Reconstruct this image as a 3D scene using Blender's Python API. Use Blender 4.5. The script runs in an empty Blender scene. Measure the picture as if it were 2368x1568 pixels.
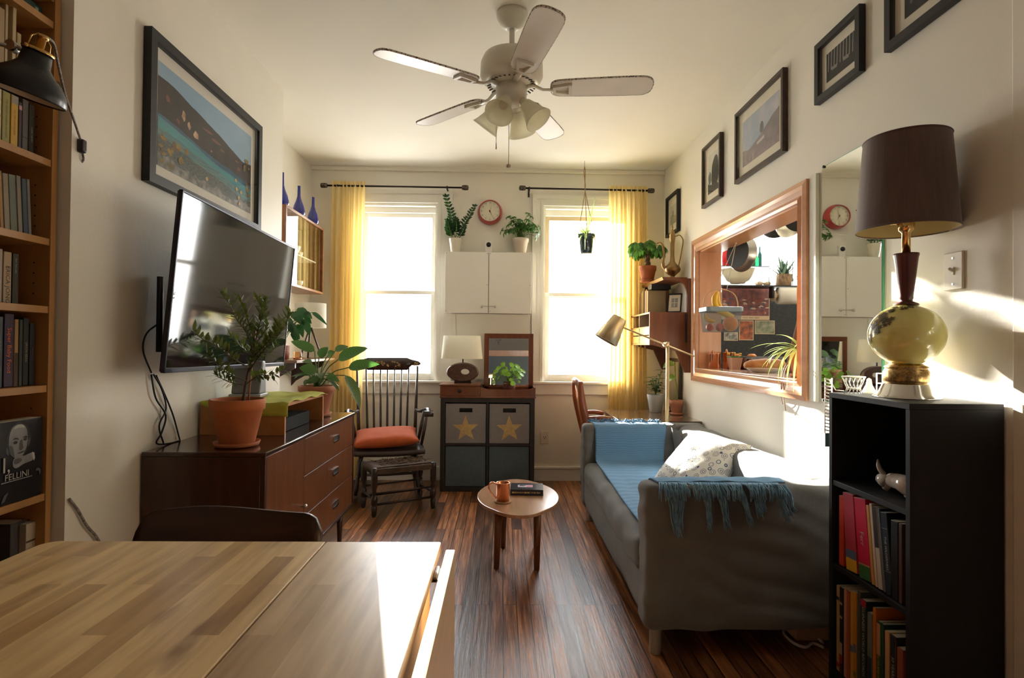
import bpy, bmesh, math, random
from mathutils import Vector, Matrix, noise
R=random.Random(7)
PI=math.pi
sc=bpy.context.scene
COL=sc.collection
V=Vector
# ---------------------------------------------------------------- camera (picture taken as 2368x1568)
F=1300.0; W_,H_=2368,1568
CAM=V((0,0,1.2))
CR=(Matrix.Rotation(-math.atan(24/F),4,'Z')@Matrix.Rotation(PI/2+math.atan(16/F),4,'X')@Matrix.Rotation(.009,4,'Z'))
def ray(px,py):
    return (CR.to_3x3()@V(((px-W_/2)/F,-(py-H_/2)/F,-1)))
def P(px,py,X=None,Y=None,Z=None):
    d=ray(px,py)
    if X is not None: t=(X-CAM.x)/d.x
    elif Y is not None: t=(Y-CAM.y)/d.y
    else: t=(Z-CAM.z)/d.z
    return CAM+d*t
# ---------------------------------------------------------------- materials
MC={}
def nt(name):
    m=bpy.data.materials.new(name); m.use_nodes=True
    t=m.node_tree; b=t.nodes['Principled BSDF']; return m,t,b
def S(b,k,v):
    if k in b.inputs: b.inputs[k].default_value=v
def c4(c): return (c[0],c[1],c[2],1)
def M(name,c=None,rough=.5,metal=0,c2=None,scale=8,stretch=(1,1,1),bump=0,bscale=None,coat=0,trans=0,ior=1.45,emit=0,sheen=0,detail=4,lo=.35,hi=.65,space='Object'):
    if name in MC: return MC[name]
    m,t,b=nt(name)
    S(b,'Base Color',c4(c)); S(b,'Roughness',rough); S(b,'Metallic',metal); S(b,'Coat Weight',coat); S(b,'Coat Roughness',.12)
    S(b,'Transmission Weight',trans); S(b,'IOR',ior); S(b,'Sheen Weight',sheen)
    if emit: S(b,'Emission Color',c4(c)); S(b,'Emission Strength',emit)
    if c2 is not None or bump:
        tc=t.nodes.new('ShaderNodeTexCoord'); mp=t.nodes.new('ShaderNodeMapping'); mp.inputs['Scale'].default_value=stretch
        t.links.new(tc.outputs[space],mp.inputs[0])
    if c2 is not None:
        n=t.nodes.new('ShaderNodeTexNoise'); n.inputs['Scale'].default_value=scale; n.inputs['Detail'].default_value=detail
        r=t.nodes.new('ShaderNodeValToRGB'); r.color_ramp.elements[0].position=lo; r.color_ramp.elements[1].position=hi
        r.color_ramp.elements[0].color=c4(c); r.color_ramp.elements[1].color=c4(c2)
        t.links.new(mp.outputs[0],n.inputs['Vector']); t.links.new(n.outputs['Fac'],r.inputs[0]); t.links.new(r.outputs[0],b.inputs['Base Color'])
    if bump:
        n2=t.nodes.new('ShaderNodeTexNoise'); n2.inputs['Scale'].default_value=bscale or scale; n2.inputs['Detail'].default_value=3
        bp=t.nodes.new('ShaderNodeBump'); bp.inputs['Strength'].default_value=bump; bp.inputs['Distance'].default_value=.01
        t.links.new(mp.outputs[0],n2.inputs['Vector']); t.links.new(n2.outputs['Fac'],bp.inputs['Height']); t.links.new(bp.outputs[0],b.inputs['Normal'])
    MC[name]=m; return m
def wood(name,c1,c2,axis='x',rough=.4,coat=0,s=1):
    st={'x':(.12,1,1),'y':(1,.12,1),'z':(1,1,.12)}[axis]
    return M(name,c1,rough,c2=c2,scale=26*s,stretch=st,coat=coat,detail=6,lo=.3,hi=.72)
def thin_glass(name,tint=(1,1,1),fac=None,rough=0.0,ior=1.45):
    if name in MC: return MC[name]
    m=bpy.data.materials.new(name); m.use_nodes=True; t=m.node_tree; t.nodes.clear()
    o=t.nodes.new('ShaderNodeOutputMaterial'); mx=t.nodes.new('ShaderNodeMixShader'); tr=t.nodes.new('ShaderNodeBsdfTransparent'); g=t.nodes.new('ShaderNodeBsdfGlossy')
    fr=t.nodes.new('ShaderNodeFresnel'); fr.inputs[0].default_value=ior
    tr.inputs[0].default_value=c4(tint); g.inputs['Roughness'].default_value=rough
    if fac is None:
        ge=t.nodes.new('ShaderNodeNewGeometry'); sb=t.nodes.new('ShaderNodeMath'); sb.operation='SUBTRACT'; sb.inputs[0].default_value=1; t.links.new(ge.outputs['Backfacing'],sb.inputs[1])
        mu=t.nodes.new('ShaderNodeMath'); mu.operation='MULTIPLY'; t.links.new(fr.outputs[0],mu.inputs[0]); t.links.new(sb.outputs[0],mu.inputs[1]); t.links.new(mu.outputs[0],mx.inputs[0])
    else: mx.inputs[0].default_value=fac
    t.links.new(tr.outputs[0],mx.inputs[1]); t.links.new(g.outputs[0],mx.inputs[2]); t.links.new(mx.outputs[0],o.inputs[0])
    MC[name]=m; return m
def translucent(name,c,ct,fac=.5,rough=.8,c2=None):
    if name in MC: return MC[name]
    m=bpy.data.materials.new(name); m.use_nodes=True; t=m.node_tree; t.nodes.clear()
    o=t.nodes.new('ShaderNodeOutputMaterial'); mx=t.nodes.new('ShaderNodeMixShader'); d=t.nodes.new('ShaderNodeBsdfDiffuse'); g=t.nodes.new('ShaderNodeBsdfTranslucent')
    d.inputs[0].default_value=c4(c); g.inputs[0].default_value=c4(ct); mx.inputs[0].default_value=fac
    if c2:
        tc=t.nodes.new('ShaderNodeTexCoord'); n=t.nodes.new('ShaderNodeTexNoise'); n.inputs['Scale'].default_value=60
        r=t.nodes.new('ShaderNodeValToRGB'); r.color_ramp.elements[0].color=c4(c); r.color_ramp.elements[1].color=c4(c2)
        t.links.new(tc.outputs['Object'],n.inputs['Vector']); t.links.new(n.outputs['Fac'],r.inputs[0]); t.links.new(r.outputs[0],d.inputs[0])
    t.links.new(d.outputs[0],mx.inputs[1]); t.links.new(g.outputs[0],mx.inputs[2]); t.links.new(mx.outputs[0],o.inputs[0])
    MC[name]=m; return m
def leafmat(name,c,c2,stripes=None,rough=.38,ct=None):
    """glossy leaf, slightly translucent; optional pale veins along the leaf's UV"""
    if name in MC: return MC[name]
    m,t,b=nt(name); S(b,'Roughness',rough)
    N=t.nodes.new; L=t.links.new
    tc=N('ShaderNodeTexCoord'); n=N('ShaderNodeTexNoise'); n.inputs['Scale'].default_value=14
    r=N('ShaderNodeValToRGB'); r.color_ramp.elements[0].position=.35; r.color_ramp.elements[1].position=.65
    r.color_ramp.elements[0].color=c4(c); r.color_ramp.elements[1].color=c4(c2)
    L(tc.outputs['Object'],n.inputs['Vector']); L(n.outputs['Fac'],r.inputs[0]); col=r.outputs[0]
    if stripes:
        sx=N('ShaderNodeSeparateXYZ'); L(tc.outputs['UV'],sx.inputs[0])
        a=N('ShaderNodeMath'); a.operation='ABSOLUTE'; L(sx.outputs[1],a.inputs[0])
        k=N('ShaderNodeMath'); k.operation='MULTIPLY_ADD'; L(a.outputs[0],k.inputs[0]); k.inputs[1].default_value=-.35; L(sx.outputs[0],k.inputs[2])
        w=N('ShaderNodeMath'); w.operation='MULTIPLY'; w.inputs[1].default_value=70; L(k.outputs[0],w.inputs[0])
        s=N('ShaderNodeMath'); s.operation='SINE'; L(w.outputs[0],s.inputs[0])
        r2=N('ShaderNodeValToRGB'); r2.color_ramp.elements[0].position=.55; r2.color_ramp.elements[1].position=.95
        r2.color_ramp.elements[0].color=(0,0,0,1); r2.color_ramp.elements[1].color=(.8,.8,.8,1)
        L(s.outputs[0],r2.inputs[0])
        mx=N('ShaderNodeMixRGB'); L(r2.outputs[0],mx.inputs[0]); L(col,mx.inputs[1]); mx.inputs[2].default_value=c4(stripes); col=mx.outputs[0]
    L(col,b.inputs['Base Color'])
    tl=N('ShaderNodeBsdfTranslucent'); tl.inputs[0].default_value=c4(ct or (c2[0]*1.6,c2[1]*1.9,c2[2]*.9))
    ms=N('ShaderNodeMixShader'); ms.inputs[0].default_value=.3
    L(b.outputs[0],ms.inputs[1]); L(tl.outputs[0],ms.inputs[2]); L(ms.outputs[0],t.nodes['Material Output'].inputs[0])
    MC[name]=m; return m
# ---------------------------------------------------------------- mesh builder
class MB:
    def __init__(s):
        s.bm=bmesh.new(); s.uv=s.bm.loops.layers.uv.new('UVMap'); s.mi=0
    def mat(s,i): s.mi=i; return s
    def face(s,vs,smooth=False,uvs=None):
        try: f=s.bm.faces.new(vs)
        except ValueError: return None
        f.material_index=s.mi; f.smooth=smooth
        if uvs:
            for l,u in zip(f.loops,uvs): l[s.uv].uv=u
        return f
    def v(s,p): return s.bm.verts.new(V(p))
    def poly(s,pts,smooth=False): return s.face([s.v(p) for p in pts],smooth)
    def box(s,x0,x1,y0,y1,z0,z1,bev=0,mtx=None,seg=2):
        vs=[s.v((x,y,z)) for x in (x0,x1) for y in (y0,y1) for z in (z0,z1)]
        fs=[s.face([vs[i] for i in q]) for q in ((0,1,3,2),(4,6,7,5),(0,4,5,1),(2,3,7,6),(0,2,6,4),(1,5,7,3))]
        if bev:
            es=list({e for f in fs for e in f.edges})
            r=bmesh.ops.bevel(s.bm,geom=es,offset=bev,segments=seg,profile=.5,affect='EDGES',clamp_overlap=True)
            for f in r['faces']: f.material_index=s.mi; f.smooth=True
            vs=list({v for f in r['faces'] for v in f.verts}|{v for f in fs if f.is_valid for v in f.verts})
        if mtx is not None:
            for v in vs: v.co=mtx@v.co
        return vs
    def rbox(s,c,size,bev=0,rot=None,seg=2):
        x,y,z=size
        m=Matrix.Translation(V(c))@(rot.to_4x4() if rot is not None else Matrix.Identity(4))
        return s.box(-x/2,x/2,-y/2,y/2,-z/2,z/2,bev,m,seg)
    def ring(s,c,r,n,u,w,ry=None):
        ry=r if ry is None else ry
        return [s.v(V(c)+V(u)*(r*math.cos(2*PI*i/n))+V(w)*(ry*math.sin(2*PI*i/n))) for i in range(n)]
    def bridge(s,a,b,smooth=True):
        n=len(a)
        for i in range(n): s.face([a[i],a[(i+1)%n],b[(i+1)%n],b[i]],smooth)
    def tube(s,pts,rad,n=8,cap=True,flat=None):
        pts=[V(p) for p in pts]
        if isinstance(rad,(int,float)): rad=[rad]*len(pts)
        prev=None; u=None
        for i,p in enumerate(pts):
            d=(pts[min(i+1,len(pts)-1)]-pts[max(i-1,0)])
            if d.length<1e-9: d=V((0,0,1))
            d.normalize()
            if u is None:
                h=V((0,0,1)) if abs(d.z)<.9 else V((1,0,0))
                u=d.cross(h).normalized()
            else:
                u=(u-d*u.dot(d))
                u=u.normalized() if u.length>1e-6 else d.orthogonal().normalized()
            w=d.cross(u)
            rg=s.ring(p,rad[i],n,u,w,rad[i]*(flat or 1))
            if prev: s.bridge(prev,rg)
            elif cap: s.face(rg[::-1])
            prev=rg
        if cap: s.face(prev)
    def cyl(s,a,b,r1,r2=None,n=20): s.tube([a,b],[r1,r1 if r2 is None else r2],n)
    def lathe(s,c,prof,n=32,axis=(0,0,1),smooth=True,cap0=True,cap1=True,sx=1,sy=1,a0=0,a1=None):
        """prof: list of (r, h) along axis; sx, sy squash the ring"""
        d=V(axis).normalized(); h=V((1,0,0)) if abs(d.x)<.9 else V((0,1,0))
        u=(h-d*h.dot(d)).normalized(); w=d.cross(u); prev=None
        for i,(r,z) in enumerate(prof):
            rg=s.ring(V(c)+d*z,max(r,1e-4)*sx,n,u,w,max(r,1e-4)*sy)
            if prev: s.bridge(prev,rg,smooth)
            elif cap0: s.face(rg[::-1])
            prev=rg
        if cap1: s.face(prev)
    def prism(s,pts,vec,smooth=False):
        vec=V(vec); a=[s.v(p) for p in pts]; b=[s.v(V(p)+vec) for p in pts]; n=len(a)
        s.face(a[::-1]); s.face(b)
        for i in range(n): s.face([a[i],a[(i+1)%n],b[(i+1)%n],b[i]],smooth)
    def grid(s,fn,nu,nv,smooth=True,closeu=False,uv=True):
        vs=[[s.v(fn(i/nu,j/nv)) for j in range(nv+1)] for i in range(nu+(0 if closeu else 1))]
        k=len(vs)
        for i in range(nu):
            for j in range(nv):
                a=vs[i];b=vs[(i+1)%k]
                s.face([a[j],b[j],b[j+1],a[j+1]],smooth,[(i/nu,j/nv),((i+1)/nu,j/nv),((i+1)/nu,(j+1)/nv),(i/nu,(j+1)/nv)])
        return vs
    def sphere(s,c,r,n=16,m=10,sx=1,sy=1,sz=1):
        prof=[(r*math.sin(PI*i/m),-r*math.cos(PI*i/m)*sz) for i in range(m+1)]
        s.lathe(c,prof,n,sx=sx,sy=sy,cap0=False,cap1=False)
    def leaf(s,base,d,up,L,Wd,droop=.3,fold=.15,n=6,shape=.5,tip=1.0):
        """curved leaf: base, direction, up vector, length, width, droop; UV u along 0..1, v -1..1"""
        d=V(d).normalized(); up=V(up); sd=d.cross(up)
        sd=sd.normalized() if sd.length>1e-4 else d.orthogonal().normalized()
        nrm=sd.cross(d).normalized(); rows=[]; p=V(base); dd=d.copy(); st=L/n
        for i in range(n+1):
            t=i/n
            w=Wd*.5*(math.sin(PI*min(1,t**shape))**.8 if 0<t<1 else 0)
            w=max(w,Wd*.015)
            rows.append((p.copy(),w,nrm.copy(),t))
            rot=Matrix.Rotation(-droop/n,3,sd); dd=rot@dd; nrm=rot@nrm; p=p+dd*st
        pr=None
        for (q,w,nn,t) in rows:
            cur=[s.v(q-sd*w+nn*w*fold*2),s.v(q),s.v(q+sd*w+nn*w*fold*2)]
            if pr:
                s.face([pr[0][0],pr[0][1],cur[1],cur[0]],True,[(pr[1],-1),(pr[1],0),(t,0),(t,-1)])
                s.face([pr[0][1],pr[0][2],cur[2],cur[1]],True,[(pr[1],0),(pr[1],1),(t,1),(t,0)])
            pr=(cur,t)
    def text(s,txt,size,org,xd,yd,align='CENTER',maxw=None):
        cu=bpy.data.curves.new('t','FONT'); cu.body=txt; cu.size=1; cu.align_x=align; cu.align_y='CENTER'; cu.resolution_u=2
        o=bpy.data.objects.new('t',cu); COL.objects.link(o)
        dg=bpy.context.evaluated_depsgraph_get(); dg.update(); me=o.evaluated_get(dg).to_mesh()
        xs=[v.co.x for v in me.vertices] or [0,1]; wdt=max(xs)-min(xs); k=size
        if maxw and wdt*k>maxw: k=maxw/wdt
        xd=V(xd).normalized(); yd=V(yd).normalized(); n=xd.cross(yd)
        vs=[s.v(V(org)+xd*(v.co.x*k)+yd*(v.co.y*size)+n*0) for v in me.vertices]
        for p in me.polygons: s.face([vs[i] for i in p.vertices])
        o.evaluated_get(dg).to_mesh_clear(); bpy.data.objects.remove(o); bpy.data.curves.remove(cu)
def chaikin(pts,n=2):
    for _ in range(n):
        q=[]
        for i in range(len(pts)):
            a,b=pts[i],pts[(i+1)%len(pts)]; q.append(tuple(a[k]*.75+b[k]*.25 for k in range(len(a)))); q.append(tuple(a[k]*.25+b[k]*.75 for k in range(len(a))))
        pts=q
    return pts
def wloc(o):
    l=V((0,0,0))
    while o is not None: l=l+o.location; o=o.parent
    return l
def put(name,mb,mats,parent=None,label=None,cat=None,group=None,kind=None,mods=None,local=False,noshade=False,base=False):
    if not isinstance(mats,(list,tuple)): mats=[mats]
    me=bpy.data.meshes.new(name)
    bmesh.ops.recalc_face_normals(mb.bm,faces=mb.bm.faces)
    off=V((0,0,0))
    if parent is not None and not local: off=wloc(parent)
    o=bpy.data.objects.new(name,me)
    if parent is None and not local:
        vs=[v.co for v in mb.bm.verts]
        lo=V([min(v[i] for v in vs) for i in range(3)]); hi=V([max(v[i] for v in vs) for i in range(3)])
        off=V(((lo.x+hi.x)/2,(lo.y+hi.y)/2,lo.z)); o.location=off
    if off.length>0: bmesh.ops.translate(mb.bm,verts=mb.bm.verts,vec=-off)
    mb.bm.to_mesh(me); mb.bm.free()
    for m in mats: me.materials.append(m)
    COL.objects.link(o)
    if parent is not None: o.parent=parent
    if label: o['label']=label
    if cat: o['category']=cat
    if group: o['group']=group
    if kind: o['kind']=kind
    if mods:
        for (ty,kw) in mods:
            md=o.modifiers.new(ty.lower(),ty)
            for k,vv in kw.items(): setattr(md,k,vv)
    return o
def thing(name,label,cat,loc=(0,0,0),rz=0,group=None):
    o=bpy.data.objects.new(name,None); COL.objects.link(o); o.empty_display_size=.05
    o.location=loc; o.rotation_euler=(0,0,rz); o['label']=label; o['category']=cat
    if group: o['group']=group
    return o
def dup(root,loc,rz=0,label=None):
    r=root.copy(); COL.objects.link(r); r.location=loc; r.rotation_euler=(0,0,rz)
    if label: r['label']=label
    for ch in list(root.children):
        c=ch.copy(); COL.objects.link(c); c.parent=r
        for g in list(ch.children):
            d=g.copy(); COL.objects.link(d); d.parent=c
    return r
def struct(name,mb,m,parent=None): return put(name,mb,m,parent,kind='structure')
def nz(p,s=1,seed=0): return noise.noise(V(p)*s+V((seed*7.3,seed*3.1,seed*1.7)))
def bez(pts,n=12):
    """smooth curve through points (Catmull-Rom)"""
    pts=[V(p) for p in pts]; out=[]
    q=[pts[0]*2-pts[1]]+pts+[pts[-1]*2-pts[-2]]
    for i in range(1,len(q)-2):
        for k in range(n):
            t=k/n; a,b,c,d=q[i-1],q[i],q[i+1],q[i+2]
            out.append(.5*((2*b)+(c-a)*t+(2*a-5*b+4*c-d)*t*t+(3*b-a-3*c+d)*t**3))
    out.append(pts[-1]); return out
# ---------------------------------------------------------------- shared materials
wallm=M('wall_paint',(.83,.80,.715),.5,c2=(.805,.775,.69),scale=3,bump=.05,bscale=60)
ceilm=M('ceiling_paint',(.85,.825,.735),.75,c2=(.82,.795,.705),scale=1.3)
trimm=M('white_gloss_trim',(.86,.845,.78),.3,c2=(.83,.81,.74),scale=5,bump=.04,bscale=25)
whitep=M('white_plastic',(.80,.79,.76),.35)
blackm=M('black_laminate',(.006,.006,.008),.6,c2=(.009,.009,.011),scale=30,stretch=(1,1,.1))
blackw=M('black_brown_laminate',(.022,.020,.020),.4,c2=(.03,.027,.026),scale=30,stretch=(1,1,.1))
blackp=M('black_plastic',(.012,.012,.014),.4)
blackfr=M('black_frame_paint',(.010,.010,.012),.5)
brownfr=M('dark_brown_frame',(.055,.032,.024),.4,c2=(.035,.02,.015),scale=40)
matbd=M('cream_mat_board',(.78,.73,.60),.8,c2=(.75,.70,.57),scale=12)
whitemat=M('off_white_mat_board',(.72,.69,.62),.8)
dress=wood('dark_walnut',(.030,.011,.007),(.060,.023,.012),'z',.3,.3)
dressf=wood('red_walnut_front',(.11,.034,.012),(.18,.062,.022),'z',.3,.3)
dresst=wood('walnut_top',(.030,.012,.008),(.055,.022,.014),'y',.16,.5)
mahog=wood('mahogany',(.13,.034,.016),(.20,.062,.026),'z',.32,.25)
mahogy=wood('mahogany_y',(.13,.036,.018),(.21,.066,.028),'y',.3,.25)
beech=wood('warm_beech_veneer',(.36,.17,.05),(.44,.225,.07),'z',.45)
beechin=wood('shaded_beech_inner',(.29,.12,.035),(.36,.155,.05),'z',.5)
orangew=wood('orange_birch_box',(.42,.17,.05),(.50,.22,.075),'y',.4)
orangetrim=wood('stained_pine_trim',(.62,.30,.16),(.72,.38,.22),'z',.28,.5)
orangetrimy=wood('stained_pine_trim_y',(.62,.30,.16),(.72,.38,.22),'y',.28,.5)
chrome=M('chrome',(.75,.75,.74),.12,1)
steel=M('brushed_steel',(.55,.54,.52),.3,1)
brass=M('polished_brass',(.72,.50,.22),.22,1)
satinbrass=M('satin_brass',(.74,.60,.36),.42,.8,c2=(.68,.55,.32),scale=40,stretch=(1,1,.1))
oldbrass=M('aged_brass',(.30,.19,.09),.4,1,c2=(.40,.27,.13),scale=14)
copper=M('copper',(.80,.36,.20),.22,1,c2=(.70,.28,.14),scale=12)
terra=M('terracotta',(.50,.155,.055),.75,c2=(.42,.13,.05),scale=9,bump=.08,bscale=80)
terra2=M('dusty_terracotta',(.48,.20,.12),.8,c2=(.42,.17,.10),scale=9)
soil=M('potting_soil',(.018,.012,.009),.95,c2=(.05,.035,.025),scale=120,bump=1,bscale=120)
glass=thin_glass('window_glass')
picglass=thin_glass('picture_glass',(.98,.98,.98),ior=1.18)
paper=M('page_paper',(.62,.56,.44),.9,c2=(.52,.46,.35),scale=200,stretch=(1,1,1))
ctn=M('unbleached_cloth',(.62,.60,.54),.9)
sofam=M('grey_slipcover',(.115,.117,.115),.95,c2=(.145,.147,.144),scale=5,bump=.35,bscale=450,sheen=.2)
# floor: long narrow strips running away from the camera
def floor_mat():
    m,t,b=nt('old_strip_floor'); N=t.nodes.new; L=t.links.new
    tc=N('ShaderNodeTexCoord'); sp=N('ShaderNodeSeparateXYZ'); cb=N('ShaderNodeCombineXYZ')
    L(tc.outputs['Object'],sp.inputs[0]); L(sp.outputs[1],cb.inputs[0]); L(sp.outputs[0],cb.inputs[1])
    br=N('ShaderNodeTexBrick'); br.offset=.37; br.squash=1
    for k,v in dict(Scale=1,).items(): br.inputs[k].default_value=v
    br.inputs['Mortar Size'].default_value=.0022; br.inputs['Brick Width'].default_value=1.7; br.inputs['Row Height'].default_value=.062
    br.inputs['Color1'].default_value=(0,0,0,1); br.inputs['Color2'].default_value=(1,1,1,1); br.inputs['Mortar'].default_value=(.5,.5,.5,1); br.inputs['Bias'].default_value=0
    L(cb.outputs[0],br.inputs['Vector'])
    mp=N('ShaderNodeMapping'); mp.inputs['Scale'].default_value=(28,1.6,1); L(tc.outputs['Object'],mp.inputs[0])
    ad=N('ShaderNodeMixRGB'); ad.blend_type='ADD'; ad.inputs[0].default_value=1; L(mp.outputs[0],ad.inputs[1])
    ml=N('ShaderNodeMixRGB'); ml.blend_type='MULTIPLY'; ml.inputs[0].default_value=1; L(br.outputs['Color'],ml.inputs[1]); ml.inputs[2].default_value=(31,31,31,1)
    L(ml.outputs[0],ad.inputs[2])
    n=N('ShaderNodeTexNoise'); n.inputs['Scale'].default_value=2.0; n.inputs['Detail'].default_value=9; n.inputs['Roughness'].default_value=.65; L(ad.outputs[0],n.inputs['Vector'])
    r=N('ShaderNodeValToRGB'); e=r.color_ramp.elements; e[0].position=.28; e[0].color=(.030,.012,.006,1); e[1].position=.75; e[1].color=(.42,.19,.07,1)
    x=e.new(.5); x.color=(.17,.062,.022,1); L(n.outputs['Fac'],r.inputs[0])
    # per-plank brightness
    hs=N('ShaderNodeHueSaturation'); L(r.outputs[0],hs.inputs['Color'])
    mr=N('ShaderNodeMapRange'); mr.inputs['To Min'].default_value=.4; mr.inputs['To Max'].default_value=2.0; L(br.outputs['Color'],mr.inputs[0]); L(mr.outputs[0],hs.inputs['Value'])
    # worn patches
    n3=N('ShaderNodeTexNoise'); n3.inputs['Scale'].default_value=1.1; n3.inputs['Detail'].default_value=5; L(tc.outputs['Object'],n3.inputs['Vector'])
    mm=N('ShaderNodeMixRGB'); mm.blend_type='MIX'; r3=N('ShaderNodeValToRGB'); r3.color_ramp.elements[0].position=.5; r3.color_ramp.elements[1].position=.72; r3.color_ramp.elements[1].color=(.35,.35,.35,1)
    L(n3.outputs['Fac'],r3.inputs[0]); L(r3.outputs[0],mm.inputs[0]); L(hs.outputs[0],mm.inputs[1]); mm.inputs[2].default_value=(.22,.10,.045,1)
    gp=N('ShaderNodeMixRGB'); gp.inputs[2].default_value=(.006,.003,.002,1); L(br.outputs['Fac'],gp.inputs[0]); L(mm.outputs[0],gp.inputs[1])
    L(gp.outputs[0],b.inputs['Base Color'])
    rr=N('ShaderNodeMapRange'); rr.inputs['To Min'].default_value=.18; rr.inputs['To Max'].default_value=.5; L(n.outputs['Fac'],rr.inputs[0]); L(rr.outputs[0],b.inputs['Roughness'])
    sb=N('ShaderNodeMath'); sb.operation='MULTIPLY_ADD'; L(br.outputs['Fac'],sb.inputs[0]); sb.inputs[1].default_value=-1.5; L(n.outputs['Fac'],sb.inputs[2])
    bp=N('ShaderNodeBump'); bp.inputs['Strength'].default_value=.5; bp.inputs['Distance'].default_value=.004; L(sb.outputs[0],bp.inputs['Height']); L(bp.outputs[0],b.inputs['Normal'])
    return m
floorm=floor_mat()
def butcher_mat(name,rot=0,c=((.46,.26,.10),(.86,.62,.31))):
    m,t,b=nt(name); N=t.nodes.new; L=t.links.new
    tc=N('ShaderNodeTexCoord'); sp=N('ShaderNodeSeparateXYZ'); cb=N('ShaderNodeCombineXYZ')
    L(tc.outputs['Object'],sp.inputs[0]); L(sp.outputs[1],cb.inputs[0]); L(sp.outputs[0],cb.inputs[1])
    br=N('ShaderNodeTexBrick'); br.offset=.43; br.inputs['Scale'].default_value=1; br.inputs['Mortar Size'].default_value=.0; br.inputs['Brick Width'].default_value=.33; br.inputs['Row Height'].default_value=.043
    br.inputs['Color1'].default_value=(0,0,0,1); br.inputs['Color2'].default_value=(1,1,1,1); L(cb.outputs[0],br.inputs['Vector'])
    mp=N('ShaderNodeMapping'); mp.inputs['Scale'].default_value=(30,3,1); L(tc.outputs['Object'],mp.inputs[0])
    n=N('ShaderNodeTexNoise'); n.inputs['Scale'].default_value=1.2; n.inputs['Detail'].default_value=7; L(mp.outputs[0],n.inputs['Vector'])
    mx=N('ShaderNodeMixRGB'); mx.inputs[1].default_value=c4(c[1]); mx.inputs[2].default_value=c4(c[0])
    r=N('ShaderNodeValToRGB'); r.color_ramp.elements[0].position=.72; r.color_ramp.elements[1].position=1; L(br.outputs['Color'],r.inputs[0]); L(r.outputs[0],mx.inputs[0])
    m2=N('ShaderNodeMixRGB'); m2.blend_type='MULTIPLY'; m2.inputs[0].default_value=1; L(mx.outputs[0],m2.inputs[1])
    r2=N('ShaderNodeValToRGB'); r2.color_ramp.elements[0].position=.2; r2.color_ramp.elements[0].color=(.62,.55,.48,1); r2.color_ramp.elements[1].position=.6; L(n.outputs['Fac'],r2.inputs[0]); L(r2.outputs[0],m2.inputs[2])
    # darker heartwood streaks
    mp3=N('ShaderNodeMapping'); mp3.inputs['Scale'].default_value=(16,4,1); L(tc.outputs['Object'],mp3.inputs[0])
    n3=N('ShaderNodeTexNoise'); n3.inputs['Scale'].default_value=.8; n3.inputs['Detail'].default_value=3; L(mp3.outputs[0],n3.inputs['Vector'])
    r3=N('ShaderNodeValToRGB'); r3.color_ramp.elements[0].position=.62; r3.color_ramp.elements[1].position=.75; L(n3.outputs['Fac'],r3.inputs[0])
    m3=N('ShaderNodeMixRGB'); L(r3.outputs[0],m3.inputs[0]); L(m2.outputs[0],m3.inputs[1]); m3.inputs[2].default_value=(.27,.14,.055,1)
    L(m3.outputs[0],b.inputs['Base Color']); S(b,'Roughness',.33)
    return m
butcher=butcher_mat('birch_butcher_block')
butcher2=butcher_mat('birch_centre_leaf',c=((.50,.34,.18),(.68,.50,.30)))
birchedge=wood('birch_edge',(.58,.38,.19),(.66,.46,.25),'y',.35)
# ---------------------------------------------------------------- the setting
YB=5.04; XR=1.46; XL=-1.713; XLB=-1.38; ZC=2.79; YF=-3.2
def holed(mb,us,zs,holes,fn):
    for i in range(len(us)-1):
        for j in range(len(zs)-1):
            cu=(us[i]+us[i+1])/2; cz=(zs[j]+zs[j+1])/2
            if any(h[0]<cu<h[1] and h[2]<cz<h[3] for h in holes): continue
            fn(us[i],us[i+1],zs[j],zs[j+1])
mb=MB(); mb.box(-2.2,3.6,YF-.2,YB+.2,-.1,0); struct('floor',mb,floorm)
mb=MB(); mb.box(-2.2,3.6,YF-.2,YB+.2,ZC,ZC+.1); struct('ceiling',mb,ceilm)
W1=(-1.29,-.58,.885,2.47); W2=(.365,1.09,.885,2.46); W3=(1.78,3.2,1.66,2.6)
mb=MB()
holed(mb,[-2.2,W1[0],W1[1],W2[0],W2[1],W3[0],W3[1],3.6],[0,.885,1.66,2.46,2.47,2.6,ZC],[W1,W2,W3],lambda a,b,c,d:mb.box(a,b,YB,YB+.2,c,d))
struct('wall_back',mb,wallm)
PT=(2.71,4.13,1.045,1.91)
mb=MB()
holed(mb,[YF,PT[0],PT[1],YB],[0,PT[2],PT[3],ZC],[PT],lambda a,b,c,d:mb.box(XR,XR+.16,a,b,c,d))
struct('wall_right',mb,wallm)
mb=MB(); mb.box(-2.2,XL,YF,YB,0,ZC); struct('wall_left',mb,wallm)
mb=MB(); mb.box(XL,XLB,1.815,3.53,0,ZC); struct('wall_chimney_breast',mb,wallm)
mb=MB(); mb.box(-2.2,3.6,YF-.2,YF,0,ZC); struct('wall_front',mb,M('low_bounce_rear_paint',(.45,.435,.39),.7))  # wall behind the camera, paint darkened so less light bounces back
mb=MB(); mb.box(-2.0,1.4,YF,YF+.6,0,.97); struct('trim_7',mb,M('slate_blue_paint',(.16,.21,.25),.5)); mb=MB(); mb.box(-2.0,1.4,YF,YF+.63,.971,1.10,.003); struct('trim_8',mb,orangetrim)
mb=MB(); mb.box(3.4,3.6,.3,YB,0,ZC); mb.box(XR+.16,3.6,.1,.3,0,ZC); struct('wall_kitchen',mb,wallm)
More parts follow.
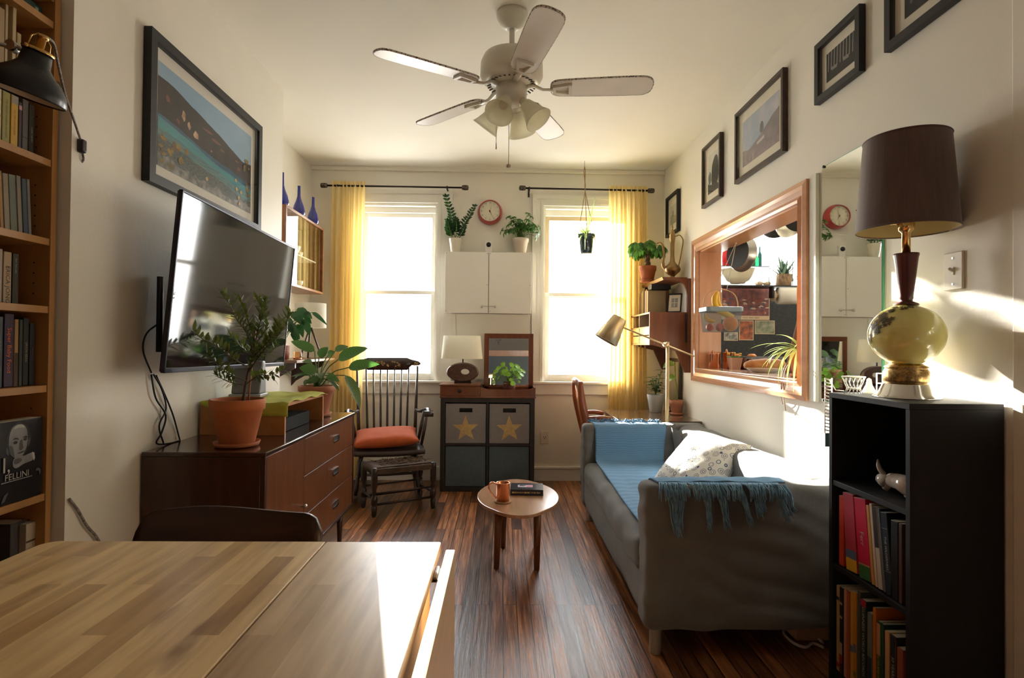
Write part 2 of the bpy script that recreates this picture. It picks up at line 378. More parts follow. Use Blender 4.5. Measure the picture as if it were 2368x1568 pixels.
# baseboards, cornice line, near door trim
mb=MB(); mb.box(XL,XR,YB-.018,YB,0,.105); mb.box(XL,XR,YB-.024,YB,.105,.125,.004); struct('baseboard_back',mb,trimm)
mb=MB(); mb.box(XR-.018,XR,1.7,YB-.02,0,.12); struct('baseboard_right',mb,trimm)
mb=MB(); mb.box(XL,XR,YB-.03,YB,2.755,ZC,.006); struct('trim_1',mb,ceilm)
mb=MB(); mb.box(XR-.012,XR,1.50,1.568,0,2.7,.004); mb.box(XR-.022,XR,1.44,1.50,0,2.7,.006); struct('trim_2',mb,wallm)
# sash windows
def window(n,X,x0,x1,z0,z1,cw,label,brown=False):
    w=MB(); c=trimm
    # casing: stepped boards round the opening
    for (o,i,th) in ((cw*.985,.0005,.018),(cw,cw*.62,.03),(cw*.22,0,.026)):
        w.box(x0-o,x0-i,YB-th,YB,z0+.0005,z1+i); w.box(x1+i,x1+o,YB-th,YB,z0+.0005,z1+i); w.box(x0-o,x1+o,YB-th,YB,z1+i,z1+o)
    win=struct('window_%d'%n,w,c); win['label']=label
    s=MB(); s.box(x0-cw-.03,x1+cw+.03,YB-.055,YB+.06,z0-.022,z0,.005); s.box(x0-cw,x1+cw,YB-.02,YB,z0-.115,z0-.022); struct('window_sill',s,c,win)
    s=MB(); s.box(x0,x0+.022,YB,YB+.19,z0,z1); s.box(x1-.022,x1,YB,YB+.19,z0,z1); s.box(x0+.022,x1-.022,YB,YB+.19,z1-.022,z1)
    s.box(x0+.022,x1-.022,YB+.06,YB+.19,z1-.07,z1-.022); struct('window_jamb',s,c,win)
    zm=(z0+z1)/2-.005; gt=z1-.105
    for k,(a,b,y,tr,br) in enumerate(((zm-.02,gt+.045,YB+.10,.045,.032),(z0,zm+.02,YB+.065,.032,.06))):
        f=MB(); st=.042
        f.box(x0+.022,x0+.022+st,y,y+.03,a,b,.003); f.box(x1-.022-st,x1-.022,y,y+.03,a,b,.003)
        f.box(x0+.022+st,x1-.022-st,y+.001,y+.029,b-tr,b,.002); f.box(x0+.022+st,x1-.022-st,y+.001,y+.029,a,a+br,.002)
        sash=struct('window_sash',f,(M('worn_tan_sash',(.55,.44,.28),.5) if brown and k==0 else c),win)
        g=MB(); g.box(x0+.05,x1-.05,y+.013,y+.017,a+.02,b-.02); struct('pane',g,glass,sash)
    return win
window(1,-.93,*W1,.13,'white sash window beside the rocking chair with a yellow curtain at its edge')
window(2,.7,*W2,.098,'white sash window behind the hanging plant and the brass lamp',True)
# kitchen window behind the shelves
w=MB(); x0,x1,z0,z1=W3
for a,b,c,d in ((x0,x0+.05,z0,z1),(x1-.05,x1,z0,z1),(x0,x1,z0,z0+.05),(x0,x1,z1-.05,z1)): w.box(a,b,YB+.05,YB+.1,c,d,.004)
w3=struct('window_3',w,trimm); g=MB(); g.box(x0+.04,x1-.04,YB+.07,YB+.074,z0+.04,z1-.04); struct('pane',g,glass,w3)
# pass-through casing in stained pine, with reveal boards
y0,y1,z0,z1=PT
mb=MB(); X=XR; cw=.092
def casing_profile(mb,a,b,c,d,cw,x):
    """mitred moulding ring round the opening a..b (Y), c..d (Z), stepping out from the wall plane x"""
    steps=[(0,0),(0,.022),(.012,.030),(.03,.020),(.055,.024),(.068,.036),(cw,.030),(cw,0)]
    rings=[]
    for (o,t) in steps:
        rings.append([mb.v((x-t,yy,zz)) for (yy,zz) in ((a-o,c-o),(b+o,c-o),(b+o,d+o),(a-o,d+o))])
    for r0,r1 in zip(rings,rings[1:]):
        mb.bridge(r0,r1,False)
casing_profile(mb,y0,y1,z0,z1,cw,X)
pt=struct('trim_3',mb,orangetrimy); pt['label']='stained pine casing of the opening through to the kitchen'
mb=MB(); mb.box(XR-.001,XR+.161,y1-.006,y1+.001,z0,z1); mb.box(XR-.001,XR+.161,y0-.001,y0+.006,z0,z1); struct('reveal_board',mb,orangetrim,pt)
mb=MB(); mb.box(XR,XR+.16,y0,y1,z1-.006,z1+.002); struct('reveal_board',mb,M('golden_pine_soffit',(.62,.27,.08),.3,c2=(.70,.33,.11),scale=20,stretch=(1,.15,1),coat=.4),pt)
mb=MB(); mb.box(XR-.03,XR+.17,y0,y1,z0-.002,z0+.006,.003); struct('reveal_sill',mb,M('worn_pine_sill',(.50,.30,.20),.22,c2=(.58,.38,.27),scale=20,stretch=(1,.15,1),coat=.5),pt)
# pale edge board between opening and mirror
mb=MB(); mb.box(XR-.018,XR,2.555,2.617,.955,2.01,.003); struct('trim_4',mb,wallm)
# blackboard-dark wall panel of the kitchen below its window
mb=MB(); mb.box(XR+.16,3.4,YB-.012,YB,.9,1.70); struct('trim_5',mb,M('slate_black_tile',(.006,.008,.011),.5,c2=(.022,.027,.033),scale=60,bump=.3,bscale=90,lo=.45,hi=.8))
# ---------------------------------------------------------------- framed pictures
def framed(name,label,X,sgn,y0,y1,z0,z1,bw,fm,matm,mw,draw,depth=.028,cat='picture',group=None,gl=True):
    """sgn: direction the face looks along X. bw frame width, mw mat width (sides, below)"""
    t=thing(name,label,cat,(X,(y0+y1)/2,z0),0,group)
    mb=MB(); x1=X+sgn*depth
    def bar(a,b,c,d):
        # mitred bar from outer (a,b) to inner (c,d) in YZ
        o0,o1,i1,i0=a,b,c,d
        vs=[]
        for (yy,zz) in (o0,o1,i1,i0):
            vs.append((mb.v((X+sgn*.001,yy,zz)),mb.v((x1,yy,zz))))
        mb.face([v[1] for v in vs]); mb.face([v[0] for v in vs][::-1])
        for k in range(4): mb.face([vs[k][0],vs[(k+1)%4][0],vs[(k+1)%4][1],vs[k][1]])
    O=[(y0,z0),(y1,z0),(y1,z1),(y0,z1)]; I=[(y0+bw,z0+bw),(y1-bw,z0+bw),(y1-bw,z1-bw),(y0+bw,z1-bw)]
    for k in range(4): bar(O[k],O[(k+1)%4],I[(k+1)%4],I[k])
    put('frame',mb,fm,t)
    mb=MB(); mb.box(min(X+sgn*.002,X+sgn*.006),max(X+sgn*.002,X+sgn*.006),y0+bw*.8,y1-bw*.8,z0+bw*.8,z1-bw*.8); put('mat_board',mb,matm,t)
    a0,a1,c0,c1=y0+bw+mw[0],y1-bw-mw[0],z0+bw+mw[1],z1-bw-mw[1]
    mb=MB(); mats=[]; st=[0]
    def uv(u,v,l=0):
        yy=(a1-(a1-a0)*u) if sgn<0 else (a0+(a1-a0)*u)
        return V((X+sgn*(.007+.00006*l),yy,c0+(c1-c0)*v))
    def P_(pts,m):
        if m not in mats: mats.append(m)
        mb.mi=mats.index(m); st[0]+=1
        mb.poly([uv(u,v,st[0]) for (u,v) in (chaikin(pts) if 6<=len(pts)<=14 else pts)])
    draw(P_); put('print',mb,mats,t)
    if gl: mb=MB(); a,b=sorted((X+sgn*(depth-.008),X+sgn*(depth-.006))); mb.box(a,b,y0+bw*.7,y1-bw*.7,z0+bw*.7,z1-bw*.7); put('glass',mb,picglass,t)
    return t
def band(y0s,y1s,n=20,j=.01,seed=1):
    """closed polygon between two height lists over u 0..1"""
    r=random.Random(seed); f=lambda ys,u:ys[0] if len(ys)==1 else ys[min(int(u*(len(ys)-1)),len(ys)-2)]*(1-(u*(len(ys)-1))%1 if u<1 else 0)+ys[min(int(u*(len(ys)-1))+1,len(ys)-1)]*((u*(len(ys)-1))%1 if u<1 else 1)
    a=[(i/n,f(y0s,i/n)+(r.uniform(-j,j) if y0s[0]>0.001 else 0)) for i in range(n+1)]; b=[(i/n,f(y1s,i/n)+(r.uniform(-j,j) if y1s[0]<.999 else 0)) for i in range(n,-1,-1)]
    return a+b
R4=[(0,0),(1,0),(1,1),(0,1)]
def blob(cx,cy,rx,ry,n=10,j=.2,seed=0):
    r=random.Random(seed); return [(cx+rx*math.cos(2*PI*i/n)*r.uniform(1-j,1),cy+ry*math.sin(2*PI*i/n)*r.uniform(1-j,1)) for i in range(n)]
def draw_lake(p):
    p(R4,M('print_sky',(.22,.38,.55),.35,c2=(.30,.44,.58),scale=3))
    p(band([0],[.86,.86,.80,.76,.72,.66,.60,.62],24,.006,2),M('print_hill',(.010,.007,.006),.5,c2=(.032,.016,.010),scale=16))
    for k,(a,b,rx,ry,c) in enumerate(((.08,.70,.02,.05,0),(.22,.64,.025,.07,1),(.27,.58,.02,.05,1),(.34,.53,.035,.06,1),(.17,.55,.02,.03,0),(.46,.66,.07,.02,0),(.55,.61,.08,.02,0),(.62,.56,.04,.02,0),(.5,.47,.015,.02,1),(.83,.47,.03,.04,0),(.80,.55,.04,.02,0))):
        p(blob(a,b,rx,ry,9,.5,k),M('print_cliff_lit',(.55,.36,.22),.5,c2=(.25,.12,.07),scale=30) if c else M('print_cliff_red',(.16,.05,.03),.5))
    p(band([0],[.50,.49,.45,.42,.40,.40,.37,.35],24,.004,3),M('print_water_blue',(.015,.07,.14),.35,c2=(.02,.12,.20),scale=8))
    p(band([0],[.47,.45,.42,.385,.35,.34,.32,.30],24,.004,4),M('print_water_teal',(.04,.22,.27),.35,c2=(.06,.29,.33),scale=9,stretch=(1,.3,3)))
    p(band([0],[.37,.36,.33,.31,.29,.25,.23,.2],24,.008,5),M('print_shallows',(.05,.15,.17),.4,c2=(.13,.24,.22),scale=70,stretch=(1,.15,2)))
    p(band([0],[.30,.27,.24,.22,.20,.17,.13,.14],24,.012,6),M('print_lake_bed',(.02,.04,.045),.4,c2=(.12,.13,.11),scale=140,stretch=(1,.4,1.5)))
    p(band([0],[.15,.12,.08,.07,.10,.06,.12,.09],30,.03,7),M('print_haze_grass',(.30,.29,.26),.4,c2=(.08,.08,.06),scale=30))
    for k in range(26):
        u=R.choice((R.uniform(.02,.3),R.uniform(.88,.99))); v=R.uniform(.04,.30) if u<.5 else R.uniform(.05,.66)
        p(blob(u,v,R.uniform(.015,.045),R.uniform(.02,.06),9,.6,k),M('print_yellow_scrub',(.34,.20,.025),.5,c2=(.16,.10,.02),scale=40) if k%3 else M('print_ochre_scrub',(.14,.085,.02),.5))
    for k,(u,v) in enumerate(((.45,.13),(.79,.31),(.80,.21),(.83,.12),(.86,.20),(.84,.05))): p(blob(u,v,.016,.026,8,.2,k),M('print_seed_head',(.5,.33,.12),.5))
def draw_lot(p):
    p(R4,M('print_bw_pale',(.50,.49,.43),.5,c2=(.36,.35,.31),scale=9))
    p(band([.42,.40,.36,.40],[1],12,.02,9),M('print_bw_dark',(.05,.05,.045),.5,c2=(.16,.16,.14),scale=25,stretch=(1,1,.2)))
    for k in range(9): u=.06+k*.11; p([(u,.35),(u+.02,.35),(u+.035,1),(u+.015,1)],M('print_bw_trunk',(.45,.44,.39),.5))
    for u in (.2,.62): p([(u,.3),(u+.2,.28),(u+.2,.40),(u,.42)],M('print_bw_bench',(.25,.24,.21),.5)); p([(u,.24),(u+.2,.22),(u+.2,.24),(u,.26)],M('print_bw_dark',(0,0,0)))
def draw_tower(p):
    p(R4,M('print_cloud_sky',(.33,.42,.55),.4,c2=(.55,.54,.60),scale=7))
    p(band([0],[.34,.30,.38,.46,.62,.70],16,.01,4),M('print_mauve_cliff',(.20,.18,.19),.5,c2=(.30,.27,.28),scale=12))
    p([(.5,.45),(.6,.45),(.6,.62),(.57,.68),(.53,.68),(.5,.62)],M('print_tower',(.13,.12,.13),.5)); 
    p(band([0],[.22,.22,.24,.3],12,.01,6),M('print_mauve_field',(.32,.26,.28),.5,c2=(.22,.17,.19),scale=30)); p([(.42,.26),(.62,.30),(.62,.36),(.42,.32)],M('print_white_boat',(.6,.56,.58),.5))
    p([(.3,0),(.32,0),(.32,.16),(.3,.14)],M('print_tan_post',(.5,.42,.25),.5))
def draw_house(p):
    p(R4,M('print_bw_sky',(.62,.60,.52),.5))
    p([(.35,.1),(1,.1),(1,.80),(.72,.92),(.45,.76),(.35,.6)],M('print_bw_house',(.22,.22,.20),.5,c2=(.32,.31,.29),scale=20)); p(blob(.2,.4,.18,.2,12,.4,3),M('print_bw_tree',(.12,.12,.11),.5))
    p(band([0],[.28,.2,.24,.14],10,.02,3),M('print_bw_dark',(0,0,0))); p([(.5,.62),(.6,.62),(.6,.74),(.5,.74)],M('print_bw_pale',(0,0,0))); p([(.5,.4),(.6,.4),(.6,.52),(.5,.52)],M('print_bw_pale',(0,0,0)))
def draw_street(p):
    p(R4,M('print_bw_pale',(0,0,0))); p([(0,.25),(.35,.4),(.38,.9),(0,1)],M('print_bw_house',(0,0,0))); p([(.6,.3),(1,.2),(1,1),(.62,.8)],M('print_bw_dark',(0,0,0)))
    for k in range(7): p(blob(.2+k*.1,.15+.05*(k%3),.05,.05,8,.4,k),M('print_bw_tree',(0,0,0)))
def draw_sea(p):
    p(R4,M('print_soft_sky',(.45,.50,.48),.5,c2=(.55,.55,.48),scale=4)); p(band([0],[.45,.5,.42,.38],10,.01,2),M('print_soft_land',(.26,.27,.24),.5,c2=(.38,.36,.28),scale=14))
    p([(.4,.4),(.5,.4),(.5,.66),(.45,.74),(.4,.66)],M('print_bw_house',(0,0,0)))
XP=XR-.002
def onwall(tl,tr,br,bl,X=XP):
    a,b,c,d=[P(*q,X=X) for q in (tl,tr,br,bl)]
    return min((b.y+c.y)/2,(a.y+d.y)/2),max((b.y+c.y)/2,(a.y+d.y)/2),(c.z+d.z)/2,(a.z+b.z)/2
q=onwall((1545,462),(1573,436),(1574,533),(1547,550)); framed('picture_frame','small black framed soft landscape hung above the brass ewer',XP,-1,*q,.022,blackfr,whitemat,(.055,.07),draw_sea)
q=onwall((1631,347),(1673,305),(1674,455),(1631,482)); framed('picture_frame','upright brown framed photograph of an old house, nearest the wall shelf',XP,-1,*q,.018,brownfr,matbd,(.055,.06),draw_house)
q=onwall((1707,268),(1820,157),(1824,346),(1710,427)); framed('picture_frame','large brown framed colour photograph of a tower under clouds',XP,-1,*q,.02,brownfr,matbd,(.055,.06),draw_tower)
q=onwall((1894,111),(2000,9),(2004,163),(1899,242)); framed('picture_frame','black framed black and white photograph of two park benches among tree trunks',XP,-1,*q,.028,blackfr,matbd,(.035,.045),draw_lot)
q=onwall((2058,-170),(2420,-470),(2430,-140),(2064,110)); framed('picture_frame','black framed street photograph cut by the top edge of the photo',XP,-1,q[0]+.28,q[1],q[2]+0,q[2]+.5,.03,blackfr,matbd,(.05,.05),draw_street)
a=P(352,68,X=XLB+.03); b=P(607,290,X=XLB+.03); c=P(602,530,X=XLB+.03); d=P(342,435,X=XLB+.03)
framed('picture_frame','big black framed colour photograph of a turquoise lake below dark hills',XLB+.001,1,(a.y+d.y)/2,(b.y+c.y)/2,(c.z+d.z)/2+.005,(a.z+b.z)/2,.038,blackfr,whitemat,(.045,.05),draw_lake,depth=.032)
# ---------------------------------------------------------------- wall mirror
a=P(1900,387,X=XR-.01); b=P(2040,300,X=XR-.01); lo=P(1902,915,X=XR-.01)
t=thing('wall_mirror','tall frameless mirror fixed to the wall behind the green glass lamp','mirror',(XR,(a.y+b.y)/2,lo.z-.02))
ym=P(2040,700,X=XR-.01).y
mb=MB(); mb.box(XR-.008,XR-.0005,ym,a.y,.965,a.z); put('mirror_backing',mb,M('glass_edge_green',(.10,.42,.32),.2),t)
mb=MB(); mb.box(XR-.010,XR-.0085,ym+.003,a.y-.003,.968,a.z-.003); put('mirror_glass',mb,M('mirror_silver',(.86,.90,.87),.015,1),t)
for (yy,zz) in ((a.y-.02,a.z-.004),(ym+.03,a.z-.004),(a.y-.02,.969)):
    mb=MB(); mb.rbox((XR-.013,yy,zz),(.006,.009,.012),.001); put('clip',mb,M('dark_clip',(.05,.04,.035),.4),t)
# light switch
s=P(2206,627,X=XR-.004); t=thing('light_switch','white toggle light switch plate on the wall beside the lamp shade','light switch',(XR,s.y,s.z-.06))
mb=MB(); mb.rbox((XR-.004,s.y,s.z),(.008,.076,.122),.003); put('switch_plate',mb,M('ivory_plastic',(.72,.68,.58),.35),t)
mb=MB(); mb.rbox((XR-.009,s.y,s.z),(.004,.012,.026)); mb.rbox((XR-.015,s.y,s.z+.004),(.016,.008,.010),.002,Matrix.Rotation(.5,3,'Y')); put('toggle',mb,M('ivory_plastic'),t)
mb=MB()
for dz in (-.042,.042): mb.cyl((XR-.0095,s.y,s.z+dz),(XR-.008,s.y,s.z+dz),.0035,n=10)
put('screws',mb,steel,t)
# outlet below the right window
s=P(1259,1012,Y=YB-.004); t=thing('wall_outlet','white wall outlet low on the back wall beside the grey cube shelf','outlet',(s.x,YB,s.z-.06))
mb=MB(); mb.rbox((s.x,YB-.004,s.z),(.072,.008,.115),.003); put('outlet_plate',mb,M('ivory_plastic'),t)
mb=MB()
for dx,dz in ((-.008,.006),(.008,.006),(0,-.008)): mb.rbox((s.x+dx,YB-.009,s.z+dz),(.006,.003,.008))
put('socket_holes',mb,blackp,t)
# ---------------------------------------------------------------- white wall cupboard, clock, camera
s=P(1030,582,Y=4.87); e=P(1228,725,Y=4.87); cx0,cx1,cz0,cz1=s.x,e.x,e.z,s.z
t=thing('wall_cupboard','shallow white two door cupboard fixed between the two windows','cupboard',((cx0+cx1)/2,YB,cz0))
mb=MB(); mb.box(cx0+.006,cx1-.006,4.885,YB,cz0+.004,cz1-.003); put('body',mb,trimm,t)
mid=P(1130,650,Y=4.87).x
for a,b,k in ((cx0,mid-.003,1),(mid+.003,cx1,-1)):
    mb=MB(); mb.box(a,b,4.868,4.884,cz0,cz1,.002); dr=put('door',mb,M('cupboard_door_white',(.88,.86,.80),.4,c2=(.86,.84,.78),scale=4),t)
    mb=MB(); hx=(mid-.056) if k==1 else (mid+.058)
    mb.cyl((hx,4.868,cz0+.055),(hx,4.845,cz0+.055),.006,n=10); mb.lathe((hx,4.852,cz0+.055),[(.003,-.006),(.011,-.003),(.012,.003),(.008,.010),(.002,.012)],14,axis=(0,-1,0)); put('knob',mb,steel,dr)
    mb=MB()
    for xx,zz in ((a+.012,cz1-.012),(a+.012,cz0+.016),(b-.01,cz1-.012),(b-.012,(cz0+cz1)/2-.02)): mb.cyl((xx,4.8665,zz),(xx,4.869,zz),.003,n=8)
    put('screws',mb,M('dark_clip'),dr)
mb=MB(); mb.tube([(mid-.056,4.847,cz0+.055),(mid+.058,4.847,cz0+.055)],.003,8); mb.tube([(mid-.056,4.845,cz0+.062),(mid+.058,4.845,cz0+.062)],.0015,6); put('latch_wire',mb,steel,t)
mb=MB(); mb.box(cx0,cx1,YB-.022,YB,.90,cz0); mb.box(cx0-.002,cx0+.004,YB-.026,YB,.9,cz0); mb.box(cx1-.004,cx1+.002,YB-.026,YB,.9,cz0); struct('trim_6',mb,wallm)
w=P(1054,727,Y=YB-.03); mb=MB(); mb.tube(bez([(w.x,YB-.026,w.z),(w.x+.002,YB-.026,w.z-.1),(w.x+.008,YB-.026,w.z-.2),(w.x+.01,YB-.026,w.z-.32)],5),.003,6); put('lamp_cord',mb,ctn,label='thin pale cord running down the wall behind the drum lamp',cat='cord')
# clock
s=P(1133,491,Y=YB-.03); t=thing('wall_clock','round red wall clock with a cream dial showing five o clock','clock',(s.x,YB,s.z-.11))
r=.113; clr=M('red_enamel',(.42,.03,.035),.25,coat=.5)
mb=MB(); mb.lathe((s.x,YB,s.z),[(r*.97,0),(r,.02),(r*.97,.05),(r*.86,.082),(r*.83,.088),(r*.81,.086),(r*.8,.075)],56,axis=(0,-1,0),cap1=False); put('rim',mb,clr,t)
fy=YB-.07
mb=MB(); mb.lathe((s.x,YB,s.z),[(r*.815,.060),(r*.815,.070)],48,axis=(0,-1,0),smooth=False)
mb.mi=1
for k in range(1,13):
    a=PI/2-k*PI/6; mb.text(str(k),.021,(s.x+.075*math.cos(a),fy-.0012,s.z+.075*math.sin(a)),(1,0,0),(0,0,1))
    mb.rbox((s.x+.057*math.cos(a),fy-.001,s.z+.057*math.sin(a)),(.003,.001,.003))
put('dial',mb,[M('clock_dial',(.74,.70,.55),.4),M('clock_ink',(.10,.10,.08),.5)],t)
for nm,a,L,w_ in (('minute_hand',PI/2-.27,.068,.0035),('hour_hand',PI/2-5.07*PI/6,.052,.006)):
    mb=MB(); d=V((math.cos(a),0,math.sin(a))); n_=V((-d.z,0,d.x)); c0=V((s.x,fy-.004,s.z))
    mb.prism([c0-d*.012+n_*w_*.5,c0+d*L,c0-d*.012-n_*w_*.5],(0,-.0012,0)); mb.cyl(c0,c0+V((0,-.003,0)),.006,n=12); put(nm,mb,clr,t)
mb=MB(); mb.lathe((s.x,YB,s.z),[(r*.81,.082),(r*.6,.090),(r*.3,.094),(.001,.095)],40,axis=(0,-1,0),cap0=False); put('glass',mb,glass,t)
# little camera
s=P(1130,580,Y=4.95); t=thing('security_camera','small white block camera with a round black lens standing on the cupboard','camera',(s.x,4.95,cz1))
mb=MB(); mb.rbox((s.x,4.95,cz1+.056),(.056,.04,.108),.006); put('body',mb,whitep,t)
mb=MB(); mb.lathe((s.x,4.93,cz1+.076),[(.021,0),(.021,.006),(.015,.010),(.001,.012)],24,axis=(0,-1,0)); put('lens',mb,M('black_gloss',(.01,.01,.015),.08),t)
# ---------------------------------------------------------------- curtains and rods
curt=translucent('yellow_curtain',(.93,.80,.50),(.98,.80,.34),.5)
def curtain(x0,x1,ztop,zbot,y,folds,label,seed):
    t=thing('curtain',label,'curtain',((x0+x1)/2,y,zbot),0,'yellow curtains')
    r=random.Random(seed); ph=[r.uniform(-.5,.5) for _ in range(20)]
    def fn(u,v):
        z=ztop+(zbot-ztop)*v
        a=folds*2*PI*u+.8*math.sin(3*u*PI+seed)+.3*nz((u*3,v*1.2,seed))
        amp=.010+.016*min(1,v*2.2)
        xx=x0+(x1-x0)*(u+.010*math.sin(a*.5+v*2))
        pinch=.0
        return (xx+.006*math.sin(a)+.02*nz((u*2,v*1.5,seed),1,3)*v, y+amp*math.sin(a)+.006*math.sin(2.3*a+v)-.01*v, z)
    mb=MB(); mb.grid(fn,folds*12,40); put('fabric',mb,curt,t)
    return t
def rod(x0,x1,z0,z1,label,br):
    y=YB-.10
    t=thing('curtain_rod',label,'curtain rod',((x0+x1)/2,y,z0)); g=blackfr
    mb=MB(); mb.tube([(x0,y,z0),(x1,y,z1)],.008,10); put('pole',mb,M('dark_bronze',(.03,.022,.018),.4,.6),t)
    for xx,zz,sg in ((x0,z0,-1),(x1,z1,1)):
        mb=MB(); mb.lathe((xx,y,zz),[(.009,0),(.019,.003),(.021,.01),(.0225,.03),(.021,.05),(.019,.056),(.006,.06)],18,axis=(sg,0,0)); put('finial',mb,M('bronze_finial',(.06,.045,.035),.35,.5,c2=(.22,.19,.15),scale=120,lo=.5,hi=.6),t)
    for xx in br:
        zz=z0+(z1-z0)*(xx-x0)/(x1-x0)
        mb=MB(); mb.box(xx-.006,xx+.006,y-.004,YB-.002,zz-.016,zz-.009); mb.box(xx-.007,xx+.007,YB-.006,YB-.001,zz-.055,zz+.02); mb.cyl((xx-.006,y,zz),(xx+.006,y,zz),.013,n=14); put('bracket',mb,g,t)
a=P(757,429,Y=YB-.1); b=P(1068,434,Y=YB-.1); rod(a.x,b.x,a.z,b.z,'black curtain rod over the window by the rocking chair',(P(1034,434,Y=YB-.1).x,P(780,430,Y=YB-.1).x))
a=P(1216,435,Y=YB-.1); b=P(1498,441,Y=YB-.1); rod(a.x,b.x,a.z,b.z,'black curtain rod over the window behind the hanging plant',(P(1224,436,Y=YB-.1).x,P(1485,440,Y=YB-.1).x))
a=P(765,421,Y=YB-.1); b=P(846,421,Y=YB-.1); curtain(a.x,b.x,a.z+.01,.04,YB-.10,8,'long yellow curtain gathered behind the rocking chair',1)
a=P(1409,432,Y=YB-.1); b=P(1494,433,Y=YB-.1); curtain(a.x,b.x+.01,a.z+.01,.04,YB-.10,8,'long yellow curtain gathered behind the brass reading lamp',4)

mb=MB(); mb.box(-.13,-.01,YF+.001,YF+.02,1.33,1.36,.002); mb.box(-.085,-.055,YF+.001,YF+.02,1.22,1.33,.002); put('wall_ornament',mb,mahog,label='small T shaped wooden ornament that shows in the square vanity mirror',cat='ornament')
# ---------------------------------------------------------------- sofa
def soft_box(x0,x1,y0,y1,z0,z1,r,wr=.006,sc=5,seed=0,n=(10,10,8),skirt=0):
    """subdivided rounded box with cloth wrinkles"""
    mb=MB(); c=V(((x0+x1)/2,(y0+y1)/2,(z0+z1)/2)); h=V(((x1-x0)/2,(y1-y0)/2,(z1-z0)/2))
    def mapp(p):
        q=V([max(-h[i]+r,min(h[i]-r,p[i])) for i in range(3)]); d=p-q
        if d.length>1e-6: p=q+d.normalized()*r
        d=(d.normalized() if d.length>1e-6 else p.normalized())
        w=(nz(p+c,sc,seed)+.5*nz(V(((p+c).x*1,(p+c).y*1,(p+c).z*3)),sc*1.6,seed+3))*wr
        q_=p+c; rg_=1-abs(nz(V((q_.x*2.2+q_.z*1.2,q_.y*2,q_.z*4.5-q_.x*1.5)),1.5,seed+9))*2; w+=wr*(.45 if q_.y<2.6 else .12)*max(0,nz(q_,1.7,seed+5)+.25)*math.sin((q_.x*.8+q_.z*2.6+q_.y)*26+nz(q_,3,seed)*5)
        if skirt and p.z<-h.z*.55 : pass
        return c+p+d*w
    done={}
    def vert(p):
        k=(round(p.x,5),round(p.y,5),round(p.z,5))
        if k not in done: done[k]=mb.v(mapp(p))
        return done[k]
    for ax in range(3):
        u,w=[i for i in range(3) if i!=ax]; nu,nw=n[u],n[w]
        def sp(k,m,hh):   # denser near ends
            t=k/m; return hh*(-math.cos(PI*t)*.35+(2*t-1)*.65)
        for s in (-1,1):
            for i in range(nu):
                for j in range(nw):
                    q=[]
                    for (a,b) in ((i,j),(i+1,j),(i+1,j+1),(i,j+1)):
                        p=V((0,0,0)); p[ax]=s*h[ax]; p[u]=sp(a,nu,h[u]); p[w]=sp(b,nw,h[w]); q.append(vert(p))
                    mb.face(q,True)
    return mb
SX0,SX1,SY0,SY1=.56,1.425,2.17,3.99
sf=thing('sofa','low grey slipcovered two seat sofa against the kitchen wall','sofa',((SX0+SX1)/2,(SY0+SY1)/2,0))
mb=soft_box(SX0+.012,SX1,SY0+.06,SY1-.06,.115,.30,.02,.010,4,1,(10,26,5)); put('sofa_base',mb,sofam,sf)
for a,b,sd in ((SY0,SY0+.15,2),(SY1-.15,SY1,3)):
    mb=soft_box(SX0+.006,SX1,a,b,.10,.662,.032,.011,4.6,sd,(44,8,34)); ar=put('armrest',mb,sofam,sf)
mb=soft_box(SX1-.22,SX1,SY0+.05,SY1-.05,.12,.665,.075,.012,4,5,(6,30,14)); put('backrest',mb,sofam,sf)
mb=soft_box(SX0+.005,SX1-.15,SY0+.135,SY1-.135,.255,.415,.055,.016,5.5,6,(18,30,8)); put('seat_cushion',mb,sofam,sf)
mb=MB(); mb.grid(lambda u,v:(SX1-.22-.015-.05*math.sin(PI*u)*v,SY1-.17-.14*u+0*v,.41+.27*v-.03*u*v),6,6); put('cover_fold',mb,sofam,sf)
for yy in (SY0+.045,SY1-.11):
    for xx in (SX0+.055,SX1-.07):
        mb=MB(); mb.lathe((xx,yy,0),[(.021,0),(.023,.004),(.0235,.11),(.0235,.125)],24); put('leg',mb,M('satin_nickel',(.42,.41,.40),.38,.55),sf)
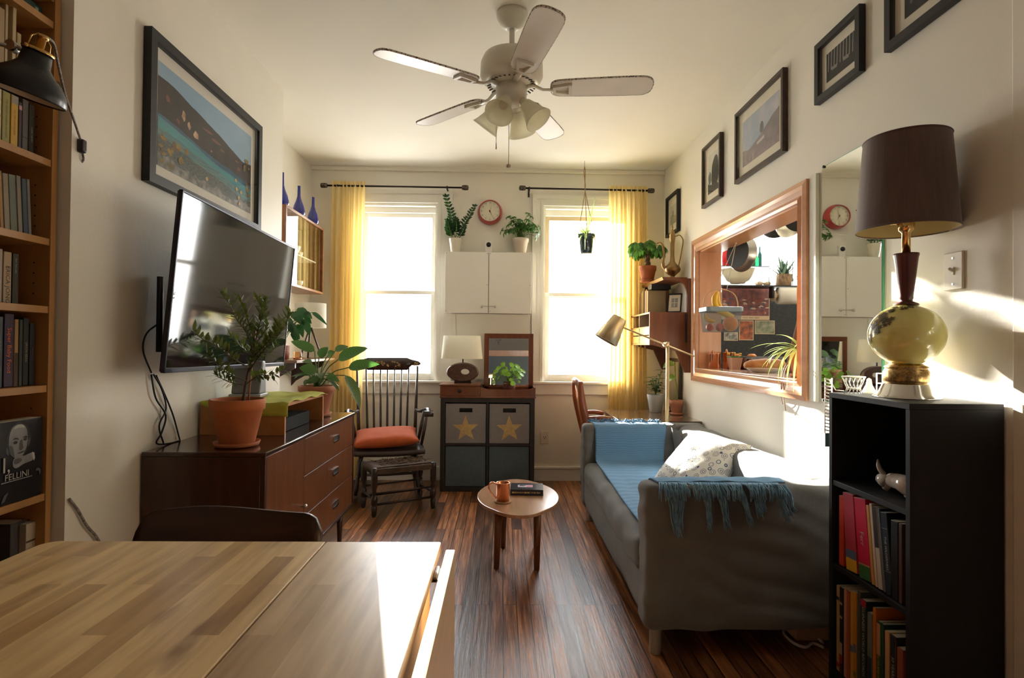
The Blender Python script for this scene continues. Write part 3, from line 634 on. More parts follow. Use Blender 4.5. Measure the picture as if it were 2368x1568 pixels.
# pillow
def pillow(name,label,c,w,h,th,rot,m,seed=0,group=None,cat='cushion',pw=.42):
    mb=MB(); n=18; c=V(c); Mr=rot
    def side(s):
        def fn(u,v):
            a=2*u-1;b=2*v-1
            e=(max(0,1-abs(a)**2.6)*max(0,1-abs(b)**2.6))**pw
            x=a*w/2*(1-.05*(1-b*b)) ; y=b*h/2*(1-.05*(1-a*a))
            z=s*th/2*e+.006*nz((a*2,b*2,s),1.6,seed)*e
            return c+Mr@V((x,y,z))
        return fn
    mb.grid(side(1),n,n); mb.grid(side(-1),n,n); bmesh.ops.remove_doubles(mb.bm,verts=mb.bm.verts,dist=.0005)
    return put(name,mb,m,label=label,cat=cat,group=group)
def medallion():
    m,t,b=nt('white_cotton_blue_medallions'); N=t.nodes.new; L=t.links.new
    tc=N('ShaderNodeTexCoord'); vo=N('ShaderNodeTexVoronoi'); vo.inputs['Scale'].default_value=26; vo.inputs['Randomness'].default_value=.35; L(tc.outputs['Object'],vo.inputs['Vector'])
    s=N('ShaderNodeMath'); s.operation='MULTIPLY'; s.inputs[1].default_value=34; L(vo.outputs['Distance'],s.inputs[0])
    w=N('ShaderNodeMath'); w.operation='SINE'; L(s.outputs[0],w.inputs[0])
    r=N('ShaderNodeValToRGB'); r.color_ramp.elements[0].position=.50; r.color_ramp.elements[1].position=.60; r.color_ramp.elements[0].color=(.72,.72,.68,1); r.color_ramp.elements[1].color=(.07,.10,.20,1)
    L(w.outputs[0],r.inputs[0])
    r2=N('ShaderNodeValToRGB'); r2.color_ramp.elements[0].position=.50; r2.color_ramp.elements[1].position=.56; L(vo.outputs['Distance'],r2.inputs[0])
    mx=N('ShaderNodeMixRGB'); L(r2.outputs[0],mx.inputs[0]); L(r.outputs[0],mx.inputs[1]); mx.inputs[2].default_value=(.72,.72,.68,1)
    L(mx.outputs[0],b.inputs['Base Color']); S(b,'Roughness',.85); return m
pn=V((-.60,-.28,.75)).normalized(); pu=(V((0,0,1))-pn*pn.z).normalized(); pxa=pu.cross(pn)
pillow('throw_pillow','white pillow printed with blue medallions leaning in the sofa corner',(1.10,3.10,.545),.45,.42,.15,Matrix((pxa,pu,pn)).transposed(),medallion(),2)
# blue throw: strip draped along the sofa
def throw_mat():
    m,t,b=nt('blue_cotton_gauze'); N=t.nodes.new; L=t.links.new
    tc=N('ShaderNodeTexCoord'); w=N('ShaderNodeTexWave'); w.wave_type='BANDS'; w.bands_direction='X'; w.inputs['Scale'].default_value=26; w.inputs['Distortion'].default_value=.6; w.inputs['Detail'].default_value=2; w.inputs['Detail Scale'].default_value=1.5
    L(tc.outputs['UV'],w.inputs['Vector'])
    r=N('ShaderNodeValToRGB'); r.color_ramp.elements[0].color=(.10,.23,.41,1); r.color_ramp.elements[1].color=(.13,.28,.47,1); L(w.outputs['Fac'],r.inputs[0]); L(r.outputs[0],b.inputs['Base Color'])
    bp=N('ShaderNodeBump'); bp.inputs['Strength'].default_value=.5; bp.inputs['Distance'].default_value=.003; L(w.outputs['Fac'],bp.inputs['Height']); L(bp.outputs[0],b.inputs['Normal']); S(b,'Roughness',.9); return m
thm=throw_mat()
th=thing('throw_blanket','blue fringed throw draped over both arms and along the grey sofa seat','blanket',(.85,(SY0+SY1)/2,.42))
prof=[(SY1-.03,.668),(SY1-.075,.670),(SY1-.125,.666),(SY1-.158,.640),(SY1-.168,.58),(SY1-.175,.50),(SY1-.20,.445),(SY1-.27,.430),(3.4,.432),(3.0,.428),(2.7,.430),(SY0+.22,.432),(SY0+.175,.46),(SY0+.165,.54),(SY0+.160,.62),(SY0+.135,.662),(SY0+.09,.670),(SY0+.04,.669)]
pc=bez([(0,a,b) for a,b in prof],5); ln=[0]
for a,b in zip(pc,pc[1:]): ln.append(ln[-1]+(b-a).length)
def thx(t):  # edges in X along the length
    return .625+(.02*math.sin(t*6)), 1.135-.05*math.sin(min(1,t*1.3)*PI)*.6+.015*math.sin(t*9)-.05*max(0,t-.8)/.2*.3
def thf(u,v):
    s=u*(len(pc)-1); i=min(int(s),len(pc)-2); f=s-i; p=pc[i].lerp(pc[i+1],f); a,b=thx(u); x=a+(b-a)*v
    w=.004*nz((x*8,p.y*4,p.z*4),1,4)+.003*math.sin(x*60+nz((x,p.y*3,0))*3)*.6
    return V((x,p.y+(w if .55>p.z>.46 else 0),p.z+w+.003))
mb=MB(); mb.grid(thf,110,44); put('cloth',mb,thm,th,mods=[('SOLIDIFY',dict(thickness=.005))])
frm=M('blue_fringe_yarn',(.09,.19,.29),.9,c2=(.17,.31,.43),scale=50)
def fringe(y,out,tassels,seed):
    r=random.Random(seed); mb=MB(); a,b=(.62,1.09)
    n=90
    for i in range(n):    # knotted web along the edge
        x=a+(b-a)*i/n
        d=.035+.012*math.sin(i*.7); x2=x+r.choice((-1,1))*r.uniform(.008,.022)
        mb.tube([(x,y-out*.02,.672),((x+x2)/2,y+out*.02,.672),(x2,y+out*.042,.655),(x2+r.uniform(-.004,.004),y+out*.05,.655-d*.8)],.0022,5)
    for (tx,L_,wd,lean) in tassels:
        k=int(wd*340)+6
        for j in range(k):
            x=tx+r.uniform(-wd,wd); pts=[]; ph=r.uniform(0,6)
            x1=tx+r.uniform(-wd,wd)*.35+lean
            LL=L_*r.uniform(.7,1.05)
            for q in range(8):
                s=q/7; pts.append((x*(1-s**.7)+x1*s**.7+.006*math.sin(s*9+ph)*s, y+out*(.010+.03*min(1,s*3)+.012*math.sin(s*4+ph)*s), .672-(LL+.03)*s))
            mb.tube(pts,[.0026]*7+[.0012],5)
    return mb
put('fringe',fringe(SY0,-1,[(.665,.17,.045,.01),(.775,.14,.025,.02),(.835,.135,.035,.03),(.905,.13,.02,.05),(.985,.09,.04,.01),(1.05,.10,.035,.05),(1.09,.07,.012,.03)],3),frm,th)
mb=MB(); r=random.Random(9)
for i in range(150):
    x=r.uniform(.62,1.13); y=SY1-r.uniform(-.03,.07); z=.675
    mb.tube([(x,y,z),(x+r.uniform(-.02,.02),y+r.uniform(-.02,.02),z+r.uniform(.0,.018)),(x+r.uniform(-.03,.03),y+r.uniform(-.01,.03),z-r.uniform(0,.01))],.0024,5)
put('fringe',mb,frm,th)
# ---------------------------------------------------------------- sideboard
DX0,DX1,DY0,DY1,DZ0,DZ1=-1.372,-.906,2.18,3.485,.215,.782
sb=thing('sideboard','long dark walnut sideboard with three drawers below the television','sideboard',((DX0+DX1)/2,(DY0+DY1)/2,0))
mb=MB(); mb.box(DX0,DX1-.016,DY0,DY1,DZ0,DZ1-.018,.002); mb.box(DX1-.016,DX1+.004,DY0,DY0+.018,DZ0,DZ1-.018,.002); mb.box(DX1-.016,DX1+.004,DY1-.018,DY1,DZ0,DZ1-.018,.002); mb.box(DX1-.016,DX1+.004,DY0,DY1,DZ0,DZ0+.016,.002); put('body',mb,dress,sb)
mb=MB(); mb.box(DX0,DX1+.008,DY0-.003,DY1+.003,DZ1-.018,DZ1,.004); put('top',mb,dresst,sb)
DM=2.62
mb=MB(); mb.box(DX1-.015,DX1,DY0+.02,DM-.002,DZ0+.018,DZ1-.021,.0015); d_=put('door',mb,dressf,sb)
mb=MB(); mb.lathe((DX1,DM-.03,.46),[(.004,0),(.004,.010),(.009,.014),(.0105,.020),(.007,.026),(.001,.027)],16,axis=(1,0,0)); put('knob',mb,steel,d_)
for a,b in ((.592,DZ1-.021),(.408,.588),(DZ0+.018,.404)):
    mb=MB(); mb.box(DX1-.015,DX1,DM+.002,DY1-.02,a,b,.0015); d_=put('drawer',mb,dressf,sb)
    yc=(DM+DY1)/2+.06; zc=(a+b)/2+.005
    mb=MB(); w,h=.048,.018
    R0=[(yc-w,zc-h),(yc+w,zc-h),(yc+w+.008,zc),(yc+w,zc+h),(yc-w,zc+h),(yc-w-.008,zc)]
    R1=[(yc-w+.006,zc-h+.008),(yc+w-.006,zc-h+.008),(yc+w,zc),(yc+w-.006,zc+h-.006),(yc-w+.006,zc+h-.006),(yc-w,zc)]
    A=[mb.v((DX1+.0005,y,z)) for y,z in R0]; B=[mb.v((DX1+.005,y,z)) for y,z in R0]; C_=[mb.v((DX1+.005,y,z)) for y,z in R1]; D=[mb.v((DX1+.001,y,z)) for y,z in R1]
    mb.bridge(A,B,False); mb.bridge(B,C_,False); mb.bridge(C_,D,False); mb.mi=1; mb.face(D)
    put('handle',mb,[chrome,M('handle_recess',(.02,.01,.008),.6)],d_)
for yy in (DY0+.10,DY1-.10):
    for xx in (DX0+.06,DX1-.05):
        mb=MB(); mb.cyl((xx,yy,DZ0+.002),(xx,yy,0),.021,.012,14); put('leg',mb,dress,sb)
# ---------------------------------------------------------------- television
tc=[V((-1.329,2.313,.632))*.9,V((-1.275,3.542,.618))*.9,V((-1.336,3.473,-.12))*.9,V((-1.39,2.245,-.107))*.9]
tc=[c+V((0,0,1.2)) for c in tc]
cen=sum(tc,V())/4+V((0,.018,-.012)); u=((tc[1]-tc[0])+(tc[2]-tc[3])).normalized(); v=((tc[0]-tc[3])+(tc[1]-tc[2])).normalized(); n_=u.cross(v).normalized(); v=n_.cross(u).normalized()
Ry=Matrix.Rotation(.052,3,'Z'); u=Ry@u; v=Ry@v; n_=Ry@n_
if n_.x<0: n_=-n_
TW=((tc[1]-tc[0]).length+(tc[2]-tc[3]).length)/2*1.03; TH=((tc[0]-tc[3]).length+(tc[1]-tc[2]).length)/2
Bm=Matrix((u,v,u.cross(v))).transposed()
sgn=1 if u.cross(v).dot(n_)>0 else -1
def tvb(mb,a0,a1,b0,b1,c0,c1,bev=0):
    c0*=sgn;c1*=sgn
    m=Matrix.Translation(cen)@Bm.to_4x4(); mb.box(a0,a1,b0,b1,min(c0,c1),max(c0,c1),bev,m)
tv=thing('television','large black flat screen television tilted forward on its wall bracket','television',cen-v*TH/2)
mb=MB(); g=.009; tvb(mb,-TW/2,TW/2,TH/2-g,TH/2,-.008,.007,.002); tvb(mb,-TW/2,TW/2,-TH/2,-TH/2+.018,-.008,.007,.002); tvb(mb,-TW/2,-TW/2+g,-TH/2,TH/2,-.008,.007,.002); tvb(mb,TW/2-g,TW/2,-TH/2,TH/2,-.008,.007,.002); put('bezel',mb,M('tv_bezel_gunmetal',(.05,.055,.075),.3,.6),tv)
mb=MB(); tvb(mb,-TW/2+.007,TW/2-.007,-TH/2+.015,TH/2-.007,-.007,.004); put('screen',mb,M('tv_screen',(.006,.006,.007),.06,ior=1.7),tv)
mb=MB(); tvb(mb,-TW/2+.004,TW/2-.004,-TH/2+.004,TH/2-.004,-.014,-.008,.001); tvb(mb,-TW*.40,TW*.38,-TH*.46,TH*.1,-.055,-.014,.012); put('back_cover',mb,blackp,tv)
bk=cen-n_*.06
mb=MB(); mb.rbox((XLB+.008,bk.y,bk.z),(.014,.30,.34),.002); mb.tube([(XLB+.014,bk.y-.08,bk.z),(bk.x,bk.y-.03,bk.z)],.014,8); mb.tube([(XLB+.014,bk.y+.08,bk.z),(bk.x,bk.y+.03,bk.z)],.014,8); put('wall_bracket',mb,blackp,tv)
# soundbar-like antenna bar standing at the wall behind the screen
e=P(372,640,X=XLB+.02); mb=MB(); mb.tube([(XLB+.018,e.y,e.z+.0),(XLB+.018,e.y,e.z-.30)],.012,10); put('wall_antenna',mb,blackp,label='slim black antenna bar on the wall behind the television edge',cat='antenna')
def cable(px,label,rad=.0035,x=XLB+.012,m=None):
    mb=MB(); mb.tube(bez([P(a,b,X=x) for a,b in px],6),rad,6); put('tv_cable',mb,m or blackp,label=label,cat='cable',group=None)
cable([(372,745),(340,770),(331,810),(350,862)],'black cable bulging out behind the lower corner of the television')
cable([(350,866),(360,920),(383,960),(374,1000),(362,1025),(390,1026),(416,1019)],'black cable looping below the television to the sideboard top')
cable([(355,866),(374,900),(384,945),(368,985),(379,1028)],'black cable crossing the others below the television')
cable([(361,868),(380,910),(400,960),(416,1018)],'straight black cable slanting down from the television')
# ---------------------------------------------------------------- gateleg table
TBX0,TBXs,TBX1,TBY0,TBY1,TBZ=-1.045,-.405,-.137,.50,1.325,.74
tb=thing('gateleg_table','pale birch gateleg table with one leaf raised, filling the front of the room','table',(-.27,.9,0))
mb=MB()
def rounded(x0,x1,y0,y1,rs,n=8):
    """corner radii rs: (x0y0, x1y0, x1y1, x0y1)"""
    pts=[]
    for (cx,cy,a0,r) in ((x0,y0,PI,rs[0]),(x1,y0,1.5*PI,rs[1]),(x1,y1,0,rs[2]),(x0,y1,.5*PI,rs[3])):
        ox=cx+(r if cx==x0 else -r); oy=cy+(r if cy==y0 else -r)
        if r==0: pts.append((cx,cy)); continue
        for k in range(n+1): a=a0+PI/2*k/n; pts.append((ox+r*math.cos(a),oy+r*math.sin(a)))
    return pts
mb.prism([(x,y,TBZ-.022) for x,y in rounded(TBX0,TBXs-.0012,TBY0,TBY1,(.03,0,0,.035))],(0,0,.022)); put('raised_leaf',mb,butcher,tb,mods=[('BEVEL',dict(width=.002,segments=2))])
mb=MB(); mb.box(TBXs+.0012,TBX1,TBY0,TBY1,TBZ-.022,TBZ,.003); put('centre_top',mb,butcher2,tb)
mb=MB(); mb.prism([(TBX1+.012,y,z) for y,z in rounded(TBY0,TBY1-.01,.11,TBZ-.014,(.03,.03,.004,.004))],(.022,0,0)); lf=put('drop_leaf',mb,birchedge,tb,mods=[('BEVEL',dict(width=.0035,segments=2))])
for yy in (1.19,.62): mb=MB(); mb.cyl((TBX1+.004,yy-.03,TBZ-.02),(TBX1+.004,yy+.03,TBZ-.02),.005,n=10); mb.box(TBX1-.006,TBX1+.014,yy-.03,yy+.03,TBZ-.026,TBZ-.020); put('hinge',mb,steel,tb)
mb=MB(); mb.box(TBXs+.02,TBX1-.02,TBY0+.04,TBY1-.04,TBZ-.15,TBZ-.022,.002); put('drawer_case',mb,birchedge,tb)
for xx in (TBXs+.045,TBX1-.045):
    for yy in (TBY0+.06,TBY1-.06): mb=MB(); mb.box(xx-.02,xx+.02,yy-.02,yy+.02,0,TBZ-.022,.002); put('leg',mb,birchedge,tb)
mb=MB(); mb.box(TBXs-.4,TBXs-.36,1.1,1.14,0,TBZ-.022,.002); mb.box(TBXs-.38,TBXs+.03,1.105,1.135,.15,.19); mb.box(TBXs-.38,TBXs+.03,1.105,1.135,.62,.66); put('gate_leg',mb,birchedge,tb)
# ---------------------------------------------------------------- dining chair (only its back rail shows)
ch=thing('dining_chair','dark walnut chair with a curved back rail tucked behind the birch table','chair',(-.73,1.34,0))
def backrail():
    mb=MB(); xa,xb=-.965,-.476; n=28; zt,zb=.748,.59; rings=[]
    for i in range(n+1):
        u=i/n; x=xa+(xb-xa)*u; y=1.50-.055*math.sin(PI*u)*-1; e=min(u,1-u)*(xb-xa)
        r=.055; top=zt-.012*math.cos(PI*(u-.28)*2)*0 - (r-math.sqrt(max(0,r*r-(r-min(e,r))**2)))*.9+.006*math.cos((u-.25)*PI*2)
        bot=zb+(r-math.sqrt(max(0,r*r-(r-min(e,r))**2)))*.9
        t=.009
        rings.append([mb.v(p) for p in ((x,y-t,bot),(x,y+t,bot),(x,y+t+.012,(top+bot)/2),(x,y+t+.02,top-.003),(x,y+.012,top),(x,y-t+.02,top-.003),(x,y-t+.004,(top+bot)/2))])
    for a,b in zip(rings,rings[1:]): mb.bridge(a,b)
    mb.face(rings[0]); mb.face(rings[-1][::-1]); return mb
put('back_rail',backrail(),wood('dark_chair_wood',(.022,.010,.008),(.045,.018,.012),'x',.42,.1),ch)
cw=MC['dark_chair_wood']
mb=soft_box(-.96,-.51,1.12,1.54,.43,.465,.015,0,1,1,(6,6,3)); put('seat',mb,cw,ch)
for x,y,y2 in ((-.93,1.51,1.545),(-.55,1.51,1.545)): mb=MB(); mb.tube([(x,y+.03,0),(x,y,.45),(x,y2,.66)],[.013,.018,.013],10); put('leg',mb,cw,ch)
for x in (-.92,-.55): mb=MB(); mb.cyl((x,1.15,0),(x,1.17,.44),.013,.018,10); put('leg',mb,cw,ch)
# ---------------------------------------------------------------- coffee table with mug, coaster, book
CT=V((.10,3.17,0)); zt=.362
ct=thing('coffee_table','small low round pointed walnut coffee table in the middle of the floor','table',CT)
ctw=wood('light_walnut',(.36,.19,.105),(.46,.26,.15),'y',.22,.4)
mb=MB(); pts=[]
for i in range(64):
    a=2*PI*i/64; k=math.cos(a-PI/2)
    y=math.sin(a); x=math.cos(a)
    rr=1+.10*max(0,abs(y)-.80)/.2
    pts.append(V((CT.x+.228*x*(1-.10*abs(y)**6*0), CT.y+.345*y*rr*(1 if abs(y)<.98 else 1.0), zt-.018)))
mb.prism(pts,(0,0,.018)); mb.bm.normal_update(); put('tabletop',mb,ctw,ct,mods=[('BEVEL',dict(width=.003,segments=2))])
for (px,py,tx,ty) in ((1148,1314,.05,3.05),(1241,1317,.15,3.05),(1163,1266,.06,3.27),(1240,1264,.155,3.27)):
    b=P(px,py,Z=0); mb=MB(); mb.cyl((b.x,b.y,0),(b.x*.8+tx*.2+(0.012 if px>1200 else -.004),b.y*.6+ty*.4,zt-.018),.0155,.023,16); put('leg',mb,wood('walnut_leg',(.16,.06,.03),(.22,.09,.045),'z',.35),ct)
m=P(1163,1161,Z=zt)
mb=MB(); mb.lathe((m.x,m.y,zt),[(.044,0),(.046,.003),(.046,.006),(.044,.008)],32); put('coaster',mb,M('cork',(.42,.24,.13),.8,c2=(.34,.18,.09),scale=80),label='round cork coaster under the copper mug',cat='coaster')
t=thing('copper_mug','copper mug with a curled handle on a coaster on the coffee table','mug',(m.x,m.y,zt+.008))
mb=MB(); mb.lathe((m.x,m.y,zt+.0085),[(.033,0),(.036,.003),(.036,.092),(.038,.095),(.036,.097),(.034,.093),(.0335,.006),(.001,.005)],36,cap1=False); put('cup',mb,copper,t)
mb=MB(); mb.tube(bez([(m.x-.034,m.y,zt+.095),(m.x-.058,m.y,zt+.105),(m.x-.076,m.y,zt+.088),(m.x-.070,m.y,zt+.06),(m.x-.05,m.y,zt+.034),(m.x-.035,m.y,zt+.02)],6),[.0045]*31,8); put('handle',mb,copper,t)
def flatbook(name,c,sz,rz,cov,label,parent_extra=None,z0=0,cat='book',group=None):
    t=thing(name,label,cat,(c[0],c[1],z0),rz,group); w,d,h=sz; cvm=cov
    mb=MB(); mb.box(-w/2,w/2,-d/2,d/2,0,.003); mb.box(-w/2,w/2,-d/2,d/2,h-.003,h); mb.box(-w/2,w/2,-d/2,-d/2+.003,.0,h)
    if parent_extra: parent_extra(mb,w,d,h)
    put('cover',mb,cvm if isinstance(cvm,list) else [cvm],t,local=True)
    mb=MB(); mb.box(-w/2+.003,w/2-.004,-d/2+.003,d/2-.004,.003,h-.003); put('pages',mb,paper,t,local=True); return t
def bk1(mb,w,d,h):
    z=h+.0004
    mb.mi=1; mb.poly([(-w*.28,-d*.12,z),(w*.18,-d*.12,z),(w*.18,d*.22,z),(-w*.28,d*.22,z)])
    mb.mi=2; mb.poly([(-.0,-d*.08,z+.0004),(w*.17,-d*.08,z+.0004),(w*.17,d*.16,z+.0004),(.0,d*.16,z+.0004)])
    mb.mi=3; mb.poly([(-w*.25,d*.02,z+.0008),(-.02,-d*.02,z+.0008),(-.0,d*.12,z+.0008),(-w*.2,d*.2,z+.0008)])
    mb.mi=4; r=random.Random(5)
    for k in range(34): x=-w*.44+w*.88*k/34; hh=r.uniform(.004,.010); mb.rbox((x,-d/2-.0004,h/2),(r.uniform(.001,.004),.0006,hh))
bp_=P(1219,1147,Z=zt)
flatbook('hardback_book',(bp_.x+.002,bp_.y+.085),(.185,.155,.032),-.05,[M('navy_dust_jacket',(.018,.022,.035),.2),M('cover_pale_photo',(.45,.38,.42),.4),M('cover_crimson',(.42,.03,.09),.35),M('cover_black',(.01,.01,.012),.3),M('gilt_letters',(.62,.48,.22),.35,.6)],'dark hardback book with a pink picture lying on the coffee table',bk1,zt)
# ---------------------------------------------------------------- cube shelf, bins, organiser
KY=4.635; a=P(1019,921,Y=KY); b=P(1235,1133,Y=KY); kx0,kx1=a.x,b.x; kz1=.770
k=thing('cube_shelf','black brown two by two cube shelf between the windows','shelf',((kx0+kx1)/2,4.82,0))
mb=MB(); o=.038
mb.box(kx0,kx0+o,KY,5.0,0,kz1,.001); mb.box(kx1-o,kx1,KY,5.0,0,kz1,.001); mb.box(kx0+o,kx1-o,KY,5.0,kz1-o,kz1); mb.box(kx0+o,kx1-o,KY,5.0,0,o); put('frame',mb,blackw,k)
mx=(kx0+kx1)/2; mz=kz1/2
mb=MB(); mb.box(mx-.009,mx+.009,KY+.002,5.0,o,kz1-o); put('divider',mb,blackw,k)
mb=MB(); mb.box(kx0+o,mx-.009,KY+.002,5.0,mz-.009,mz+.009); mb.box(mx+.009,kx1-o,KY+.002,5.0,mz-.009,mz+.009); put('shelf_board',mb,blackw,k)
mb=MB(); mb.box(kx0+.004,kx1-.004,5.0,5.006,.004,kz1-.004); put('back_panel',mb,blackw,k)
binu=M('taupe_grey_fabric',(.245,.225,.23),.85,c2=(.27,.25,.255),scale=90,bump=.2,bscale=300); binl=M('slate_blue_fabric',(.085,.115,.14),.85,c2=(.10,.135,.16),scale=70,bump=.2,bscale=300)
star=M('gold_star_foil',(.52,.36,.16),.4,.25,c2=(.62,.45,.22),scale=40)
for i,(x0,x1) in enumerate(((kx0+o+.006,mx-.015),(mx+.015,kx1-o-.006))):
    for j,(z0,z1) in enumerate(((mz+.012,kz1-o-.012),(o+.004,mz-.016))):
        up=j==0; xc=(x0+x1)/2
        side='beside the rocking chair' if i==0 else 'on the window outlet side'
        lab=('grey fabric bin with a gold star, %s of the cube shelf' if up else 'plain slate blue fabric bin, bottom row, %s of the cube shelf')%side
        t=thing('storage_bin',lab.replace('of the cube shelf','') .strip(),'bin',(xc,KY,z0),0,'cube shelf bins')
        mb=MB(); hz=z1-.052
        if up:
            hw,hh=.05,.014
            holed(mb,[x0,xc-hw,xc+hw,x1],[z0,hz-hh,hz+hh,z1],[(xc-hw,xc+hw,hz-hh,hz+hh)],lambda p,q,c,d:mb.box(p,q,KY+.006,KY+.010,c,d))
            mb.box(x0,x0+.004,KY+.01,KY+.33,z0,z1); mb.box(x1-.004,x1,KY+.01,KY+.33,z0,z1); mb.box(x0,x1,KY+.326,KY+.33,z0,z1); mb.box(x0,x1,KY+.01,KY+.33,z0,z0+.004)
        else:
            mb.grid(lambda u,v:(x0+(x1-x0)*u,KY+.012+.008*math.sin(PI*u)*math.sin(PI*v)*-1+.004*math.sin(v*9+1)*math.sin(PI*u),z0+(z1-z0)*v),14,14); mb.box(x0,x1,KY+.016,KY+.33,z0,z1)
        put('bin_body',mb,binu if up else binl,t)
        if up:
            mb=MB()
            fr=[(xc-.052,hz-.016),(xc+.052,hz-.016),(xc+.052,hz+.016),(xc-.052,hz+.016)]
            mb.box(xc-.053,xc+.053,KY+.004,KY+.007,hz+.013,hz+.017); mb.box(xc-.053,xc+.053,KY+.004,KY+.007,hz-.017,hz-.013); mb.box(xc-.053,xc-.049,KY+.004,KY+.007,hz-.017,hz+.017); mb.box(xc+.049,xc+.053,KY+.004,KY+.007,hz-.017,hz+.017)
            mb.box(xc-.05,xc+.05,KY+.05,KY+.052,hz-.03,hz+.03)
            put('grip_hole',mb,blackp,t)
            mb=MB(); zc=z0+.118; pts=[]
            for q in range(10):
                aa=PI/2+q*PI/5+.03; rr=.112 if q%2==0 else .046; pts.append((xc+rr*math.cos(aa),KY+.0055,zc+rr*math.sin(aa)))
            c0=mb.v((xc,KY+.0045,zc)); vs=[mb.v(p) for p in pts]
            for q in range(10): mb.face([c0,vs[q],vs[(q+1)%10]])
            put('star',mb,star,t)
# desk-top organiser: small drawer and tray with a mirror
oz=kz1; OY=KY-.012; od=.34
t=thing('desk_organiser','red brown wooden organiser with a little drawer and tray on the cube shelf','organiser',(mx,4.8,oz))
mb=MB(); mb.box(kx0-.008,kx1+.008,OY,OY+od,oz,oz+.012,.002); put('base',mb,mahogy,t)
dx=kx0+.322
mb=MB(); mb.box(kx0-.004,dx,OY+.012,OY+od,oz+.012,oz+.098); mb.box(kx0-.012,dx+.006,OY-.004,OY+od+.004,oz+.098,oz+.110,.002); mb.box(kx0-.004,kx0+.008,OY+.002,OY+.012,oz+.012,oz+.098); mb.box(dx-.012,dx,OY+.002,OY+.012,oz+.012,oz+.098); put('drawer_box',mb,mahogy,t)
mb=MB(); mb.box(kx0+.01,dx-.014,OY+.004,OY+.012,oz+.018,oz+.092,.001); d_=put('drawer',mb,mahog,t)
mb=MB(); mb.lathe(((kx0+dx)/2-.005,OY+.004,oz+.056),[(.006,0),(.006,.006),(.015,.010),(.015,.016),(.001,.018)],20,axis=(0,-1,0)); put('knob',mb,blackp,d_)
mb=MB(); n=24
def lip(u):
    e=min(u,1-u); return oz+.070+.018*(1-min(1,max(0,(e-.04)/.07)))
pts=[(dx+.004+(kx1-dx)*i/n,OY+.002,lip(i/n)) for i in range(n+1)]+[(kx1+.004,OY+.002,oz+.012),(dx+.004,OY+.002,oz+.012)]
mb.prism(pts,(0,.010,0)); mb.box(kx1-.006,kx1+.004,OY+.012,OY+od,oz+.012,oz+.088); mb.box(dx+.004,kx1+.004,OY+od-.01,OY+od,oz+.012,oz+.088); put('tray',mb,mahog,t)
# framed mirror on the organiser
p0=P(1120,771,Y=KY+.27); p1=P(1233,890,Y=KY+.27)
t=thing('vanity_mirror','square mirror in a red brown frame standing on the organiser','mirror',((p0.x+p1.x)/2,KY+.28,oz+.012))
xa,xb,za,zb=p0.x,p1.x,oz+.014,p0.z; bw=.042
mb=MB(); yy=KY+.27
for q in ((xa,xb,zb-bw,zb),(xa,xb,za,za+bw+.02),(xa,xa+bw,za+bw,zb-bw),(xb-bw,xb,za+bw,zb-bw)): mb.box(q[0],q[1],yy,yy+.02,q[2],q[3],.002)
put('frame',mb,mahog,t)
mb=MB(); mb.box(xa+bw,xb-bw,yy+.006,yy+.010,za+bw+.015,zb-bw); put('mirror_glass',mb,MC['mirror_silver'],t)
# drum lamp with oval base
lz=oz+.110; lp=P(1070,882,Y=KY+.14); lx=lp.x
t=thing('table_lamp','table lamp with cream drum shade and oval brown disc base on the organiser','lamp',(lx,KY+.14,lz))
mb=MB(); rx,rz=.136,.082; zc=lz+.012+rz; hx,hz2,hr=.020,.004,.036
ybase=KY+.14
def ell(cx,cz,a,b,y,n=48): return [mb.v((cx+a*math.cos(2*PI*i/n),y,cz+b*math.sin(2*PI*i/n))) for i in range(n)]
E=[ell(lx,zc,rx-.012,rz-.012,ybase-.026),ell(lx,zc,rx,rz,ybase-.016),ell(lx,zc,rx,rz,ybase+.016),ell(lx,zc,rx-.012,rz-.012,ybase+.026)]
I=[ell(lx+hx,zc+hz2,hr,hr*.66,ybase-.026),ell(lx+hx,zc+hz2,hr,hr*.66,ybase+.026)]
mb.bridge(E[0],E[1]); mb.bridge(E[1],E[2]); mb.bridge(E[2],E[3]); mb.bridge(I[0],E[0],False); mb.bridge(E[3],I[1],False); mb.bridge(I[1],I[0])
put('base',mb,M('mottled_brown_lacquer',(.07,.032,.024),.25,c2=(.11,.052,.04),scale=60,coat=.6),t)
mb=MB(); mb.box(lx-.07,lx+.07,ybase-.02,ybase+.02,lz+.003,lz+.022,.004)
for sx in (-1,1):
    for sy in (-1,1): mb.sphere((lx+sx*.066,ybase+sy*.022,lz+.007),.007,10,6)
mb.cyl((lx,ybase,zc+rz-.002),(lx,ybase,zc+rz+.05),.006,n=10); put('feet',mb,M('dark_bronze'),t)
s0=P(1020,829,Y=ybase); s1=P(1027,776,Y=ybase)
mb=MB(); hw0=(P(1116,829,Y=ybase).x-s0.x)/2; hw1=(P(1112,776,Y=ybase).x-s1.x)/2; scx=(P(1116,829,Y=ybase).x+s0.x)/2
mb.lathe((scx,ybase,s0.z),[(hw0,0),(hw1,s1.z-s0.z),(hw1-.002,s1.z-s0.z),(hw0-.002,0)],48,sy=.62,cap0=False,cap1=False); put('lamp_shade',mb,translucent('cream_linen_shade',(.90,.87,.78),(.92,.88,.76),.45),t)
mb=MB(); zt_=s1.z-.01; mb.tube([(scx-hw1,ybase,zt_),(scx+hw1,ybase,zt_)],.002,6); mb.tube([(scx,ybase-hw1*.62,zt_),(scx,ybase+hw1*.62,zt_)],.002,6); mb.cyl((scx,ybase,zt_-.13),(scx,ybase,zt_+.004),.005,n=8); put('shade_ring',mb,blackp,t)
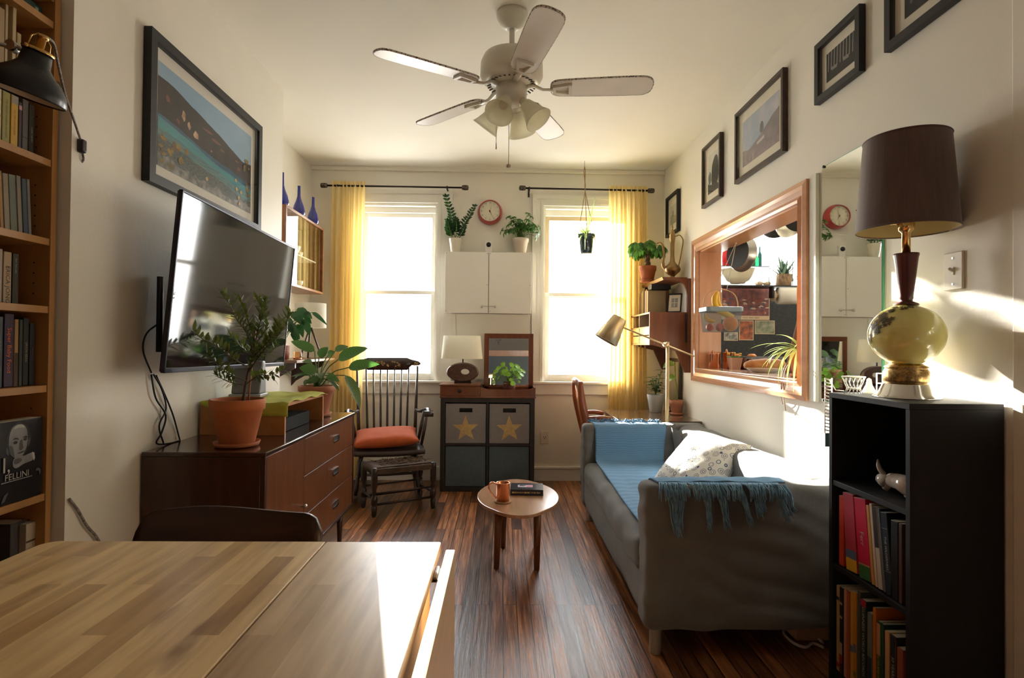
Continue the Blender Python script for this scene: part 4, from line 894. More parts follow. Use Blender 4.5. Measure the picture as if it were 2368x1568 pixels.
# ---------------------------------------------------------------- foliage materials
olive=leafmat('olive_leaf',(.045,.055,.018),(.11,.125,.045),rough=.45)
birkin=leafmat('striped_philodendron_leaf',(.014,.052,.012),(.028,.09,.018),stripes=(.55,.62,.36),ct=(.06,.17,.03))
darkleaf=leafmat('dark_glossy_leaf',(.008,.032,.012),(.016,.06,.02),rough=.28,ct=(.03,.11,.02))
midleaf=leafmat('mid_green_leaf',(.04,.13,.03),(.08,.20,.05))
palegreen=leafmat('pale_green_leaf',(.16,.30,.06),(.26,.42,.09),ct=(.5,.7,.15))
limeleaf=leafmat('fresh_lime_leaf',(.12,.30,.03),(.20,.42,.05),ct=(.45,.75,.08))
spider=leafmat('spider_plant_leaf',(.20,.36,.08),(.42,.52,.20),ct=(.6,.75,.25))
stemg=M('green_stem',(.12,.20,.05),.6); stemb=M('brown_stem',(.11,.075,.045),.8); stemr=M('tan_stem',(.30,.19,.10),.7)
def pot(t,c,r0,r1,h,m,rim=.028,saucer=True,sm=None,soilm=None):
    """tapered pot with a thick collar; c = centre of the base on its support"""
    x,y,z=c; s=.012 if saucer else 0
    if saucer: mb=MB(); mb.lathe((x,y,z),[(r0*.95,0),(r0*1.22,.004),(r0*1.3,.02),(r0*1.24,.02),(r0*1.12,.010),(.001,.009)],36,cap1=False); put('saucer',mb,sm or m,t)
    z+=s; mb=MB()
    if rim: pf=[(r0*.94,0),(r0,.004),(r1*.93,h-rim-.002),(r1,h-rim),(r1*1.02,h-.003),(r1*1.0,h),(r1*.92,h),(r1*.90,h-.02)]
    else: pf=[(r0*.92,0),(r0,.005),(r1,h-.002),(r1*.98,h),(r1*.93,h),(r1*.92,h-.02)]
    mb.lathe((x,y,z),pf,40,cap1=False); put('pot',mb,m,t)
    mb=MB(); n=28; rr=r1*.9
    c0=mb.v((x,y,z+h-.014)); rg=[mb.v((x+rr*math.cos(2*PI*i/n),y+rr*math.sin(2*PI*i/n),z+h-.018+.003*nz((i,0,r0),1))) for i in range(n)]
    for i in range(n): mb.face([c0,rg[i],rg[(i+1)%n]],True)
    put('soil',mb,soilm or soil,t); return z+h-.015
def rv(s=1): return V((R.uniform(-1,1),R.uniform(-1,1),R.uniform(-1,1)))*s
# ---------------------------------------------------------------- olive tree
R.seed(11)
o=P(548,1031,Z=DZ1); t=thing('potted_olive_tree','young olive tree in a terracotta pot on the near end of the sideboard','potted plant',(o.x,o.y,DZ1))
top=pot(t,(o.x,o.y,DZ1),.068,.104,.18,terra,.042)
sm=MB(); fo=MB(); YO=o.y
def olive_branch(pts,r0,leaves,sz=.043,dens=1.35):
    pl=bez(pts,5); n=len(pl); sm.tube(pl,[r0*(1-.75*i/(n-1)) for i in range(n)],6)
    L_=0; nxt=.03; side=0
    tot=sum((b-a).length for a,b in zip(pl,pl[1:]))
    for a,b in zip(pl,pl[1:]):
        d=(b-a); L_+=d.length
        while L_>nxt:
            frac=nxt/tot
            if frac>leaves:
                p=b; dd=d.normalized(); side+=PI/2+R.uniform(-.3,.3)
                o1=dd.orthogonal().normalized(); o2=dd.cross(o1)
                for q in (0,PI):
                    ou=o1*math.cos(side+q)+o2*math.sin(side+q)
                    fo.leaf(p,dd*.7+ou*1.0+V((0,0,.15)),V((0,0,1))+ou*.2,sz*R.uniform(.7,1.25),sz*.30,droop=R.uniform(-.3,.5),fold=.08,n=4,shape=.8)
            nxt+=.0125/dens
def OP(px,py,dy=0): return P(px,py,Y=YO+dy)
tr=OP(562,915,-.0); s0=V((tr.x,tr.y,top))
olive_branch([s0,OP(572,870,.01),OP(585,820,.0),OP(590,790)],.0065,.55)
olive_branch([OP(590,790),OP(575,745,-.02),OP(560,705,-.03),OP(553,690,-.03)],.003,0)
olive_branch([OP(588,800),OP(600,750,.02),OP(607,720,.02),OP(592,690,.03)],.003,0)
olive_branch([OP(585,815),OP(570,770,-.05),OP(545,735,-.10),OP(528,700,-.15),OP(512,680,-.18)],.003,.0)
olive_branch([OP(575,850),OP(540,830,-.08),OP(500,800,-.16),OP(470,785,-.22),OP(448,768,-.26)],.0032,.15)
olive_branch([OP(575,860),OP(610,810,.03),OP(640,780,.05),OP(660,750,.06),OP(672,720,.06)],.0035,.1,dens=1.6)
olive_branch([OP(580,835),OP(620,790,-.02),OP(640,765,-.03),OP(648,745,-.03)],.003,.05,dens=1.7)
olive_branch([OP(568,880),OP(530,865,-.06),OP(505,845,-.12),OP(480,820,-.17)],.003,.15)
olive_branch([OP(566,890),OP(535,885,-.05),OP(512,875,-.07),OP(500,868,-.08)],.0028,.1)
olive_branch([OP(566,890),OP(600,868,-.03),OP(630,868,-.05),OP(655,855,-.05)],.0028,.15)
olive_branch([OP(577,845),OP(600,820,.05),OP(625,815,.08),OP(640,800,.09)],.0028,.05)
olive_branch([OP(587,800),OP(615,760,.04),OP(612,720,.05),OP(615,690,.05)],.0028,.0)
olive_branch([OP(583,825),OP(555,800,.05),OP(535,780,.07)],.0026,.05)
put('stem',sm,stemb,t); put('foliage',fo,olive,t)
mb=MB(); mb.tube([V((tr.x+.012,tr.y+.02,top-.01)),OP(590,765,.02)],.0038,6); put('support_stake',mb,M('bamboo_stake',(.42,.20,.10),.6),t)
# ---------------------------------------------------------------- riser with cloth, speaker and black box
RX0,RX1,RY0,RY1,RZ=-1.368,-.985,2.585,3.145,.928
t=thing('monitor_riser','low orange wood riser shelf standing on the sideboard','riser',((RX0+RX1)/2,(RY0+RY1)/2,DZ1))
mb=MB(); mb.box(RX0,RX1,RY0,RY1,RZ-.016,RZ,.001); put('top_board',mb,orangew,t)
for a in (RY0,RY1-.016): mb=MB(); mb.box(RX0,RX1,a,a+.016,DZ1,RZ-.016,.001); put('side_board',mb,orangew,t)
mb=MB(); mb.box(RX0,RX0+.012,RY0+.016,RY1-.016,DZ1,RZ-.016); put('back_board',mb,orangew,t)
clm=M('lime_cotton_cloth',(.42,.42,.05),.9,c2=(.50,.50,.09),scale=10,bump=.3,bscale=40)
mb=MB()
def cf(u,v):
    x=RX0+.002+(RX1+.014-RX0)*u; y=RY0-.075+(RY1+.02-RY0+.075)*v; z=RZ+.004+.004*nz((x*9,y*9,0))+.003*math.sin(u*14+v*3)
    if y<RY0-.004: z=RZ+.002-(RY0-y)*.8*(1 if u>.55 else .15+.3*max(0,math.sin(u*9))); y=RY0-.006-.01*math.sin(u*9)*(RY0-y)*9*(.3)
    if x>RX1: z-=.004+.004*math.sin(v*20)
    return (x,y,max(z,RZ-.06))
mb.grid(cf,30,34); put('table_runner',mb,clm,label='lime yellow cotton cloth laid over the orange wood riser',cat='cloth',mods=[('SOLIDIFY',dict(thickness=.002,offset=1))])
q=P(590,912,Z=RZ+.006); t=thing('speaker_dock','silver grey slanted speaker dock standing on the lime cloth','speaker',(-1.23,2.80,RZ+.008))
mb=MB(); x0,x1=-1.30,-1.155; z0=RZ+.012
pts=[(-1.30,2.72,z0+.014),(-1.30,2.80,z0+.014),(-1.30,2.80,z0+.17),(-1.30,2.765,z0+.17)]
c=V((-1.235,2.80,z0)); Rz=Matrix.Rotation(.10,3,'Z')
def lb(mb,pr,x0,x1):
    mb.prism([c+Rz@V((x0,p[0],p[1])) for p in pr],Rz@V((x1-x0,0,0)))
lb(mb,[(-.055,.016),(.045,.016),(.03,.175),(-.012,.175)],-.075,.06); put('speaker_cloth',mb,M('silver_grille',(.22,.23,.25),.5,.4,c2=(.27,.28,.30),scale=300),t,mods=[('BEVEL',dict(width=.008,segments=3))])
mb=MB(); lb(mb,[(-.075,0),(.055,0),(.05,.016),(-.07,.016)],-.08,.068); put('base',mb,M('silver_plastic',(.42,.43,.46),.35),t,mods=[('BEVEL',dict(width=.004,segments=2))])
mb=MB(); mb.box(-1.28,-1.02,2.66,3.02,DZ1,DZ1+.065,.004); put('media_box',mb,M('black_leatherette',(.005,.005,.006),.85,bump=.2,scale=200,bscale=200),label='flat black media box tucked under the riser',cat='electronics box')
# ---------------------------------------------------------------- philodendron
R.seed(5)
o=V((-1.075,3.30,DZ1)); t=thing('potted_philodendron','philodendron with white striped leaves in a terracotta pot at the window end of the sideboard','potted plant',o)
top=pot(t,o,.066,.102,.165,terra2,.03)
sm=MB(); fo=MB(); YQ=o.y
def QP(px,py,dy=0): return P(px,py,Y=YQ+dy)
base=V((o.x,o.y,top))
for (b,tip,w,dr,up,dy,dy2) in (
    ((782,832),(836,800),.085,.5,(0,-1,.6),-.02,-.06),((806,850),(862,836),.075,.5,(0,-1,.5),-.06,-.12),
    ((798,868),(842,925),.075,.6,(.8,-.6,.3),-.08,-.14),((775,812),(800,800),.06,.3,(0,-.8,.8),.04,.06),
    ((728,812),(678,786),.065,.5,(-.1,-1,.6),-.03,-.06),((738,826),(752,806),.06,.6,(0,-1,.2),-.02,-.03),
    ((732,858),(700,850),.07,.6,(-.2,-1,.3),-.08,-.13),((722,868),(676,862),.05,.4,(-.1,-.5,1),-.03,-.02),
    ((738,875),(712,880),.05,.8,(-.2,-1,.3),-.08,-.12),((756,868),(775,875),.045,.7,(.2,-1,.3),-.07,-.12),
    ((760,880),(782,892),.03,.5,(.1,-.4,1),-.06,-.12),((758,822),(768,815),.05,.4,(.0,-1,.5),.02,.0),((720,840),(700,830),.045,.5,(0,-.6,.8),.05,.08)):
    B=QP(*b,dy); T=QP(*tip,dy2); sm.tube(bez([base+V((R.uniform(-.02,.02),R.uniform(-.02,.02),0)),(base+B)/2+V((0,0,.03)),B],5),.0032,6)
    fo.leaf(B,T-B,V(up),(T-B).length*1.05+.01,w*.92,droop=dr,fold=.14,n=10,shape=.72)
for k in range(9):
    a=2*PI*k/9+.3; B=base+V((.05*math.cos(a),.05*math.sin(a),R.uniform(.03,.09))); sm.tube([base,B],.003,6); fo.leaf(B,(math.cos(a),math.sin(a),.2),(0,0,1),.085,.05,.9,.1,7,.75)
put('stems',sm,stemg,t); put('foliage',fo,birkin,t)
# ---------------------------------------------------------------- rocking chair
rc=thing('rocking_chair','dark painted rocking chair with gold stencilled crest and many spindles','chair',(-.895,4.48,0),.22)
dk=M('black_brown_paint',(.022,.014,.012),.32,c2=(.035,.02,.016),scale=20,coat=.4)
# seat: rolled front
mb=MB()
def seatf(s):
    def fn(u,v):
        y=-.235+.47*v; w=.275-.03*v; x=-w+2*w*u
        z=.405+.012*(2*u-1)**2+(.012 if v<.1 else 0)*-1+ (.03*max(0,(v-.8)/.2))
        return V((x,y,z+s))
    return fn
a=mb.grid(seatf(.0),12,12); b=mb.grid(seatf(-.035),12,12)
n=12
for i in range(n):
    for (p,q) in (((i,0),(i+1,0)),((i,n),(i+1,n)),((0,i),(0,i+1)),((n,i),(n,i+1))):
        mb.face([a[p[0]][p[1]],a[q[0]][q[1]],b[q[0]][q[1]],b[p[0]][p[1]]],True)
put('seat',mb,M('worn_brown_seat',(.06,.04,.034),.35,c2=(.035,.022,.018),scale=10),rc,local=True)
def yz(z): return .215+(z-.42)*.17
mb=MB(); zc=1.045; nn=30
def crest(u):
    x=-.275+.55*u; e=abs(2*u-1)
    top=zc+.045-.030*max(0,(e-.62)/.38)**.6*1.0
    bot=zc-.060+.040*(1 if e>.70 else max(0,(e-.62)/.08))
    if e>.93: k=(e-.93)/.07; top-=k*.012; bot+=k*.010
    return x,top,bot
rings=[]
for i in range(nn+1):
    x,tp,bt=crest(i/nn); y=yz(zc)-.02+.05*(1-(2*i/nn-1)**2)*1
    rings.append([mb.v((x,y-.011,bt)),mb.v((x,y+.011,bt)),mb.v((x,y+.014,tp)),mb.v((x,y-.008,tp))])
for p,q in zip(rings,rings[1:]): mb.bridge(p,q,True)
mb.face(rings[0]); mb.face(rings[-1][::-1])
cr_=put('crest_rail',mb,dk,rc,local=True)
mb=MB(); r=random.Random(4)
for cx,k in ((-.10,9),(-.02,8),(.07,9),(.235,5),(-.235,5)):
    for j in range(k):
        px=cx+r.uniform(-.032,.032)*(.5 if abs(cx)>.2 else 1); pz=zc-.008+r.uniform(-.022,.022)*(.6 if abs(cx)>.2 else 1); u=(px+.275)/.55; y=yz(zc)-.02+.05*(1-(2*u-1)**2)-.0135
        a=r.uniform(0,6); pts=[(px+r.uniform(.006,.013)*math.cos(a+q*PI/3),y,pz+r.uniform(.005,.010)*math.sin(a+q*PI/3)) for q in range(6)]
        mb.poly(pts)
put('stencil',mb,M('gold_stencil',(.42,.30,.14),.45,c2=(.25,.14,.06),scale=60),cr_,local=True)
for i in range(9):
    u=(i+.5)/9; e=2*u-1
    if i in (0,8):
        xb=.225*(1 if i else -1); xt=.25*(1 if i else -1); mb=MB(); mb.tube([(xb,.20,.43),(xb+(xt-xb)*.35,.2+.17*.22,.64),(xt,yz(1.02)-.012,1.02)],[.016,.013,.009],10); put('back_post',mb,dk,rc,local=True)
    else:
        mb=MB(); xb=e*.235; xt=e*.265; yt=yz(1.02)-.02+.05*(1-e*e); mb.tube([(xb,.20,.425),(xb+(xt-xb)*.3,.235,.60),(xt,yt,1.01)],[.0085,.0095,.006],8); put('spindle',mb,dk,rc,local=True)
for s in (-1,1):
    mb=MB(); x=s*.265
    pts=bez([(x*.9,.225,.655),(x*1.0,.12,.655),(x*1.12,.0,.685),(x*1.16,-.09,.692),(x*1.16,-.14,.672)],5); mb.tube(pts,[.018]*len(pts),10,flat=.75); mb.cyl((x*1.16-.035,-.145,.665),(x*1.16+.035,-.145,.665),.024,n=16); put('armrest',mb,dk,rc,local=True)
    for (a,b) in (((s*.24,.02,.42),(x*1.08,.02,.675)),((s*.255,-.12,.42),(x*1.14,-.09,.675))):
        mb=MB(); mb.tube([a,V(a).lerp(V(b),.5),b],[.010,.014,.008],8); put('arm_post',mb,dk,rc,local=True)
    for (a,b) in (((s*.20,-.17,.38),(s*.235,-.22,.075)),((s*.19,.16,.38),(s*.23,.23,.08))):
        mb=MB(); A=V(a);B=V(b); mb.tube([A,A.lerp(B,.2),A.lerp(B,.45),A.lerp(B,.5),A.lerp(B,.55),A.lerp(B,.8),B],[.012,.019,.012,.017,.012,.019,.011],10); put('leg',mb,dk,rc,local=True)
    mb=MB(); rp=[]
    for i in range(15):
        y=-.27+.77*i/14; rp.append((s*.235,y,.017+.42*(y-.02)**2))
    for (p,q) in zip(rp,rp[1:]): pass
    pv=None
    for p in rp:
        rg=[mb.v((p[0]-.011,p[1],p[2]-.016)),mb.v((p[0]+.011,p[1],p[2]-.016)),mb.v((p[0]+.011,p[1],p[2]+.016)),mb.v((p[0]-.011,p[1],p[2]+.016))]
        if pv: mb.bridge(pv,rg,False)
        else: mb.face(rg)
        pv=rg
    mb.face(pv); put('rocker',mb,dk,rc,local=True)
for y in (-.195,.20): mb=MB(); mb.tube([(-.22,y,.22),(0,y,.22),(.22,y,.22)],[.009,.014,.009],8); put('stretcher',mb,dk,rc,local=True)
pillow('seat_cushion','orange cotton cushion lying on the rocking chair seat',(-.905,4.46,.475),.50,.42,.12,Matrix.Rotation(.22,3,'Z')@Matrix.Rotation(.10,3,'X')@Matrix.Rotation(-.05,3,'Y'),M('burnt_orange_cotton',(.40,.070,.016),.85,c2=(.46,.09,.022),scale=8,bump=.15,bscale=200),7)
# ---------------------------------------------------------------- woven footstool
st=thing('footstool','old dark footstool with turned legs and a frayed woven seat','stool',(-.75,4.165,0),math.atan2(.23,.404))
L_,D_,Hh=.44,.26,.335
for sx in (-1,1):
    for sy in (-1,1):
        mb=MB(); mb.lathe((sx*L_/2,sy*D_/2,0),[(.012,0),(.017,.012),(.019,.04),(.021,.07),(.013,.078),(.022,.09),(.024,.13),(.016,.145),(.013,.152),(.020,.165),(.014,.18),(.019,.2),(.022,.21),(.022,.31),(.020,Hh),(.012,Hh+.006)],14); put('leg',mb,dk,st,local=True)
mb=MB()
for sy in (-1,1): mb.cyl((-L_/2,sy*D_/2,.085),(L_/2,sy*D_/2,.085),.009,n=8); mb.cyl((-L_/2,sy*D_/2,.16),(L_/2,sy*D_/2,.16),.007,n=8)
for sx in (-1,1): mb.cyl((sx*L_/2,-D_/2,.12),(sx*L_/2,D_/2,.12),.009,n=8)
put('stretcher',mb,dk,st,local=True)
rushm=M('frayed_rush',(.045,.028,.02),.85,c2=(.10,.06,.035),scale=60,stretch=(.3,1,1),bump=.5,bscale=90)
mb=MB()
for i in range(26):     # cords wrapped round the side rails
    y=-D_/2+.012+(D_-.024)*i/25; s=min(1,abs(y)/(D_/2)); dip=.012*(1-s)
    mb.tube([(-L_/2-.004,y,Hh-.045),(-L_/2-.010,y,Hh-.01),(-L_/2+.02,y,Hh+.002),(0+R.uniform(-.02,.02),y+R.uniform(-.004,.004),Hh-dip+R.uniform(-.004,.004)),(L_/2-.02,y,Hh+.002),(L_/2+.010,y,Hh-.01),(L_/2+.004,y,Hh-.045)],.0058,5)
for sy in (-1,1): mb.box(-L_/2,L_/2,sy*D_/2-.012,sy*D_/2+.012,Hh-.045,Hh-.004,.004)
put('woven_seat',mb,rushm,st,local=True)
mb=MB(); r=random.Random(8)
for i in range(120):
    x=r.uniform(-.15,.17); y=r.uniform(-.09,.09); a=r.uniform(-.9,.9)+(PI if r.random()<.5 else 0); l=r.uniform(.03,.08)
    d=V((math.cos(a)*l,math.sin(a)*l*.6,0)); p=V((x,y,Hh+.002)); mb.tube([p,p+d*.5+V((0,0,r.uniform(.004,.02))),p+d+V((0,0,r.uniform(0,.035)))],[.0028,.0024,.001],4)
put('frayed_strands',mb,M('frayed_rush_light',(.20,.12,.07),.85,c2=(.08,.05,.035),scale=40),st,local=True)
# ---------------------------------------------------------------- teak wall cabinet with vases
HX0,HX1,HY0,HY1,HZ0,HZ1=XL,-1.495,3.90,4.72,1.615,2.165
hc=thing('wall_cabinet','teak wall cabinet with sliding glass doors holding white crockery','cabinet',((HX0+HX1)/2,(HY0+HY1)/2,HZ0))
teak=wood('teak',(.20,.075,.03),(.30,.125,.05),'y',.35,.2)
mb=MB(); tt=.018
mb.box(HX0,HX1,HY0,HY1,HZ1-tt,HZ1,.001); mb.box(HX0,HX1,HY0,HY1,HZ0,HZ0+tt,.001); mb.box(HX0,HX1,HY0,HY0+tt,HZ0+tt,HZ1-tt); mb.box(HX0,HX1,HY1-tt,HY1,HZ0+tt,HZ1-tt); mb.box(HX0,HX0+.008,HY0+tt,HY1-tt,HZ0+tt,HZ1-tt); put('body',mb,teak,hc)
gm=thin_glass('cabinet_glass',(.96,.97,.96)); ym_=(HY0+HY1)/2
for a,b,x in ((HY0+tt,ym_+.02,HX1-.008),(ym_-.02,HY1-tt,HX1-.016)):
    mb=MB(); mb.box(x,x+.004,a,b,HZ0+tt,HZ1-tt); put('sliding_door',mb,gm,hc)
mb=MB(); mb.box(HX0+.02,HX1-.03,HY0+tt,HY1-.1,1.862,1.87); put('inner_shelf',mb,M('cream_shelf',(.66,.58,.42),.5),hc)
china=M('white_china',(.78,.77,.73),.18,coat=.4)
def bowl(c,r,h,label,cat='bowl',name='bowl',handle=0):
    if handle: t=thing(name,label,cat,c)
    mb=MB(); mb.lathe(c,[(r*.45,0),(r*.5,.006),(r*.55,.010),(r*.85,h*.55),(r,h),(r*.97,h),(r*.8,h*.5),(r*.4,.014),(.001,.012)],28,cap1=False)
    if not handle: return put(name,mb,china,label=label,cat=cat)
    put('cup_body',mb,china,t); mb=MB(); x,y,z=c; mb.tube(bez([(x,y-r*.9,z+h*.8),(x,y-r*1.5,z+h*.7),(x,y-r*1.3,z+h*.3),(x,y-r*.7,z+h*.25)],4),.003,6); put('handle',mb,china,t); return t
bowl((-1.60,4.31,1.871),.06,.075,'white china bowl on the upper shelf of the teak wall cabinet')
bowl((-1.60,4.15,1.633),.062,.05,'low white dish at the bottom of the teak wall cabinet')
bowl((-1.61,4.47,1.871),.035,.055,'small white cup on the shelf of the teak wall cabinet','cup','tea_cup',1)
bowl((-1.60,4.42,1.633),.045,.06,'white teacup at the bottom of the teak wall cabinet','cup','tea_cup',1)
bl=M('cobalt_blue_glass',(.008,.02,.36),.06,trans=.35,ior=1.5,coat=.6)
for yy,h,w in ((3.99,.245,'nearest the chimney breast'),(4.29,.235,'in the middle of the row'),(4.585,.228,'nearest the curtain')):
    mb=MB(); mb.lathe((-1.56+ (yy-3.99)*.03,yy,HZ1+.001),[(.030,0),(.040,.004),(.048,.022),(.046,.045),(.036,.085),(.022,.12),(.0125,.155),(.0105,h-.01),(.012,h),(.009,h),(.008,h-.03)],32,cap1=False); put('bottle_vase',mb,bl,label='cobalt blue bottle vase %s on the teak wall cabinet'%w,cat='vase',group='blue bottle vases')
# lower teak wall shelf
t=thing('wall_shelf','dark teak wall shelf carrying the tripod lamp','shelf',(-1.56,4.3,1.06))
mb=MB(); mb.box(XL,-1.395,3.86,4.74,1.068,1.088,.002); mb.box(-1.399,-1.394,3.86,4.74,1.07,1.087); put('shelf_board',mb,dressf,t)
for yy in (3.98,4.62):
    mb=MB(); mb.prism([(XL,yy,1.068),(-1.45,yy,1.068),(-1.45,yy,1.03),(XL+.035,yy,.90),(XL,yy,.86)],(0,.018,0)); put('bracket',mb,dress,t)
# tripod lamp
q=V((-1.485,4.42,1.089)); t=thing('tripod_lamp','small tripod lamp with a white drum shade on the teak wall shelf','lamp',q)
a=P(685,758,Y=4.42); b=P(754,702,Y=4.42); c=V(((a.x+b.x)/2-.005,4.42,0)); rr=(b.x-a.x)/2+.004
mb=MB(); mb.lathe((c.x,c.y,a.z),[(rr*1.0,0),(rr*.98,b.z-a.z),(rr*.965,b.z-a.z),(rr*.985,0)],40,cap0=False,cap1=False); put('lamp_shade',mb,MC['cream_linen_shade'],t)
top=V((c.x,c.y,a.z-.005))
for k in range(3):
    an=PI/2+.5+k*2*PI/3; mb=MB(); mb.tube([top+V((0.008*math.cos(an),.008*math.sin(an),0)),(c.x+.095*math.cos(an),c.y+.095*math.sin(an),1.089)],[.008,.006],8); put('leg',mb,dress,t)
mb=MB(); mb.lathe(top-V((0,0,.006)),[(.014,0),(.016,.01),(.008,.02),(.008,.06)],16); put('lamp_holder',mb,blackp,t)
# heart leaf plant on that shelf
R.seed(21)
pp=V((-1.565,4.02,1.089)); t=thing('potted_plant','glossy heart leaved plant on the teak wall shelf behind the television edge','potted plant',pp)
mb=MB(); mb.lathe(pp,[(.045,0),(.055,.004),(.06,.10),(.056,.10),(.05,.09)],28,cap1=False); put('pot',mb,M('red_wicker',(.20,.04,.02),.6,c2=(.32,.09,.05),scale=120,bump=.6,bscale=120),t)
sm=MB(); fo=MB()
for (px,py,tx,ty,w) in ((690,712,717,738,.075),(702,738,716,768,.07),(676,722,700,745,.085),(668,750,690,775,.08),(722,722,752,742,.04),(690,750,700,772,.06),(676,768,688,790,.055),(660,735,676,760,.08),(705,722,718,730,.05)):
    A=P(px,py,Y=3.98); T_=P(tx,ty,Y=3.93); sm.tube(bez([pp+V((0,0,.09)),(pp+V((0,0,.2))+A)/2,A],4),.0028,6); fo.leaf(A,T_-A,(.5,-1,.4),(T_-A).length*1.05+.01,w*.82,.5,.14,8,.6)
put('stems',sm,stemg,t); put('foliage',fo,darkleaf,t)
q=P(688,826,X=-1.46); mb=MB(); mb.lathe((-1.46,q.y,1.089),[(.025,0),(.028,.004),(.028,.055),(.026,.055),(.026,.008),(.001,.007)],24,cap1=False); t=thing('tealight_holder','small glass candle holder with copper base beside the tripod lamp','candle holder',(-1.46,q.y,1.089)); put('glass_cup',mb,thin_glass('amber_glass',(1,.85,.7)),t)
mb=MB(); mb.lathe((-1.46,q.y,1.0895),[(.026,0),(.03,.002),(.03,.010),(.001,.012)],24); put('base',mb,copper,t)
mb=MB(); f=P(686,697,X=-1.60); mb.lathe((-1.60,4.1,f.z-.02),[(.003,0),(.016,.008),(.02,.022),(.012,.034),(.002,.038)],14); mb.tube([(-1.60,4.1,f.z-.02),(-1.585,4.06,f.z-.18),(pp.x,pp.y,1.18)],.002,5); put('red_flower',mb,M('red_petals',(.45,.02,.015),.5),label='red flower bud peeping out behind the television edge',cat='flower')
# ---------------------------------------------------------------- ceiling fan
FC=V((.036,2.67,ZC)); fan=thing('ceiling_fan','white five blade ceiling fan with four frosted tulip lights','ceiling fan',FC)
fw=M('aged_white_enamel',(.80,.77,.68),.35,c2=(.76,.73,.64),scale=9)
mb=MB(); mb.lathe(FC,[(.072,0),(.075,-.006),(.074,-.02),(.058,-.055),(.03,-.075),(.022,-.078)],40,cap0=False); put('canopy',mb,fw,fan)
mb=MB(); mb.cyl(FC-V((0,0,.07)),FC-V((0,0,.19)),.013,n=16); mb.lathe(FC,[(.02,-.17),(.024,-.18),(.024,-.195)],18); put('downrod',mb,fw,fan)
mb=MB(); mb.lathe(FC,[(.03,-.185),(.095,-.195),(.135,-.215),(.148,-.245),(.150,-.305),(.142,-.320),(.128,-.335),(.118,-.338),(.075,-.352),(.07,-.356)],56,cap0=False); mh=put('motor_housing',mb,fw,fan)
mb=MB()
for k in range(30):
    a=2*PI*k/30; mb.rbox(FC+V((.103*math.cos(a),.103*math.sin(a),-.3455)),(.028,.006,.004),0,Matrix.Rotation(a,3,'Z')@Matrix.Rotation(.36,3,'Y'))
put('vent_slots',mb,M('slot_dark',(.10,.085,.06),.8),mh)
mb=MB(); mb.lathe(FC,[(.06,-.352),(.074,-.356),(.074,-.405),(.066,-.418),(.045,-.44),(.02,-.445)],40,cap0=False); put('switch_housing',mb,fw,fan)
ZB=2.425
bladem=M('worn_white_blade',(.82,.78,.72),.4,c2=(.78,.74,.68),scale=7); dust=M('dusty_blade_edge',(.12,.09,.06),.9,c2=(.62,.57,.50),scale=140,lo=.40,hi=.52)
for k in range(5):
    a=-.108+k*2*PI/5; Mr=Matrix.Translation((FC.x,FC.y,ZB))@Matrix.Rotation(a,4,'Z')@Matrix.Rotation(-.20,4,'X')
    mb=MB(); n=40; pts=[]
    outl=[(.185,-.028),(.20,-.05),(.235,-.060),(.60,-.068),(.645,-.058),(.665,-.03),(.667,.0),(.660,.04),(.640,.062),(.60,.070),(.235,.062),(.20,.05),(.185,.028)]
    o2=[V((x,y,0)) for x,y in chaikin(outl,2)]
    top_=[mb.v(Mr@(p+V((0,0,.004)))) for p in o2]; bot_=[mb.v(Mr@(p+V((0,0,-.004)))) for p in o2]
    mb.face(top_); mb.face(bot_[::-1]); mb.mi=1
    for i in range(len(o2)): mb.face([top_[i],top_[(i+1)%len(o2)],bot_[(i+1)%len(o2)],bot_[i]])
    # dusty rim on the underside
    def inset(p,i): c=V((.42,0,0)); return p+V((math.copysign(min(.004,abs(p.x-c.x)),c.x-p.x),math.copysign(.0016,-p.y),0))
    b2=[mb.v(Mr@(inset(p,i)+V((0,0,-.0045)))) for i,p in enumerate(o2)]; b1=[mb.v(Mr@(p+V((0,0,-.0043)))) for p in o2]
    for i in range(len(o2)): mb.face([b1[i],b1[(i+1)%len(o2)],b2[(i+1)%len(o2)],b2[i]])
    bl_=put('blade',mb,[bladem,dust],fan)
    mb=MB(); sc_=Mr
    def bb(x0,x1,y0,y1,z0,z1): mb.box(x0,x1,y0,y1,z0,z1,.002,sc_)
    for s in (-1,1):
        mb.prism([sc_@V(p) for p in ((.205,s*.012,-.0165),(.285,s*.030,-.0165),(.285,s*.038,-.0165),(.20,s*.022,-.0165))],sc_.to_3x3()@V((0,0,.012)))
    bb(.195,.212,-.022,.022,-.0165,-.0045); bb(.272,.288,-.038,.038,-.0165,-.0045)
    mb.tube([sc_@V((.20,0,-.012)),sc_@V((.15,0,-.008)),FC+V((.11*math.cos(a),.11*math.sin(a),-.352)),FC+V((.07*math.cos(a),.07*math.sin(a),-.356))],[.012,.011,.014,.014],8,flat=.6)
    put('blade_iron',mb,fw,bl_)
frost=translucent('frosted_glass_shade',(.90,.88,.76),(.93,.91,.78),.5)
for k in range(4):
    a=-PI/2-.42+k*PI/2; d=V((math.cos(a)*.62,math.sin(a)*.62,-.78)).normalized(); b=FC+V((.05*math.cos(a),.05*math.sin(a),-.42))
    mb=MB(); mb.lathe(b,[(.018,0),(.022,.02),(.024,.035)],18,axis=d); lm=put('light_socket',mb,fw,fan)
    mb=MB(); mb.lathe(b+d*.03,[(.020,0),(.030,.006),(.038,.03),(.046,.06),(.056,.09),(.068,.115),(.0655,.115),(.053,.088),(.043,.058),(.034,.03),(.02,.01)],32,axis=d,cap0=False,cap1=False); put('lamp_shade',mb,frost,fan)
    mb=MB(); mb.sphere(b+d*.075,.022,14,10); put('bulb',mb,M('bulb_white',(.8,.78,.7),.3),lm)
